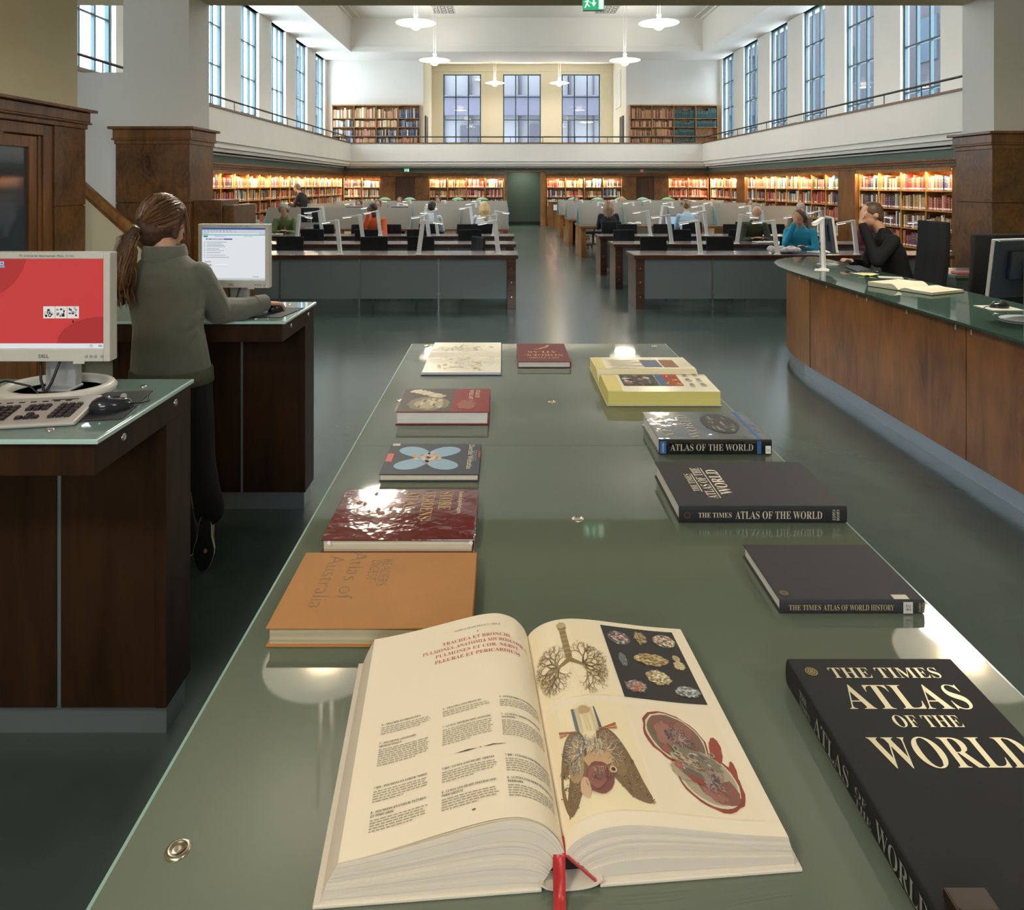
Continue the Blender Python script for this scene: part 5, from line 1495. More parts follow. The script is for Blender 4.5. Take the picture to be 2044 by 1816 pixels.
m = MB(); m.tube([(.250, .318, 1.122), (.284, .372, 1.124)], [.044, .040], 18); m.build('cuff', [M['fleece']], fl)
M['trouser'] = mat('black_trouser_cloth', '#0b0b0c', .85, noise=.1, nscale=10)
m = MB()
stack(m, [(.80, 0, .01, .155, .115), (.87, 0, .005, .16, .118), (.92, 0, 0, .15, .11)])
chain(m, [(.078, .01, .84), (.095, .03, .65), (.105, .05, .48), (.126, .06, .34), (.142, .06, .255)], [.092, .078, .064, .06, .064])
chain(m, [(-.078, .0, .84), (-.055, .04, .65), (-.04, .06, .48), (-.01, .08, .25), (.005, .09, .09)], [.092, .078, .064, .062, .066])
organic('trousers', m, M['trouser'], W, .009, 5)
M['sole'] = mat('black_rubber_sole', '#1e1e20', .7, bump=.3, bscale=120)
M['canvas'] = mat('white_canvas', '#d5d2cb', .8)
M['canvasbrown'] = mat('brown_canvas', '#5a4034', .85)
def shoe(M4, par):
    """local: y forward (heel 0 to toe .25), z up from the sole"""
    t_ = MB(); vs = []; n = 28; out = []
    for i in range(n):
        a = 2*PI*i/n; y = .125-.125*math.cos(a); w = .034+.010*math.sin(PI*min(max((y-.1)/.15, 0), 1))-.006*math.sin(PI*min(y/.16, 1))
        out.append((w*math.copysign(abs(math.sin(a))**.7, math.sin(a)), y))
    t_.prism(out, 0, .006, 0, None, M4)
    s = t_.build('shoe_sole', [M['sole']], par)
    t_ = MB(); t_.prism([(x*1.06, .125+(y-.125)*1.02) for x, y in out], .004, .026, 0, None, M4, True); t_.build('shoe_rim', [M['canvas']], s)
    t_ = MB(); lv = []
    for z, k, y0, y1 in ((.02, .98, .002, .248), (.045, .93, .003, .235), (.065, .82, .004, .19), (.085, .72, .006, .13), (.10, .66, .008, .10)):
        lv.append([(x*k, y0+(y/.25)*(y1-y0), z) for x, y in out])
    vs = [M4 @ Vector(v) for L_ in lv for v in L_]
    t_.add(vs, [(j*n+i, j*n+(i+1) % n, (j+1)*n+(i+1) % n, (j+1)*n+i) for j in range(4) for i in range(n)]+[tuple(4*n+i for i in range(n))], 0, None, None, True)
    up_ = t_.build('shoe_upper', [M['canvasbrown']], par)
# right shoe: standing on its toe, sole towards the viewer
yv = Vector((-.07, .06, -.98)).normalized(); zv = Vector((-.24, .97, .06)); zv = (zv-yv*zv.dot(yv)).normalized(); xv = yv.cross(zv)
M4 = Matrix.Translation((.148, .0, .258)) @ Matrix((xv, yv, zv)).transposed().to_4x4()
shoe(M4, W)
M4 = Matrix.Translation((.015, .03, .001)) @ Matrix.Rotation(math.radians(14), 4, 'Z')
shoe(M4, W)
# hair
M['hair'] = mat('brown_hair', '#4a3020', .32, spec=.5, attr=True)
M['hairbase'] = mat('brown_hair_base', '#4b3322', .6, noise=.3, nscale=60)
m = MB(); c = Vector(HC); f = Vector(HF).normalized(); s_ = f.cross(Vector((0, 0, 1))).normalized(); u_ = s_.cross(f).normalized()
B = Matrix((s_, f, u_)).transposed().to_4x4()
m.ell(c-f*.016+u_*.022, (.090, .098, .102), B); m.ell(c-f*.05-u_*.03, (.08, .06, .085), B); m.ell(c-f*.012-u_*.012, (.094, .066, .078), B); m.ell(c+f*.025+u_*.025, (.078, .05, .055), B); m.cap(c+s_*.07+f*.03+u_*.05, c+s_*.078+f*.02-u_*.06, .022, .012)
m.ell(c+f*.022+u_*.05, (.074, .07, .06), B)
TIE = Vector((-.105, -.075, 1.518))
m.cap(c-f*.06, TIE, .055, .022)
PT = [TIE, Vector((-.112, -.122, 1.485)), Vector((-.12, -.148, 1.42)), Vector((-.132, -.152, 1.345)), Vector((-.14, -.146, 1.275)), Vector((-.132, -.136, 1.2))]
chain(m, PT, [.018, .026, .034, .036, .028, .006])
hb = organic('hair', m, M['hairbase'], W, .006, 4)
rh = random.Random(8); m = MB()
HCOL = ['#6b4a30', '#55381f', '#7d5a3c', '#43291a', '#8a6848', '#5f4028']
for k in range(460):      # combed-back strands on the skull
    a = rh.uniform(-2.75, 2.75); e = rh.uniform(-1.05, 1.45)
    d0 = (f*math.cos(a)+s_*math.sin(a))*math.cos(e)+u_*math.sin(e)
    if d0.dot(f) > .8 and e < .45: continue
    P0 = c-f*.012+u_*.02+Vector(B.to_3x3() @ Vector((.0965*d0.dot(s_), .101*d0.dot(f), .1065*d0.dot(u_))))
    pts = []
    for i in range(7):
        q = i/6
        p = P0.lerp(TIE, q)
        v = p-(c-f*.012+u_*.02); vl = Vector((v.dot(s_)/.0965, v.dot(f)/.101, v.dot(u_)/.1065)); L_ = vl.length
        if L_ < 1.0 and q < .95: p = (c-f*.012+u_*.02)+v/L_*1.0
        pts.append(p+Vector((rh.uniform(-.001, .001),)*3))
    m.tube(pts, [.0008]+[.0019]*5+[.0012], 4, 0, lin(rh.choice(HCOL)), False)
for k in range(270):      # the wavy tail
    a, r_ = rh.uniform(0, 2*PI), rh.random()**.3; ph = rh.uniform(0, 6.28); L_ = rh.uniform(.7, 1.04); pts = []
    for i in range(13):
        q = i/12*L_*5; j = min(int(q), 4); p = PT[j].lerp(PT[j+1], q-j)
        w = [.014, .027, .037, .041, .036, .02][j]
        o_ = Vector((math.cos(a), math.sin(a)*.8, 0))*w*r_*1.22+Vector((math.sin(ph+q*2.3)*.006, math.cos(ph+q*2)*.004, 0))*min(q, 1)
        if a < 4 and a > 2.4: o_ += Vector((-.014, 0, 0))*math.sin(min(q/3, 1)*PI)
        pts.append(p+o_)
    m.tube(pts, [.002]*12+[.0006], 4, 0, lin(rh.choice(HCOL)), False)
for k in range(26):      # loose locks at the temple, right
    P0 = c+f*.055+s_*.062+u_*.05+Vector((rh.uniform(-.01, .01), rh.uniform(-.01, .01), rh.uniform(-.02, .02)))
    pts = [P0+s_*(.022*math.sin(q*1.9))+f*.02*q-u_*.13*q*rh.uniform(.96, 1.04) for q in (0, .25, .5, .75, 1)]
    m.tube(pts, [.0014]*4+[.0005], 4, 0, lin(rh.choice(HCOL)), False)
m.build('hair_strands', [M['hair']], hb)
m = MB(); m.lathe([(.0175, -.006), (.021, -.003), (.021, .003), (.0175, .006)], n=18, M=Matrix.Translation(TIE+Vector((-.003, -.014, -.004))) @ Vector((0,0,1)).rotation_difference((PT[1]-PT[0]).normalized()).to_matrix().to_4x4())
m.build('hair_clip', [M['chrome']], hb)

# -- readers: one builder, posed differently
def sitter(label, loc, face, shirt, haircol, hairstyle='short', lean=.1, look=None, hand_face=False, trousers='#23262e', skin='skin', scale=1., stand=False, arms='desk', extra=None, group=None, cloth_r=0.):
    """seated figure; local +y is where the person faces, seat at .46"""
    ang = math.atan2(face[1], face[0])-PI/2
    t = thing('person', label, 'person', loc, ang, group)
    hz = .50 if not stand else .88
    sh = Vector((0, lean*.55, hz+.52)); hip = Vector((0, 0, hz)); neck = sh+Vector((0, .02, .06))
    hd = neck+Vector((0, .03+lean*.25, .145))
    hf = Vector(look or (0, 1, -.25)).normalized()
    m = MB(); head(m, hd, hf); m.cap(neck-Vector((0, 0, .04)), hd-Vector((0, .02, .05)), .05, .05)
    m.cap(hip, sh-Vector((0, .03, .12)), .09, .085); m.cap(sh-Vector((.11, 0, .05)), sh+Vector((.11, 0, -.05)), .06)
    c = MB(); 
    stack(c, [(hz-.06, 0, 0, .175, .125), (hz+.1, 0, lean*.1, .165, .12), (hz+.25, 0, lean*.25, .165, .118), (hz+.4, 0, lean*.42, .19, .122), (hz+.49, 0, lean*.54, .175, .10), (hz+.55, 0, lean*.58, .09, .07), (hz+.60, 0, lean*.6+.02, .062, .06)])
    rs = [.062, .054, .042]
    for k in (-1, 1):
        S = sh+Vector((k*.175, 0, -.03))
        if arms == 'down': E, Wr = S+Vector((k*.03, -.02, -.28)), S+Vector((k*.02, .06, -.52))
        elif hand_face and k == hand_face: E, Wr = Vector((k*.2, .30, max(.76, hz+.3))), hd+Vector((k*.05, .11, -.07))
        else: E, Wr = S+Vector((k*.05, .10, -.27)), Vector((k*.10, .42, .775))
        if stand and arms != 'down': Wr = S+Vector((-k*.02, .3, -.2))
        chain(m, [S, E, Wr], [.042, .034, .026]); chain(c, [S, E, E.lerp(Wr, .88)], rs)
        d = (Wr-E).normalized(); nn = Vector((0, 0, 1)) if not (hand_face and k == hand_face) else Vector((0, .9, .3)); s = d.cross(nn)*-k
        if s.length < .1: s = Vector((-k, 0, 0))
        fingers(m, Wr, d if not (hand_face and k == hand_face) else Vector((-k*.15, -.1, 1)), nn, s, .5)
    legs = MB()
    for k in (-1, 1):
        if stand: pts = [hip+Vector((k*.09, 0, 0)), Vector((k*.1, .02, .48)), Vector((k*.1, -.02, .08))]
        else: pts = [hip+Vector((k*.09, .02, 0)), Vector((k*.11, .42, .49)), Vector((k*.11, .36, .09))]
        chain(m, pts, [.075, .055, .04]); chain(legs, pts, [.09, .072, .06]); m.cap(pts[-1]-Vector((0, 0, .05)), pts[-1]+Vector((0, .15, -.055)), .035, .028)
    organic('body', m, M[skin], t, .011, 3)
    eyes(hd, hf, t, 1, haircol)
    organic('top', c, mat('top_cloth', shirt, .85, noise=.06, nscale=14), t, .013, 4)
    organic('trousers', legs, mat('trouser_cloth', trousers, .85), t, .014, 3)
    for k in (-1, 1):
        q = MB(); p = pts[-1]; q.prism([(k*abs(p.x)-.045, p.y-.09), (k*abs(p.x)+.045, p.y-.09), (k*abs(p.x)+.048, p.y+.12), (k*abs(p.x), p.y+.18), (k*abs(p.x)-.048, p.y+.12)], 0, .075); q.build('shoe', [M['sole']], t, .012)
    s_ = hf.cross(Vector((0, 0, 1))).normalized(); u_ = s_.cross(hf).normalized(); B = Matrix((s_, hf, u_)).transposed().to_4x4()
    q = MB(); rr = random.Random(len(label))
    if hairstyle != 'bald':
        q.ell(hd-hf*.014+u_*.03, (.084, .098, .088), B); q.ell(hd-hf*.045-u_*.02, (.076, .058, .075), B)
    else:
        q.ell(hd-hf*.05-u_*.025, (.08, .05, .045), B)
    if hairstyle == 'long':
        chain(q, [hd-hf*.07, hd-hf*.105-u_*.12, hd-hf*.125-u_*.30], [.085, .095, .05])
        for k in (-1, 1): chain(q, [hd+s_*k*.07-hf*.03, hd+s_*k*.085-hf*.05-u_*.14, hd+s_*k*.07-hf*.09-u_*.28], [.045, .045, .02])
    if hairstyle == 'curly':
        for k in range(34):
            a, e = rr.uniform(0, 6.28), rr.uniform(-.3, 1.5); d = (hf*math.cos(a)+s_*math.sin(a))*math.cos(e)+u_*math.sin(e)
            if d.dot(hf) > .6 and e < .6: continue
            q.ell(hd-hf*.014+u_*.025+d*.095, .026)
    if hairstyle == 'bob': chain(q, [hd-hf*.05, hd-hf*.075-u_*.10], [.085, .07]); [q.cap(hd+s_*k*.07, hd+s_*k*.075-u_*.09, .04, .03) for k in (-1, 1)]
    h = organic('hair', q, mat('hair', haircol, .45, noise=.25, nscale=45, bump=.3, bscale=90), t, .01, 2)
    if hairstyle == 'cap':
        q = MB(); q.ell(hd+u_*.05, (.088, .1, .075), B); q.prism([(-.07, .05), (.07, .05), (.05, .16), (-.05, .16)], .03, .04, M=Matrix.Translation(hd) @ B); organic('cap', q, mat('dark_cap', '#3b4434', .8), t, .01, 2)
    return t
# ---------------- service counter ----------------
ZC = .93
OUT = [(2.55, -.6), (2.55, 5.9), (2.555, 6.3), (2.59, 6.62), (2.66, 6.9), (2.78, 7.15), (2.95, 7.35), (3.15, 7.47), (3.34, 7.5)]
def inset(d):
    r_ = []
    for i, (x, y) in enumerate(OUT):
        a = OUT[max(i-1, 0)]; b_ = OUT[min(i+1, len(OUT)-1)]
        t_ = Vector((b_[0]-a[0], b_[1]-a[1], 0)).normalized()
        r_.append((x+t_.y*d, y-t_.x*d))
    return r_
ctr = thing('service_counter', 'long curved service counter of red brown wood with green glass top at the right', 'counter', (2.9, 4, 0))
off = lambda pts: [(x-2.9, y-4) for x, y in pts]
def resample(p, n=8):
    o = []
    for a, b_ in zip(p, p[1:]):
        k = n if b_[1] > 5.95 else 1
        for i in range(k): o.append((a[0]+(b_[0]-a[0])*i/k, a[1]+(b_[1]-a[1])*i/k))
    return o+[p[-1]]
m = MB(); m.prism(off(OUT+[(3.34, -.6)]), ZC-.015, ZC, 0); m.build('glass_top', [mat('dark_green_counter_glass', '#3f574c', .05, spec=.6), M['glassedge']], ctr, .002)
def wall_strip(pa, pb, z0, z1):
    q = MB(); n = len(pa)
    vs = [(x, y, z) for z in (z0, z1) for x, y in pa]+[(x, y, z) for z in (z0, z1) for x, y in pb]
    fs = []
    for i in range(n-1):
        fs += [(i, i+1, n+i+1, n+i), (2*n+i+1, 2*n+i, 3*n+i, 3*n+i+1), (n+i, n+i+1, 3*n+i+1, 3*n+i), (i+1, i, 2*n+i, 2*n+i+1)]
    fs += [(0, n, 3*n, 2*n), (n-1, 3*n-1, 4*n-1, 2*n-1)]
    q.add(vs, fs); return q
i1, i2 = inset(.115), inset(.16)
def seg(p, y0, y1):
    o = [q for q in resample(p) if y0 < q[1] < y1]
    x0 = p[0][0]
    if y0 < 6: o = [(x0, y0)]+o
    if y1 < 7: o = o+[(x0, y1)]
    return o
wall_strip(off(seg(i1, -.5, 4.037)), off(seg(i2, -.5, 4.037)), .11, ZC-.0155).build('front_panel', [M['counterwood']], ctr)
wall_strip(off(seg(i1, 4.043, 6.097)), off(seg(i2, 4.043, 6.097)), .11, ZC-.0155).build('front_panel', [M['counterwood']], ctr)
a_, b2_ = [q for q in i1 if q[1] >= 6.1], [q for q in i2 if q[1] >= 6.1]
wall_strip(off([(i1[0][0], 6.103)]+i1[2:]), off([(i2[0][0], 6.103)]+i2[2:]), .11, ZC-.0155).build('curved_end_panel', [M['counterend']], ctr)
wall_strip(off([(x+.03, y-.0) for x, y in i1]), off([(x+.04, y-.01) for x, y in i2]), 0, .1095).build('plinth', [M['plinth']], ctr)
m = MB(); m.box(.1, .14, -4.5, 3.2, .2, ZC-.0155); m.build('inner_panel', [M['counterwood']], ctr)
q = MB(); q.box(-.004, 0, -.006, .006, -.014, .014); sme = q.mesh('screw', [M['whitemetal']])
for y in (6.3, 6.15, 5.78, 5.28, 5.14, 4.63, 4.13, 3.99, 3.5):
    o = bpy.data.objects.new('screw', sme); C.objects.link(o); o.parent = ctr; o.location = (2.665-2.9-.0005, y-4, .86)
# clerk's lower desk behind
t = thing('clerk_desk', 'low dark desk behind the service counter', 'desk', (3.9, 7.2, 0))
m = MB(); m.box(-.5, .4, -.3, .28, .70, .73); m.build('desktop', [M['desktop']], t, .003)
for x in (-.47, .37): m = MB(); m.box(x-.02, x+.02, -.28, .26, 0, .6995); m.build('leg', [M['deskwood']], t)
t = thing('drawer_cabinet', 'olive drawer cabinet with green top behind the service counter', 'cabinet', (4.72, 7.0, 0))
m = MB(); m.box(-.36, .6, -.25, .3, 0, .80); m.build('body', [mat('dark_green_cabinet', '#39463f', .4)], t, .003)
m = MB(); m.box(-.39, .63, -.28, .33, .8005, .83); m.build('top', [mat('green_cabinet_top', '#4a5f54', .2)], t, .003)
for k in range(3):
    m = MB(); m.box(-.1, .38, -.265, -.2505, .56-.24*k, .78-.24*k); dw = m.build('drawer', [mat('olive_drawer', '#6d664c', .5)], t, .003)
    m = MB(); m.box(.1, .19, -.285, -.2655, .66-.24*k, .675-.24*k); m.build('handle', [M['chrome']], dw)
tag(organic('blue_ball', MB().ell((0, 0, .05), (.055, .055, .05)), mat('blue_plastic', '#2a4bb0', .3), None, .008, 2, (4.78, 6.98, .832)), 'round blue object standing on the drawer cabinet', 'ornament')
m = MB(); m.lathe([(.035, 0), (.04, .09), (.036, .09), (.032, .01), (0, .008)], n=20); cup = m.build('mug', [M['whitemetal']], None, loc=(4.95, 6.95, .832)); tag(cup, 'white mug on the drawer cabinet beside the blue ball', 'mug')
m = MB(); m.tube([(.038, 0, .07), (.06, 0, .065), (.062, 0, .04), (.038, 0, .02)], .005, 6); m.build('handle', [M['whitemetal']], cup)
tag(MB().box(-.12, .12, -.08, .08, 0, .07).build('box', [M['oak']], None, .004, loc=(5.14, 7.05, .832)), 'small open wooden tray box on the drawer cabinet', 'box')
tag(MB().box(-.1, .1, -.05, .05, 0, .02).build('folder', [mat('pink_paper', '#c06a72', .6)], None, .002, loc=(4.5, 6.85, .832)), 'pink folder at the left of the drawer cabinet top', 'folder')
M['darkshell'] = mat('dark_blue_grey_shell', '#2c3440', .35)
def back_monitor(label, loc, rz, tilt=-.12):
    t = thing('computer_monitor', label, 'monitor', loc, rz, 'flat screens on the service counter')
    m = MB(); X_ = Matrix.Translation((0, 0, .3)) @ Matrix.Rotation(tilt, 4, 'X')
    m.box(-.2, .2, -.02, .002, -.17, .16, 0, None, X_); m.build('bezel', [M['bezel']], t, .004)
    m = MB(); m.box(-.18, .18, -.0215, -.0203, -.14, .14, 0, None, X_); m.build('screen', [M['outglass']], t)
    m = MB(); m.box(-.2, .2, .0025, .035, -.17, .157, 0, None, X_); m.box(-.13, .13, .035, .06, -.06, .10, 0, None, X_); m.build('back_shell', [M['darkshell']], t, .006)
    m = MB(); m.box(-.045, .045, .062, .09, .012, .34); m.build('stand_column', [M['bezel2']], t, .006)
    for k in range(4):
        q = MB(); q.box(-.03+.036*(k % 2), -.006+.036*(k % 2), .0905, .092, .13+.05*(k//2), .165+.05*(k//2)); q.build('slot', [M['black']], t)
    m = MB(); m.lathe([(.12, 0), (.125, .006), (.1, .012), (0, .014)], 0, .02, 32, sy=.8); m.build('base', [M['bezel2']], t)
    return t
back_monitor('dark backed flat screen on the counter at the right frame edge', (2.95, 4.02, ZC+.0008), math.radians(196))
back_monitor('flat screen seen from its side, turned to the clerk at the counter', (3.13, 6.72, ZC+.0008), math.radians(74))
for (x, y, mx, my, lb) in ((3.07, 4.38, 0, 0, 'right'),):
    tag(MB().box(-.1, .1, -.09, .09, 0, .003).build('mouse_pad', [M['bezel']], None, .001, loc=(3.08, 4.36, ZC+.0008)), 'light round-cornered mouse pad on the green glass counter', 'mouse pad', 'mouse pads')
    o = copy_tree(next(q for q in bpy.data.objects if q.name.startswith('computer_mouse'))); o.location = (3.08, 4.36, ZC+.0045); o.rotation_euler = (0, 0, 1.4); o['label'] = 'dark mouse on a pad on the green glass counter'
t, sf = open_book('open_book', 'open book with cream pages lying on the green glass counter', 2.86, 5.08, math.radians(-66), .25, .34, .035, .02, M['black'], M['page'], M['pages'], .008, ZC)
m = MB()
for s in (-1, 1):
    f = sf(s)
    for k in range(26): m.quad(f(.12, .08+.03*k), f(.88, .08+.03*k), f(.88, .088+.03*k), f(.12, .088+.03*k), 0, lin('#cfc4a4'))
m.build('page_text', INK, t)
for x, y, r_, c, lb in ((3.12, 6.05, .3, '#e6e3da', 'white paper slip nearest the yellow note on the counter'), (2.86, 6.3, 1.1, '#dedcd4', 'white paper sheet near the rounded counter end'), (3.2, 5.8, -.4, '#d8d4c4', 'cream paper slip in front of the clerk')):
    o = MB().box(-.09, .09, -.06, .06, 0, .0015).build('paper_sheet', [mat('sheet_paper', c, .7)], None, loc=(x, y, ZC+.0008)); o.rotation_euler = (0, 0, r_); tag(o, lb, 'paper')
m = MB(); m.add([(.09*math.cos(a*PI/5)*(1 if a % 2 else .45), .09*math.sin(a*PI/5)*(1 if a % 2 else .45), .004+.012*(a % 2)) for a in range(10)]+[(0, 0, .012)], [(10, a, (a+1) % 10) for a in range(10)])
tag(m.build('paper_note', [mat('yellow_paper', '#e3dc86', .7)], None, loc=(3.06, 5.92, ZC+.0008)), 'yellow star-shaped folded note on the counter', 'note')
t = thing('keyboard', 'dark keyboard beside the clerk\'s hand on the counter', 'keyboard', (3.2, 6.3, ZC+.0008), math.radians(80))
MB().box(-.2, .2, -.07, .07, 0, .015).build('case', [M['darkshell']], t, .004)
for r_ in range(4):
    for k in range(12):
        o = bpy.data.objects.new('key', kme); C.objects.link(o); o.parent = t; o.location = (-.18+.0325*k, -.045+.03*r_, .0148); o.scale = (1.6, 1.5, 1)

# ---------------- office chairs ----------------
def chair_proto(label, hb=.36, seat=.42, bw=.45):
    t = thing('office_chair', label, 'chair', (0, 0, 0), 0, 'black reading room chairs')
    m = MB(); m.box(-.23, .23, -.22, .24, seat-.035, seat+.035); m.build('seat', [M['chair']], t, .025, 3)
    m = MB(); n = 8; vs = []
    z0, z1 = seat+.10, seat+.10+hb
    for i in range(n+1):
        z = z0+(z1-z0)*i/n; y = -.235-.06*(i/n)-.02*math.sin(PI*i/n)
        for x, dy in ((-bw/2+.006, .012), (-.08, -.012), (.08, -.012), (bw/2-.006, .012)): vs.append((x*(1-.04*(i/n)), y+dy, z))
    k = 4; N = len(vs); vs += [(x, y-.04, z) for x, y, z in vs]
    fs = []
    for i in range(n):
        for j in range(3):
            a = i*k+j; fs += [(a, a+1, a+k+1, a+k), (N+a+1, N+a, N+a+k, N+a+k+1)]
        a = i*k; fs += [(a, a+k, N+a+k, N+a), (a+3, N+a+3, N+a+k+3, a+k+3)]
    fs += [(0, N, N+1, 1), (1, N+1, N+2, 2), (2, N+2, N+3, 3)]+[(n*k+j, n*k+j+1, N+n*k+j+1, N+n*k+j) for j in range(3)]
    m.add(vs, fs, 0, None, None, False); m.build('backrest', [M['chair']], t, .012, 2)
    m = MB(); m.tube([(0, -.1, seat-.05), (0, -.27, seat-.04), (0, -.30, seat+.14)], .018, 8); m.build('back_bracket', [M['black']], t)
    m = MB(); m.cap((0, 0, .1), (0, 0, seat-.04), .026); m.build('gas_column', [M['black']], t)
    for a in range(5):
        c, s = math.cos(a*2*PI/5+.3), math.sin(a*2*PI/5+.3)
        m = MB(); m.tube([(.02*c, .02*s, .105), (.28*c, .28*s, .075)], [.022, .014], 8); lg = m.build('base_arm', [M['black']], t)
        m = MB(); m.tube([(.28*c-.02*s, .28*s+.02*c, .027), (.28*c+.02*s, .28*s-.02*c, .027)], .0265, 12); m.tube([(.28*c, .28*s, .03), (.28*c, .28*s, .075)], .009, 6); m.build('caster', [M['black']], lg)
    return t
CH = chair_proto('x')
chused = [False]
def chair(x, y, rz, label):
    o = CH if not chused[0] else copy_tree(CH)
    chused[0] = True
    o.location = (x, y, 0); o.rotation_euler = (0, 0, rz); o['label'] = label
    return o
# ---------------- reading desks ----------------
ZD = .735
def desk_a(name_label, x0, n, y0, mw=1.09, w=.66, closed=True, legm=None, group='long reading desks'):
    """long single-sided reading desk, glass modesty panels towards the viewer"""
    L = n*mw
    t = thing('reading_desk', name_label, 'desk', (x0, y0, 0), 0, group)
    lm = legm or M['deskwood']
    m = MB(); m.box(.012, L-.012, .03, w, ZD-.012, ZD); m.build('desktop', [M['desktop']], t)
    m = MB(); m.box(0, L, 0, .0295, ZD-.05, ZD+.001); m.box(0, .0115, .0295, w, ZD-.05, ZD+.001); m.box(L-.0115, L, .0295, w, ZD-.05, ZD+.001); m.box(.0115, L-.0115, .05, w, ZD-.05, ZD-.0125); m.build('edge_frame', [lm], t, .002)
    for x in (.03, L-.15):
        m = MB(); m.box(x, x+.12, .04, w-.02, 0, ZD-.0505); lg = m.build('end_leg', [lm], t, .003)
        for z in (.16, .36, .55):
            q = MB(); q.tube([(x+.06, .04, z), (x+.06, .036, z)], .008, 10); q.build('bolt', [M['chrome']], lg)
    if closed:
        for k in range(n):
            a = max(k*mw+.012, .155); b_ = min((k+1)*mw-.012, L-.155)
            m = MB(); m.box(a, b_, .075, .083, .13, ZD-.0505); m.build('modesty_panel', [M['frostpanel']], t)
            if k:
                m = MB(); m.box(k*mw-.009, k*mw+.009, .068, .092, .0, ZD-.0505); ps = m.build('steel_post', [M['steel']], t)
                for z in (.2, .62):
                    q = MB(); q.tube([(k*mw-.03, .07, z), (k*mw+.03, .07, z)], .006, 6); q.build('glass_clamp', [M['steel']], ps)
    return t
def desk_b(label, x0, n, y0, mw=1.09, w=1.35, sh=1.18, legm=None, flip=False):
    """double desk with frosted screen down its middle"""
    L = n*mw
    t = thing('reading_desk', label, 'desk', (x0, y0, 0), 0, 'double desks with frosted screens')
    lm = legm or M['deskorange']
    m = MB(); m.box(.012, L-.012, .03, w-.03, ZD-.012, ZD); m.build('desktop', [M['desktop']], t)
    m = MB(); m.box(0, L, 0, .0295, ZD-.05, ZD+.001); m.box(0, L, w-.0295, w, ZD-.05, ZD+.001); m.box(0, .0115, .0295, w-.03, ZD-.05, ZD+.001); m.box(L-.0115, L, .0295, w-.03, ZD-.05, ZD+.001); m.box(.0115, L-.0115, .05, w-.05, ZD-.05, ZD-.0125); m.build('edge_frame', [lm], t, .002)
    for x in (.02, L-.13):
        m = MB(); m.box(x, x+.11, .04, w-.04, 0, ZD-.0505); m.build('end_leg', [lm], t, .003)
    for k in range(n):
        m = MB(); m.box(k*mw+.01, (k+1)*mw-.01, w/2-.006, w/2+.006, ZD+.0015, sh); m.build('screen_panel', [M['frost']], t)
    for k in range(n+1):
        x = min(max(k*mw, .012), L-.012)
        for s in (-1, 1):
            m = MB(); y_ = w/2+s*.008
            pts = [(y_, ZD+.0015), (y_+s*.44, ZD+.0015), (y_, sh)]
            m.prism(pts, x-.004, x+.004, 0, None, Matrix(((0,0,1,0),(1,0,0,0),(0,1,0,0),(0,0,0,1)))); m.build('side_fin', [M['teal']], t)
    return t
NTH = ['nearest', 'second', 'third', 'fourth', 'fifth', 'sixth', 'seventh']
AY_ = (9.55, 11.3, 13.05)
for k, y in enumerate(AY_):
    desk_a('%s long dark desk row left of the aisle, glass panels below' % NTH[k], .2-5*1.09, 5, y)
    desk_a('%s long dark desk row right of the aisle, glass panels below' % NTH[k], 1.78, 4, y)
BL, BRt = (15.2, 18.4, 21.6), (16.2, 19.3, 22.3)
for k in range(3):
    desk_b('%s double desk with frosted screens left of the aisle' % NTH[k], .12-5*1.09, 5, BL[k])
    desk_b('%s double desk with frosted screens right of the aisle' % NTH[k], 1.78, 5, BRt[k])
for x0, n, s in ((.0-5*1.09, 5, 'left'), (2.0, 5, 'right')):
    desk_a('farthest table on the %s carrying green shaded lamps' % s, x0, n, 25.2, closed=False, legm=M['deskorange'])
tt = thing('lectern', 'small wooden lectern with paper notice beside the corridor opening', 'lectern', (2.0, 27.3, 0))
MB().box(-.25, .25, -.2, .2, 0, 1.0).build('body', [M['oak']], tt, .01); MB().box(-.29, .29, -.24, .24, 1.0005, 1.03).build('top', [M['oak']], tt, .004)
MB().box(-.07, .07, -.206, -.2005, .7, .92).build('notice', [M['whitemetal']], tt)
# ---------------- white reading lamps ----------------
def lamp_proto():
    t = thing('desk_lamp', 'x', 'lamp', (0, 0, 0), 0, 'white angular reading lamps')
    m = MB(); m.lathe([(.045, 0), (.045, .006), (.02, .012)], n=18); m.build('base', [M['whitemetal']], t)
    m = MB(); m.add([(-.031,-.013,.008),(.031,-.013,.008),(.031,.013,.008),(-.031,.013,.008),(-.092,-.013,.475),(-.030,-.013,.475),(-.030,.013,.475),(-.092,.013,.475)], [(3,2,1,0),(4,5,6,7),(0,1,5,4),(1,2,6,5),(2,3,7,6),(3,0,4,7)]); m.build('post', [M['whitemetal']], t, .003)
    m = MB(); m.box(-.34, -.035, -.018, .018, .452, .474, 0, None, Matrix.Translation((-.04,0,.46)) @ Matrix.Rotation(-.12, 4, 'Y') @ Matrix.Translation((.04,0,-.46))); ar = m.build('arm', [M['whitemetal']], t, .004)
    m = MB(); m.box(-.33, -.20, -.012, .012, .4485, .4515, 0, None, Matrix.Translation((-.04,0,.46)) @ Matrix.Rotation(-.12, 4, 'Y') @ Matrix.Translation((.04,0,-.46))); m.build('light_strip', [M['deskglow']], ar)
    return t
LPr = lamp_proto(); lused = [False]
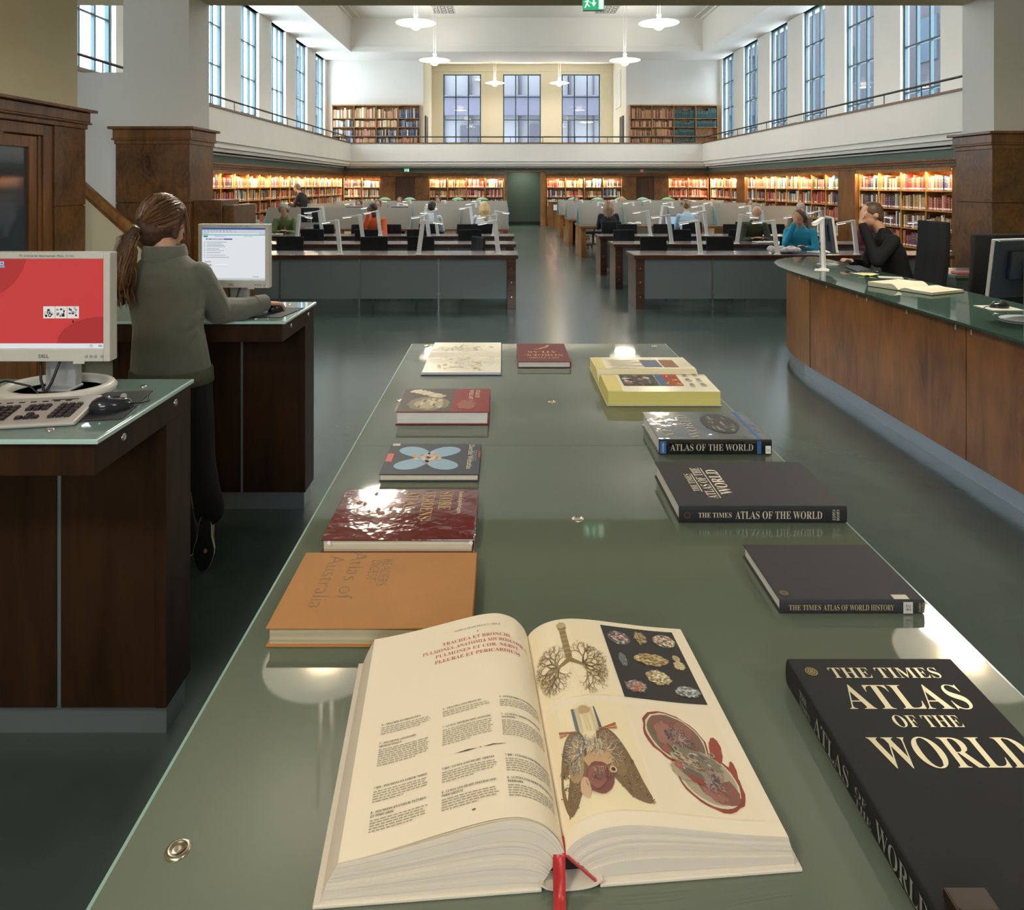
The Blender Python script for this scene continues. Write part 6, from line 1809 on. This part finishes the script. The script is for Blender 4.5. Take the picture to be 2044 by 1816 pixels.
ORD = ['first', 'second', 'third', 'fourth', 'fifth', 'sixth', 'seventh', 'eighth', 'ninth', 'tenth', 'eleventh', 'twelfth', 'thirteenth', 'fourteenth', 'fifteenth', 'sixteenth', 'seventeenth', 'eighteenth', 'nineteenth', 'twentieth', 'twenty-first', 'twenty-second', 'twenty-third', 'twenty-fourth', 'twenty-fifth', 'twenty-sixth', 'twenty-seventh', 'twenty-eighth', 'twenty-ninth', 'thirtieth']
def lamp(x, y, rz, label, z=ZD+.0016):
    o = LPr if not lused[0] else copy_tree(LPr)
    lused[0] = True
    o.location = (x, y, z); o.rotation_euler = (0, 0, rz); o['label'] = label
for k, y in enumerate(AY_):
    for j in range(4):
        xl = [-3.34, -2.25, -1.17, -.07][j]
        if k == 2 and j == 3: xl = -.13
        lamp(xl+(0 if k == 0 else -.03*k), y+.12, [.15, -.5, .1, .6][(j+k) % 4]+(PI if (j*3+k) % 5 == 1 else 0), 'white reading lamp, %s from the left on the %s long desk left of the aisle' % (ORD[j], NTH[k]))
        lamp([2.72, 3.78, 4.87, 5.95][j]+.02*k, y+.12, [.3, .05, -.35, 2.9][(j*2+k) % 4], 'white reading lamp, %s from the aisle on the %s long desk right of it' % (ORD[j], NTH[k]))
for k in range(3):
    for j in range(4):
        lamp(-4.2+1.09*j+.25, BL[k]+.35, [.2, -.3, 2.8, .5][(j+k) % 4], 'white reading lamp, %s from the left at the %s screened desk left' % (ORD[j], NTH[k]))
        lamp(2.6+1.09*j, BRt[k]+.35, [.4, 2.9, -.2, .1][(j+k) % 4], 'white reading lamp, %s from the aisle at the %s screened desk right' % (ORD[j], NTH[k]))
lamp(2.90, 6.35, .9, 'white angular reading lamp on the rounded end of the service counter', ZC+.0008)
# brass lamps with green shades
M['greenshade'] = mat('green_glass_shade', '#7fae8a', .2, emit=.12)
M['brass'] = mat('brass', '#b08a3c', .25, metal=1)
t = thing('banker_lamp', 'x', 'lamp', (0, 0, 0), 0, 'green shaded brass lamps')
m = MB(); m.lathe([(.09, 0), (.09, .015), (.02, .03)], n=20); m.build('base', [M['brass']], t)
m = MB(); m.tube([(0, 0, .02), (0, 0, .42)], .012, 8); m.build('stem', [M['brass']], t)
m = MB(); m.lathe([(.02, .50), (.10, .485), (.19, .44), (.235, .40), (.228, .40), (.18, .435), (.09, .475)], n=28, sy=.7); m.build('shade', [M['greenshade']], t)
for i, (x, y) in enumerate(((-4.3, 'left'), (-3.4, 'left'), (-1.65, 'left'), (-.78, 'left'), (2.55, 'right'), (3.42, 'right'), (4.25, 'right'), (5.05, 'right'), (5.95, 'right'))):
    o = t if i == 0 else copy_tree(t)
    o.location = (x, 25.45, ZD+.0016); o['label'] = 'brass lamp with green shade, %s from the left on the farthest %s table' % (ORD[i if i < 4 else i-4], y)

# ---------------- chairs in place ----------------
for x, y, rz, lb in (
    (-3.36, 10.75, PI, 'black chair behind the nearest left desk, beside the web page screen'), (-2.0, 10.7, PI+.1, 'black chair behind the nearest left desk, left of the middle lamp'), (-1.33, 10.75, PI-.1, 'black chair behind the nearest left desk, right of the middle lamp'), (-.66, 10.8, PI/2+.5, 'black chair turned sideways at the aisle end of the nearest left desk'),
    (-3.5, 12.55, PI, 'black chair leftmost behind the second left desk'), (-2.5, 12.5, PI, 'black chair left of centre behind the second left desk'), (-1.55, 12.5, PI, 'black chair centre behind the second left desk'), (-.55, 12.45, PI+.2, 'black chair near the aisle behind the second left desk'),
    (-3.7, 14.75, 0, 'black chair left of the person in orange at the first screened desk'), (-3.1, 14.7, .6, 'black tilted chair at the first screened desk on the left'), (-2.25, 14.75, -.2, 'black chair right of the person in orange at the first screened desk'), (-.75, 14.8, 0, 'black chair left of the blonde reader'), (-.41, 14.93, 0, 'black chair the blonde reader sits on'), (-1.55, 14.9, 0, 'black chair the reader in white shirt sits on'),
    (2.38, 10.7, PI+.1, 'black chair behind the nearest right desk, closest to the aisle'), (3.4, 10.72, PI, 'black chair behind the nearest right desk, second from the aisle'), (4.55, 10.72, PI, 'black chair under the reader in blue'),
    (2.28, 12.4, PI+.35, 'black chair turned at the aisle end of the second right desk'), (3.2, 12.45, PI, 'black chair behind the second right desk below the curly haired reader'), (4.3, 12.45, PI, 'black chair the bald reader in green sits on'), (5.4, 12.45, PI, 'black chair far right behind the second right desk'),
    (2.55, 14.2, PI, 'black chair at the aisle end behind the third right desk'), (3.25, 14.2, PI-.2, 'black chair second behind the third right desk'), (4.1, 15.55, 0, 'black chair with a dark jacket, under the curly haired reader'), (4.75, 14.2, PI, 'black chair fourth behind the third right desk'), (5.6, 14.2, PI, 'black chair fifth behind the third right desk'),
    (2.38, 15.75, 0, 'black chair the long haired reader sits on'), (5.3, 15.7, 0, 'black chair at the right part of the first screened right desk'), (-1.0, 18.0, 0, 'black chair at the second screened desk on the left'), (2.4, 18.8, 0, 'black chair at the aisle end of the second screened desk right'), (2.4, 21.8, 0, 'black chair at the aisle end of the third screened desk right')):
    chair(x, y, rz, lb)
t = chair_proto('tall black office chair with a white ring mark, back to the viewer at the counter', .62, .62, .48); t.location = (3.60, 5.44, 0); t.rotation_euler = (0, 0, .12)
br_ = next(c for c in t.children if c.name.startswith('backrest'))
m = MB(); m.lathe([(.028, 0), (.028, .003), (.016, .003), (.016, 0)], n=24, M=Matrix.Translation((0, -.338, 1.06)) @ Matrix.Rotation(PI/2, 4, 'X')); m.build('ring_mark', [M['whitemetal']], br_)
t = chair_proto('tall black office chair the clerk in the dark suit sits on', .66, .60, .48); t.location = (3.68, 6.5, 0); t.rotation_euler = (0, 0, PI/2)

# ---------------- people in place ----------------
sitter('person with grey hair in a green shirt reading a book at the left desk', (-4.35, 14.15, 0), (.1, -1), '#6c7d55', '#9a9488', 'bob', .45, (0, .6, -.8), cloth_r=0)
sitter('person in an orange top, hand on face, reading at the left desk', (-2.52, 14.1, 0), (-.1, -1), '#d8693a', '#1d1715', 'short', .4, (.1, .7, -.7), 1, skin='skin2')
sitter('person in white shirt and dark cap seen from behind at the left desk', (-1.55, 14.92, 0), (.1, 1), '#c9d2dc', '#2a2620', 'cap', .1, (.2, 1, -.2), skin='skin2')
sitter('person with long blonde hair in white, seen from behind near the aisle', (-.41, 14.95, 0), (-.05, 1), '#d6dce0', '#c9ad78', 'long', .12, (-.2, 1, -.2))
sitter('person with long brown hair in dark clothes and jeans, right of the aisle', (2.36, 15.75, 0), (.1, 1), '#20242c', '#7a5c3c', 'long', .12, (0, 1, -.3), trousers='#3c5070')
sitter('person with curly light brown hair in pale blue at a laptop, seen from behind', (4.1, 15.6, 0), (0, 1), '#a9bfd4', '#8a6a44', 'curly', .15, (0, 1, -.3))
sitter('bald person in dark green sweater bending over papers at the right desk', (4.34, 12.35, 0), (-.05, -1), '#3a4030', '#8a8074', 'bald', .42, (0, .8, -.6))
sitter('person in a bright blue sweater with head in hand near the counter', (4.55, 10.72, 0), (-.5, -1), '#2f9cc0', '#6a4a34', 'bob', .4, (.1, .8, -.6), 1)
sitter('grey haired person behind the person in the blue sweater', (5.95, 14.1, 0), (-.3, -1), '#7a6a5c', '#a8a29a', 'short', .2, (0, 1, -.3))
sitter('person in maroon sweater behind the clerk', (5.6, 10.75, 0), (-.1, -1), '#5c2430', '#6a5444', 'short', .3, (0, 1, -.4))
sitter('clerk in a dark suit, hand at the chin, sitting behind the service counter', (3.70, 6.5, .2), (-1, .12), '#0b0b0d', '#5a4634', 'short', .28, (-.15, 1, -.2), -1)
sitter('standing person in black bending towards the left bookcase', (-5.35, 19.2, 0), (-1, .2), '#17181a', '#8a7a68', 'short', .35, (0, 1, -.3), stand=True)
for x, y, lb, hc, sc_ in ((-3.45, 16.95, 'reader with dark hair, leftmost behind the first frosted screens on the left', '#3a2e26', '#5a6068'), (-3.0, 17.0, 'reader with brown hair, second behind the first frosted screens on the left', '#5a4636', '#6a5a50'), (-1.85, 20.1, 'reader with dark hair behind the second frosted screens on the left', '#2c2620', '#44505c'), (-2.95, 20.15, 'reader behind the second frosted screens, left of the dark haired one', '#6a5440', '#7a6a5a'),
                          (2.15, 20.9, 'reader in blue behind the second frosted screens on the right', '#4a3c30', '#3058b0'), (3.5, 20.95, 'reader with fair hair behind the second frosted screens on the right', '#a08a64', '#a8b8c8'), (4.6, 17.9, 'dark haired reader behind the first frosted screens on the right', '#2a2420', '#3a3a40'), (6.2, 17.9, 'brown haired reader at the right end behind the frosted screens', '#5c4634', '#5c5048')):
    sitter(lb, (x, y, 0), (0, -1), sc_, hc, 'short', .2, (0, 1, -.3), group='readers behind the frosted screens')
# things on the desks
def flat_book(x, y, rz, label, z=ZD+.0016):
    t, sf = open_book('open_book', label, x, y, rz, .17, .24, .012, .014, M['black'], M['pageshiny'], M['pagesw'], .006, z)
    t['group'] = 'open books on the reading desks'
flat_book(-4.4, 13.3, .1, 'open book in front of the person in the green shirt')
flat_book(-2.5, 13.2, -.1, 'open book in front of the person in orange')
flat_book(4.35, 11.5, .1, 'open book in front of the bald person in dark green')
flat_book(4.55, 9.8, .3, 'open book in front of the person in the blue sweater')
m = MB()
for k in range(14): m.ell((R.uniform(-.2, .2), R.uniform(-.08, .08), R.uniform(.02, .06)), (R.uniform(.04, .09), R.uniform(.03, .06), R.uniform(.02, .05)))
tag(organic('plastic_bag', m, mat('crumpled_white_plastic', '#c9c6c8', .25, bump=.6, bscale=30), None, .012, 1, (3.95, 9.85, ZD+.004)), 'crumpled whitish plastic bag on the nearest right desk', 'bag')
m = MB()
for k in range(10): m.ell((R.uniform(-.15, .15), R.uniform(-.08, .08), R.uniform(.02, .06)), (R.uniform(.04, .08), R.uniform(.03, .06), R.uniform(.02, .05)))
tag(organic('plastic_bag', m, mat('crumpled_white_paper', '#d2d0cc', .5), None, .012, 1, (3.1, 16.45, ZD+.004)), 'pile of crumpled white paper beside the long haired reader', 'bag')
t = thing('laptop', 'open laptop in front of the curly haired reader', 'laptop', (3.95, 16.35, ZD+.0016))
MB().box(-.16, .16, -.11, .11, 0, .02).build('keyboard_base', [M['darkshell']], t, .003)
m = MB(); X_ = Matrix.Translation((0, .115, .021)) @ Matrix.Rotation(-.25, 4, 'X'); m.box(-.16, .16, 0, .012, 0, .21, 0, None, X_); sc_ = m.build('lid', [M['darkshell']], t, .002)
m = MB(); m.quad(*[X_ @ Vector(v) for v in ((-.145, -.001, .015), (.145, -.001, .015), (.145, -.001, .195), (-.145, -.001, .195))], 0, lin('#a8c4e4')); m.build('screen', [M['screen']], sc_)
for x, y, lb in ((-3.45, 16.28, 'dark monitor blurred behind the frosted screen, left of the person in orange'), (-2.4, 16.28, 'dark monitor blurred behind the frosted screen, right of the person in orange')):
    o = back_monitor(lb, (x, y, ZD+.0016), 0); o.rotation_euler = (0, 0, PI); o['group'] = 'monitors on the screened desks'
o = back_monitor('dark monitor on the left desk behind the person in the green shirt', (-4.25, 15.45, ZD+.0016), PI); o['group'] = 'monitors on the screened desks'
# ---------------- bookcases and books ----------------
M['shelf'] = wood('bookcase_oak', '#744c20', '#b8864a', (1, .3, .3), 9)
M['striplight'] = mat('warm_strip_light', '#ffd9a0', .4, emit=1.6)
M['bookc'] = mat('book_cloth', '#884433', .6, attr=True)
BOARDS_R = [.1, .41, .80, 1.19, 1.58]
BOARDS_L = [.1, .30, .63, .96, 1.29, 1.62]
BCOL = {'dark red': ['#6e2226', '#7d2b2c', '#5f1d22'], 'red': ['#a33430', '#b5483c', '#8f2f2e'], 'brown': ['#6a4630', '#7a5438', '#553624'], 'tan': ['#b08a5c', '#c09a6c', '#a47e50'], 'cream': ['#d6c8a4', '#e0d6ba', '#c9b98c'], 'white': ['#dcd8ce', '#e6e4dc'], 'blue': ['#3c5488', '#4a68a0', '#2f4470'], 'dark blue': ['#26304c', '#2c3a5c'], 'green': ['#44604a', '#54704e', '#34503c'], 'black': ['#232326', '#2e2c2c'], 'grey': ['#7a7874', '#8c8a84'], 'orange': ['#c0703c', '#cc8448'], 'pink': ['#c08078', '#b87068'], 'yellow': ['#cdb560', '#d8c474'], 'purple': ['#5a3858', '#6a4868']}
PAL = {'mix': ['dark red']*4+['red']*3+['brown']*3+['tan']*3+['cream']*4+['white']*3+['blue']*3+['dark blue']*2+['green']*2+['black']*2+['grey', 'orange', 'pink', 'yellow', 'purple'],
       'red': ['red']*5+['dark red']*3+['pink']*4+['cream']*2+['orange']*2, 'tan': ['tan']*5+['brown']*4+['cream']*3+['dark red'], 'bluemix': ['blue']*3+['white']*3+['cream']*3+['dark blue']*2+['grey']*2+['green', 'tan'],
       'brownvol': ['brown', 'tan', 'brown', 'tan', 'pink'], 'tealvol': ['teal'], 'darkvol': ['dark blue', 'grey', 'black', 'blue', 'cream'], 'cream': ['cream', 'tan', 'cream', 'pink', 'brown']}
BCOL['teal'] = ['#1f4a4c', '#25524f', '#1c4046']
def book_shape(mb, w, d, h, col, lab, M4, m=0):
    """spine towards local -y; w along x"""
    c = lin(col)
    n = 5; poly = [(w*(i/n), -.004*math.sin(PI*i/n)) for i in range(n+1)]+[(w, d), (0, d)]
    vs = [(x, y, 0) for x, y in poly]+[(x, y, h) for x, y in poly]; k = len(poly)
    mb.add(vs, [(i, (i+1) % k, k+(i+1) % k, k+i) for i in range(k)]+[tuple(range(k-1, -1, -1))], m, c, M4)
    mb.add([(0, 0, h), (w, 0, h), (w, d, h), (0, d, h)], [(0, 1, 2, 3)], m, lin('#d8cdb4'), M4)
    if lab:
        mb.add([(.003, -.0045, .02), (w-.003, -.0045, .02), (w-.003, -.0045, .05), (.003, -.0045, .05)], [(0, 1, 2, 3)], m, lin('#ece9e0'), M4)
    if w > .03:
        g = lin('#c0a468' if col not in ('#dcd8ce', '#e6e4dc') else '#8a7a60')
        for z in (.62, .80): mb.add([(.004, -.0046, h*z), (w-.004, -.0046, h*z), (w-.004, -.0046, h*z+.008), (.004, -.0046, h*z+.008)], [(0, 1, 2, 3)], m, g, M4)
def row(width, hmax, pal, rnd, tmin=.022, tmax=.052, full=.97):
    x = .006; out = []
    hb = rnd.uniform(.68, .86)*hmax
    while x < width*full-.02:
        w = rnd.uniform(tmin, tmax)
        if x+w > width-.008: break
        if rnd.random() < .2: hb = rnd.uniform(.62, .9)*hmax
        name = rnd.choice(PAL[pal])
        h = min(hmax*.95, hb*rnd.uniform(.93, 1.06))
        out.append((x, w, h, name, rnd.choice(BCOL[name])))
        x += w+.0012
    return out
stuff = MB()
INDIV = []
def bookcase(label, ox, oy, rz, nb, bw, boards, top, depth, pals, seed, strip=True, group='lit wall bookcases', indiv=None, z=0., hollow=None, light=None, bx_rows=None):
    """front faces local -y, bays along +x"""
    t = thing('bookcase', label, 'bookcase', (ox, oy, z), rz, group)
    rnd = random.Random(seed); L = nb*bw; th = .026
    m = MB(); m.box(0, L, depth-.02, depth, 0, top); m.build('back_panel', [M['shelf']], t)
    for k in range(nb+1):
        x = min(max(k*bw, th/2), L-th/2)
        m = MB(); m.box(x-th/2, x+th/2, 0, depth-.0205, .0, top-.0005); m.build('upright', [M['shelf']], t)
    bb = boards+[top]
    for k in range(nb):
        x0 = k*bw+(th if k == 0 else th/2)+.0005; x1 = (k+1)*bw-(th if k == nb-1 else th/2)-.0005
        for j, zz in enumerate(boards):
            m = MB(); m.box(x0, x1, .004, depth-.021, zz-.024, zz); m.build('shelf_board', [M['shelf']], t)
    m = MB(); m.box(-.01, L+.01, -.015, depth, top, top+.05); m.build('top_board', [M['shelf']], t)
    if strip:
        m = MB(); m.box(-.01, L+.01, -.07, -.055, top-.05, top+.05); m.build('strip_baffle', [M['shelf']], t)  # lip added to hide the glowing strip and its area light
        m = MB(); m.box(.05, L-.05, -.012, .012, top-.016, top-.0005); m.build('light_strip', [M['striplight']], t)
        area('strip_light', (L/2, -.03, top-.035), L-.1, .05, SHELF_E*L, (1, .79, .53), (-.45, 0, 0), t)
    Mw = Matrix.Translation((ox, oy, z)) @ Matrix.Rotation(rz, 4, 'Z')
    for k in range(nb):
        x0 = k*bw+(th if k == 0 else th/2); x1 = (k+1)*bw-(th if k == nb-1 else th/2)
        for j in range(len(boards)):
            if hollow and (k, j) in hollow: continue
            if boards[j] < (.25 if not z else 0): continue
            hm = bb[j+1]-boards[j]-.03
            p = pals[(k*7+j*3) % len(pals)] if not callable(pals) else pals(k, j)
            for i, (x, w, h, name, col) in enumerate(row(x1-x0, hm, p, rnd, *( (.03, .056) if indiv else (.024, .05) ))):
                M4 = Mw @ Matrix.Translation((x0+x, .03+rnd.uniform(0, .02), boards[j]+.0006))
                if indiv and indiv(k, j) and len(INDIV) < 300:
                    q = MB(); book_shape(q, w, .2, h, col, True, None)
                    o = q.build('shelved_book', [M['bookc']]); o.matrix_world = M4
                    INDIV.append(o)
                    size = 'tall' if h > hm*.82 else 'short' if h < hm*.68 else 'thick' if w > .046 else 'slim' if w < .036 else 'medium'
                    tag(o, '%s %s book, %s from left, %s shelf, %s bay from the right pier' % (size, name, ORD[i], ['bottom', 'fourth', 'third', 'second', 'top'][j], ['fourth', 'third', 'second', 'nearest'][k] if k < 4 else 'x'), 'book', 'books in the bookcase beside the right pier')
                else:
                    book_shape(stuff, w, .2, h, col, rnd.random() < .6 and not z, M4)
    return t
BW = .87
# right wall: fronts face -x, so the local x axis runs towards the viewer (rz = -90)
t = bookcase('lit oak bookcase on the right wall, nearest the right pier', SXR, 16.58, -PI/2, 4, .875, BOARDS_R, 2.0, .3, ['mix', 'mix', 'red', 'tan'], 5, indiv=lambda k, j: j >= 1)
bookcase('lit oak bookcase on the right wall between two wooden pilasters', SXR, 24.18, -PI/2, 8, .84, BOARDS_R, 2.0, .3, ['mix', 'bluemix', 'mix', 'red'], 6)
bookcase('lit oak bookcase on the right wall in the far corner', SXR, 28.5, -PI/2, 4, .86, BOARDS_R, 2.0, .3, ['bluemix', 'mix', 'red'], 7)
b = MB(); b.box(SXR-.08, SXR+.35, 16.6, 17.44, 0, 2.05); b.box(SXR-.085, SXR+.3, 16.59, 17.45, 1.16, 1.168); struct('trim_13', b, M['oakdark'])
b = MB(); b.box(SXR-.08, SXR+.35, 24.2, 25.04, 0, 2.05); struct('trim_14', b, M['oakdark'])
b = MB(); b.box(SXR-.05, SXR+.35, 8.1, 13.06, 0, 2.05); struct('trim_15', b, M['oakdark'])
# left wall
bookcase('long lit oak bookcase along the left wall, nearer half', SXL, 15.4, PI/2, 7, .87, BOARDS_L, 2.0, .3, ['mix', 'bluemix', 'mix', 'tan', 'red'], 8)
bookcase('long lit oak bookcase along the left wall, farther half', SXL, 21.5, PI/2, 8, .87, BOARDS_L, 2.0, .3, ['mix', 'red', 'bluemix', 'mix'], 9)
b = MB(); b.box(-7.3, SXL+.05, 8.1, 15.38, 0, 2.05); struct('trim_16', b, M['oakdark'])
# back wall
bookcase('lit oak bookcase of two bays in the far left corner', -6.52, SY, 0, 2, .75, BOARDS_R, 2.0, .3, ['mix', 'bluemix', 'red'], 10)
bookcase('lit oak bookcase on the back wall left of the corridor opening', -3.04, SY, 0, 4, .765, BOARDS_R, 2.0, .3, lambda k, j: ['tan', 'brownvol', 'red', 'mix'][k] if j > 2 else 'mix', 12)
bookcase('lit oak bookcase on the back wall right of the corridor opening', 1.76, SY, 0, 4, .77, BOARDS_R, 2.0, .3, ['red', 'mix', 'bluemix', 'tan'], 13)
bookcase('lit oak bookcase of two bays with red books in the far right corner', 6.72, SY, 0, 2, .82, BOARDS_R, 2.0, .3, ['red', 'red', 'cream'], 14)
# gallery cases
GB_ = [.05, .42, .79, 1.16, 1.53, 1.9]
bookcase('oak bookcase with bound volumes on the left of the back gallery', -7.25, 29.66, 0, 4, .93, GB_, 2.42, .33, lambda k, j: [['cream', 'bluemix', 'darkvol', 'darkvol'], ['cream', 'cream', 'brownvol', 'brownvol'], ['cream', 'cream', 'darkvol', 'darkvol'], ['darkvol', 'darkvol', 'darkvol', 'brownvol']][k][(5-j) % 4], 15, False, 'gallery bookcases', z=2.6)
bookcase('oak bookcase with brown and teal volumes on the right of the back gallery', 5.35, 29.66, 0, 4, .93, GB_, 2.42, .33, lambda k, j: 'brownvol' if k < 2 else 'tealvol', 16, False, 'gallery bookcases', z=2.6, hollow={(3, 3), (3, 2)})
o = stuff.build('shelved_books', [M['bookc']]); tag(o, 'rows of bound books filling the remaining wall bookcases', 'books', None, 'stuff')
# boxes on the right gallery rail
for x, y, lb, c in ((8.6, 21.6, 'row of brown archive boxes on the right gallery', '#7a5434'), (8.6, 20.6, 'black archive box on the right gallery', '#22242a')):
    tag(MB().box(-.12, .12, -.6 if 'row' in lb else -.25, .6 if 'row' in lb else .25, 0, .9).build('archive_box', [mat('archive_board', c, .6)], None, .01, loc=(x, y, 2.601)), lb.replace('row of brown archive boxes', 'long brown archive box'), 'box')
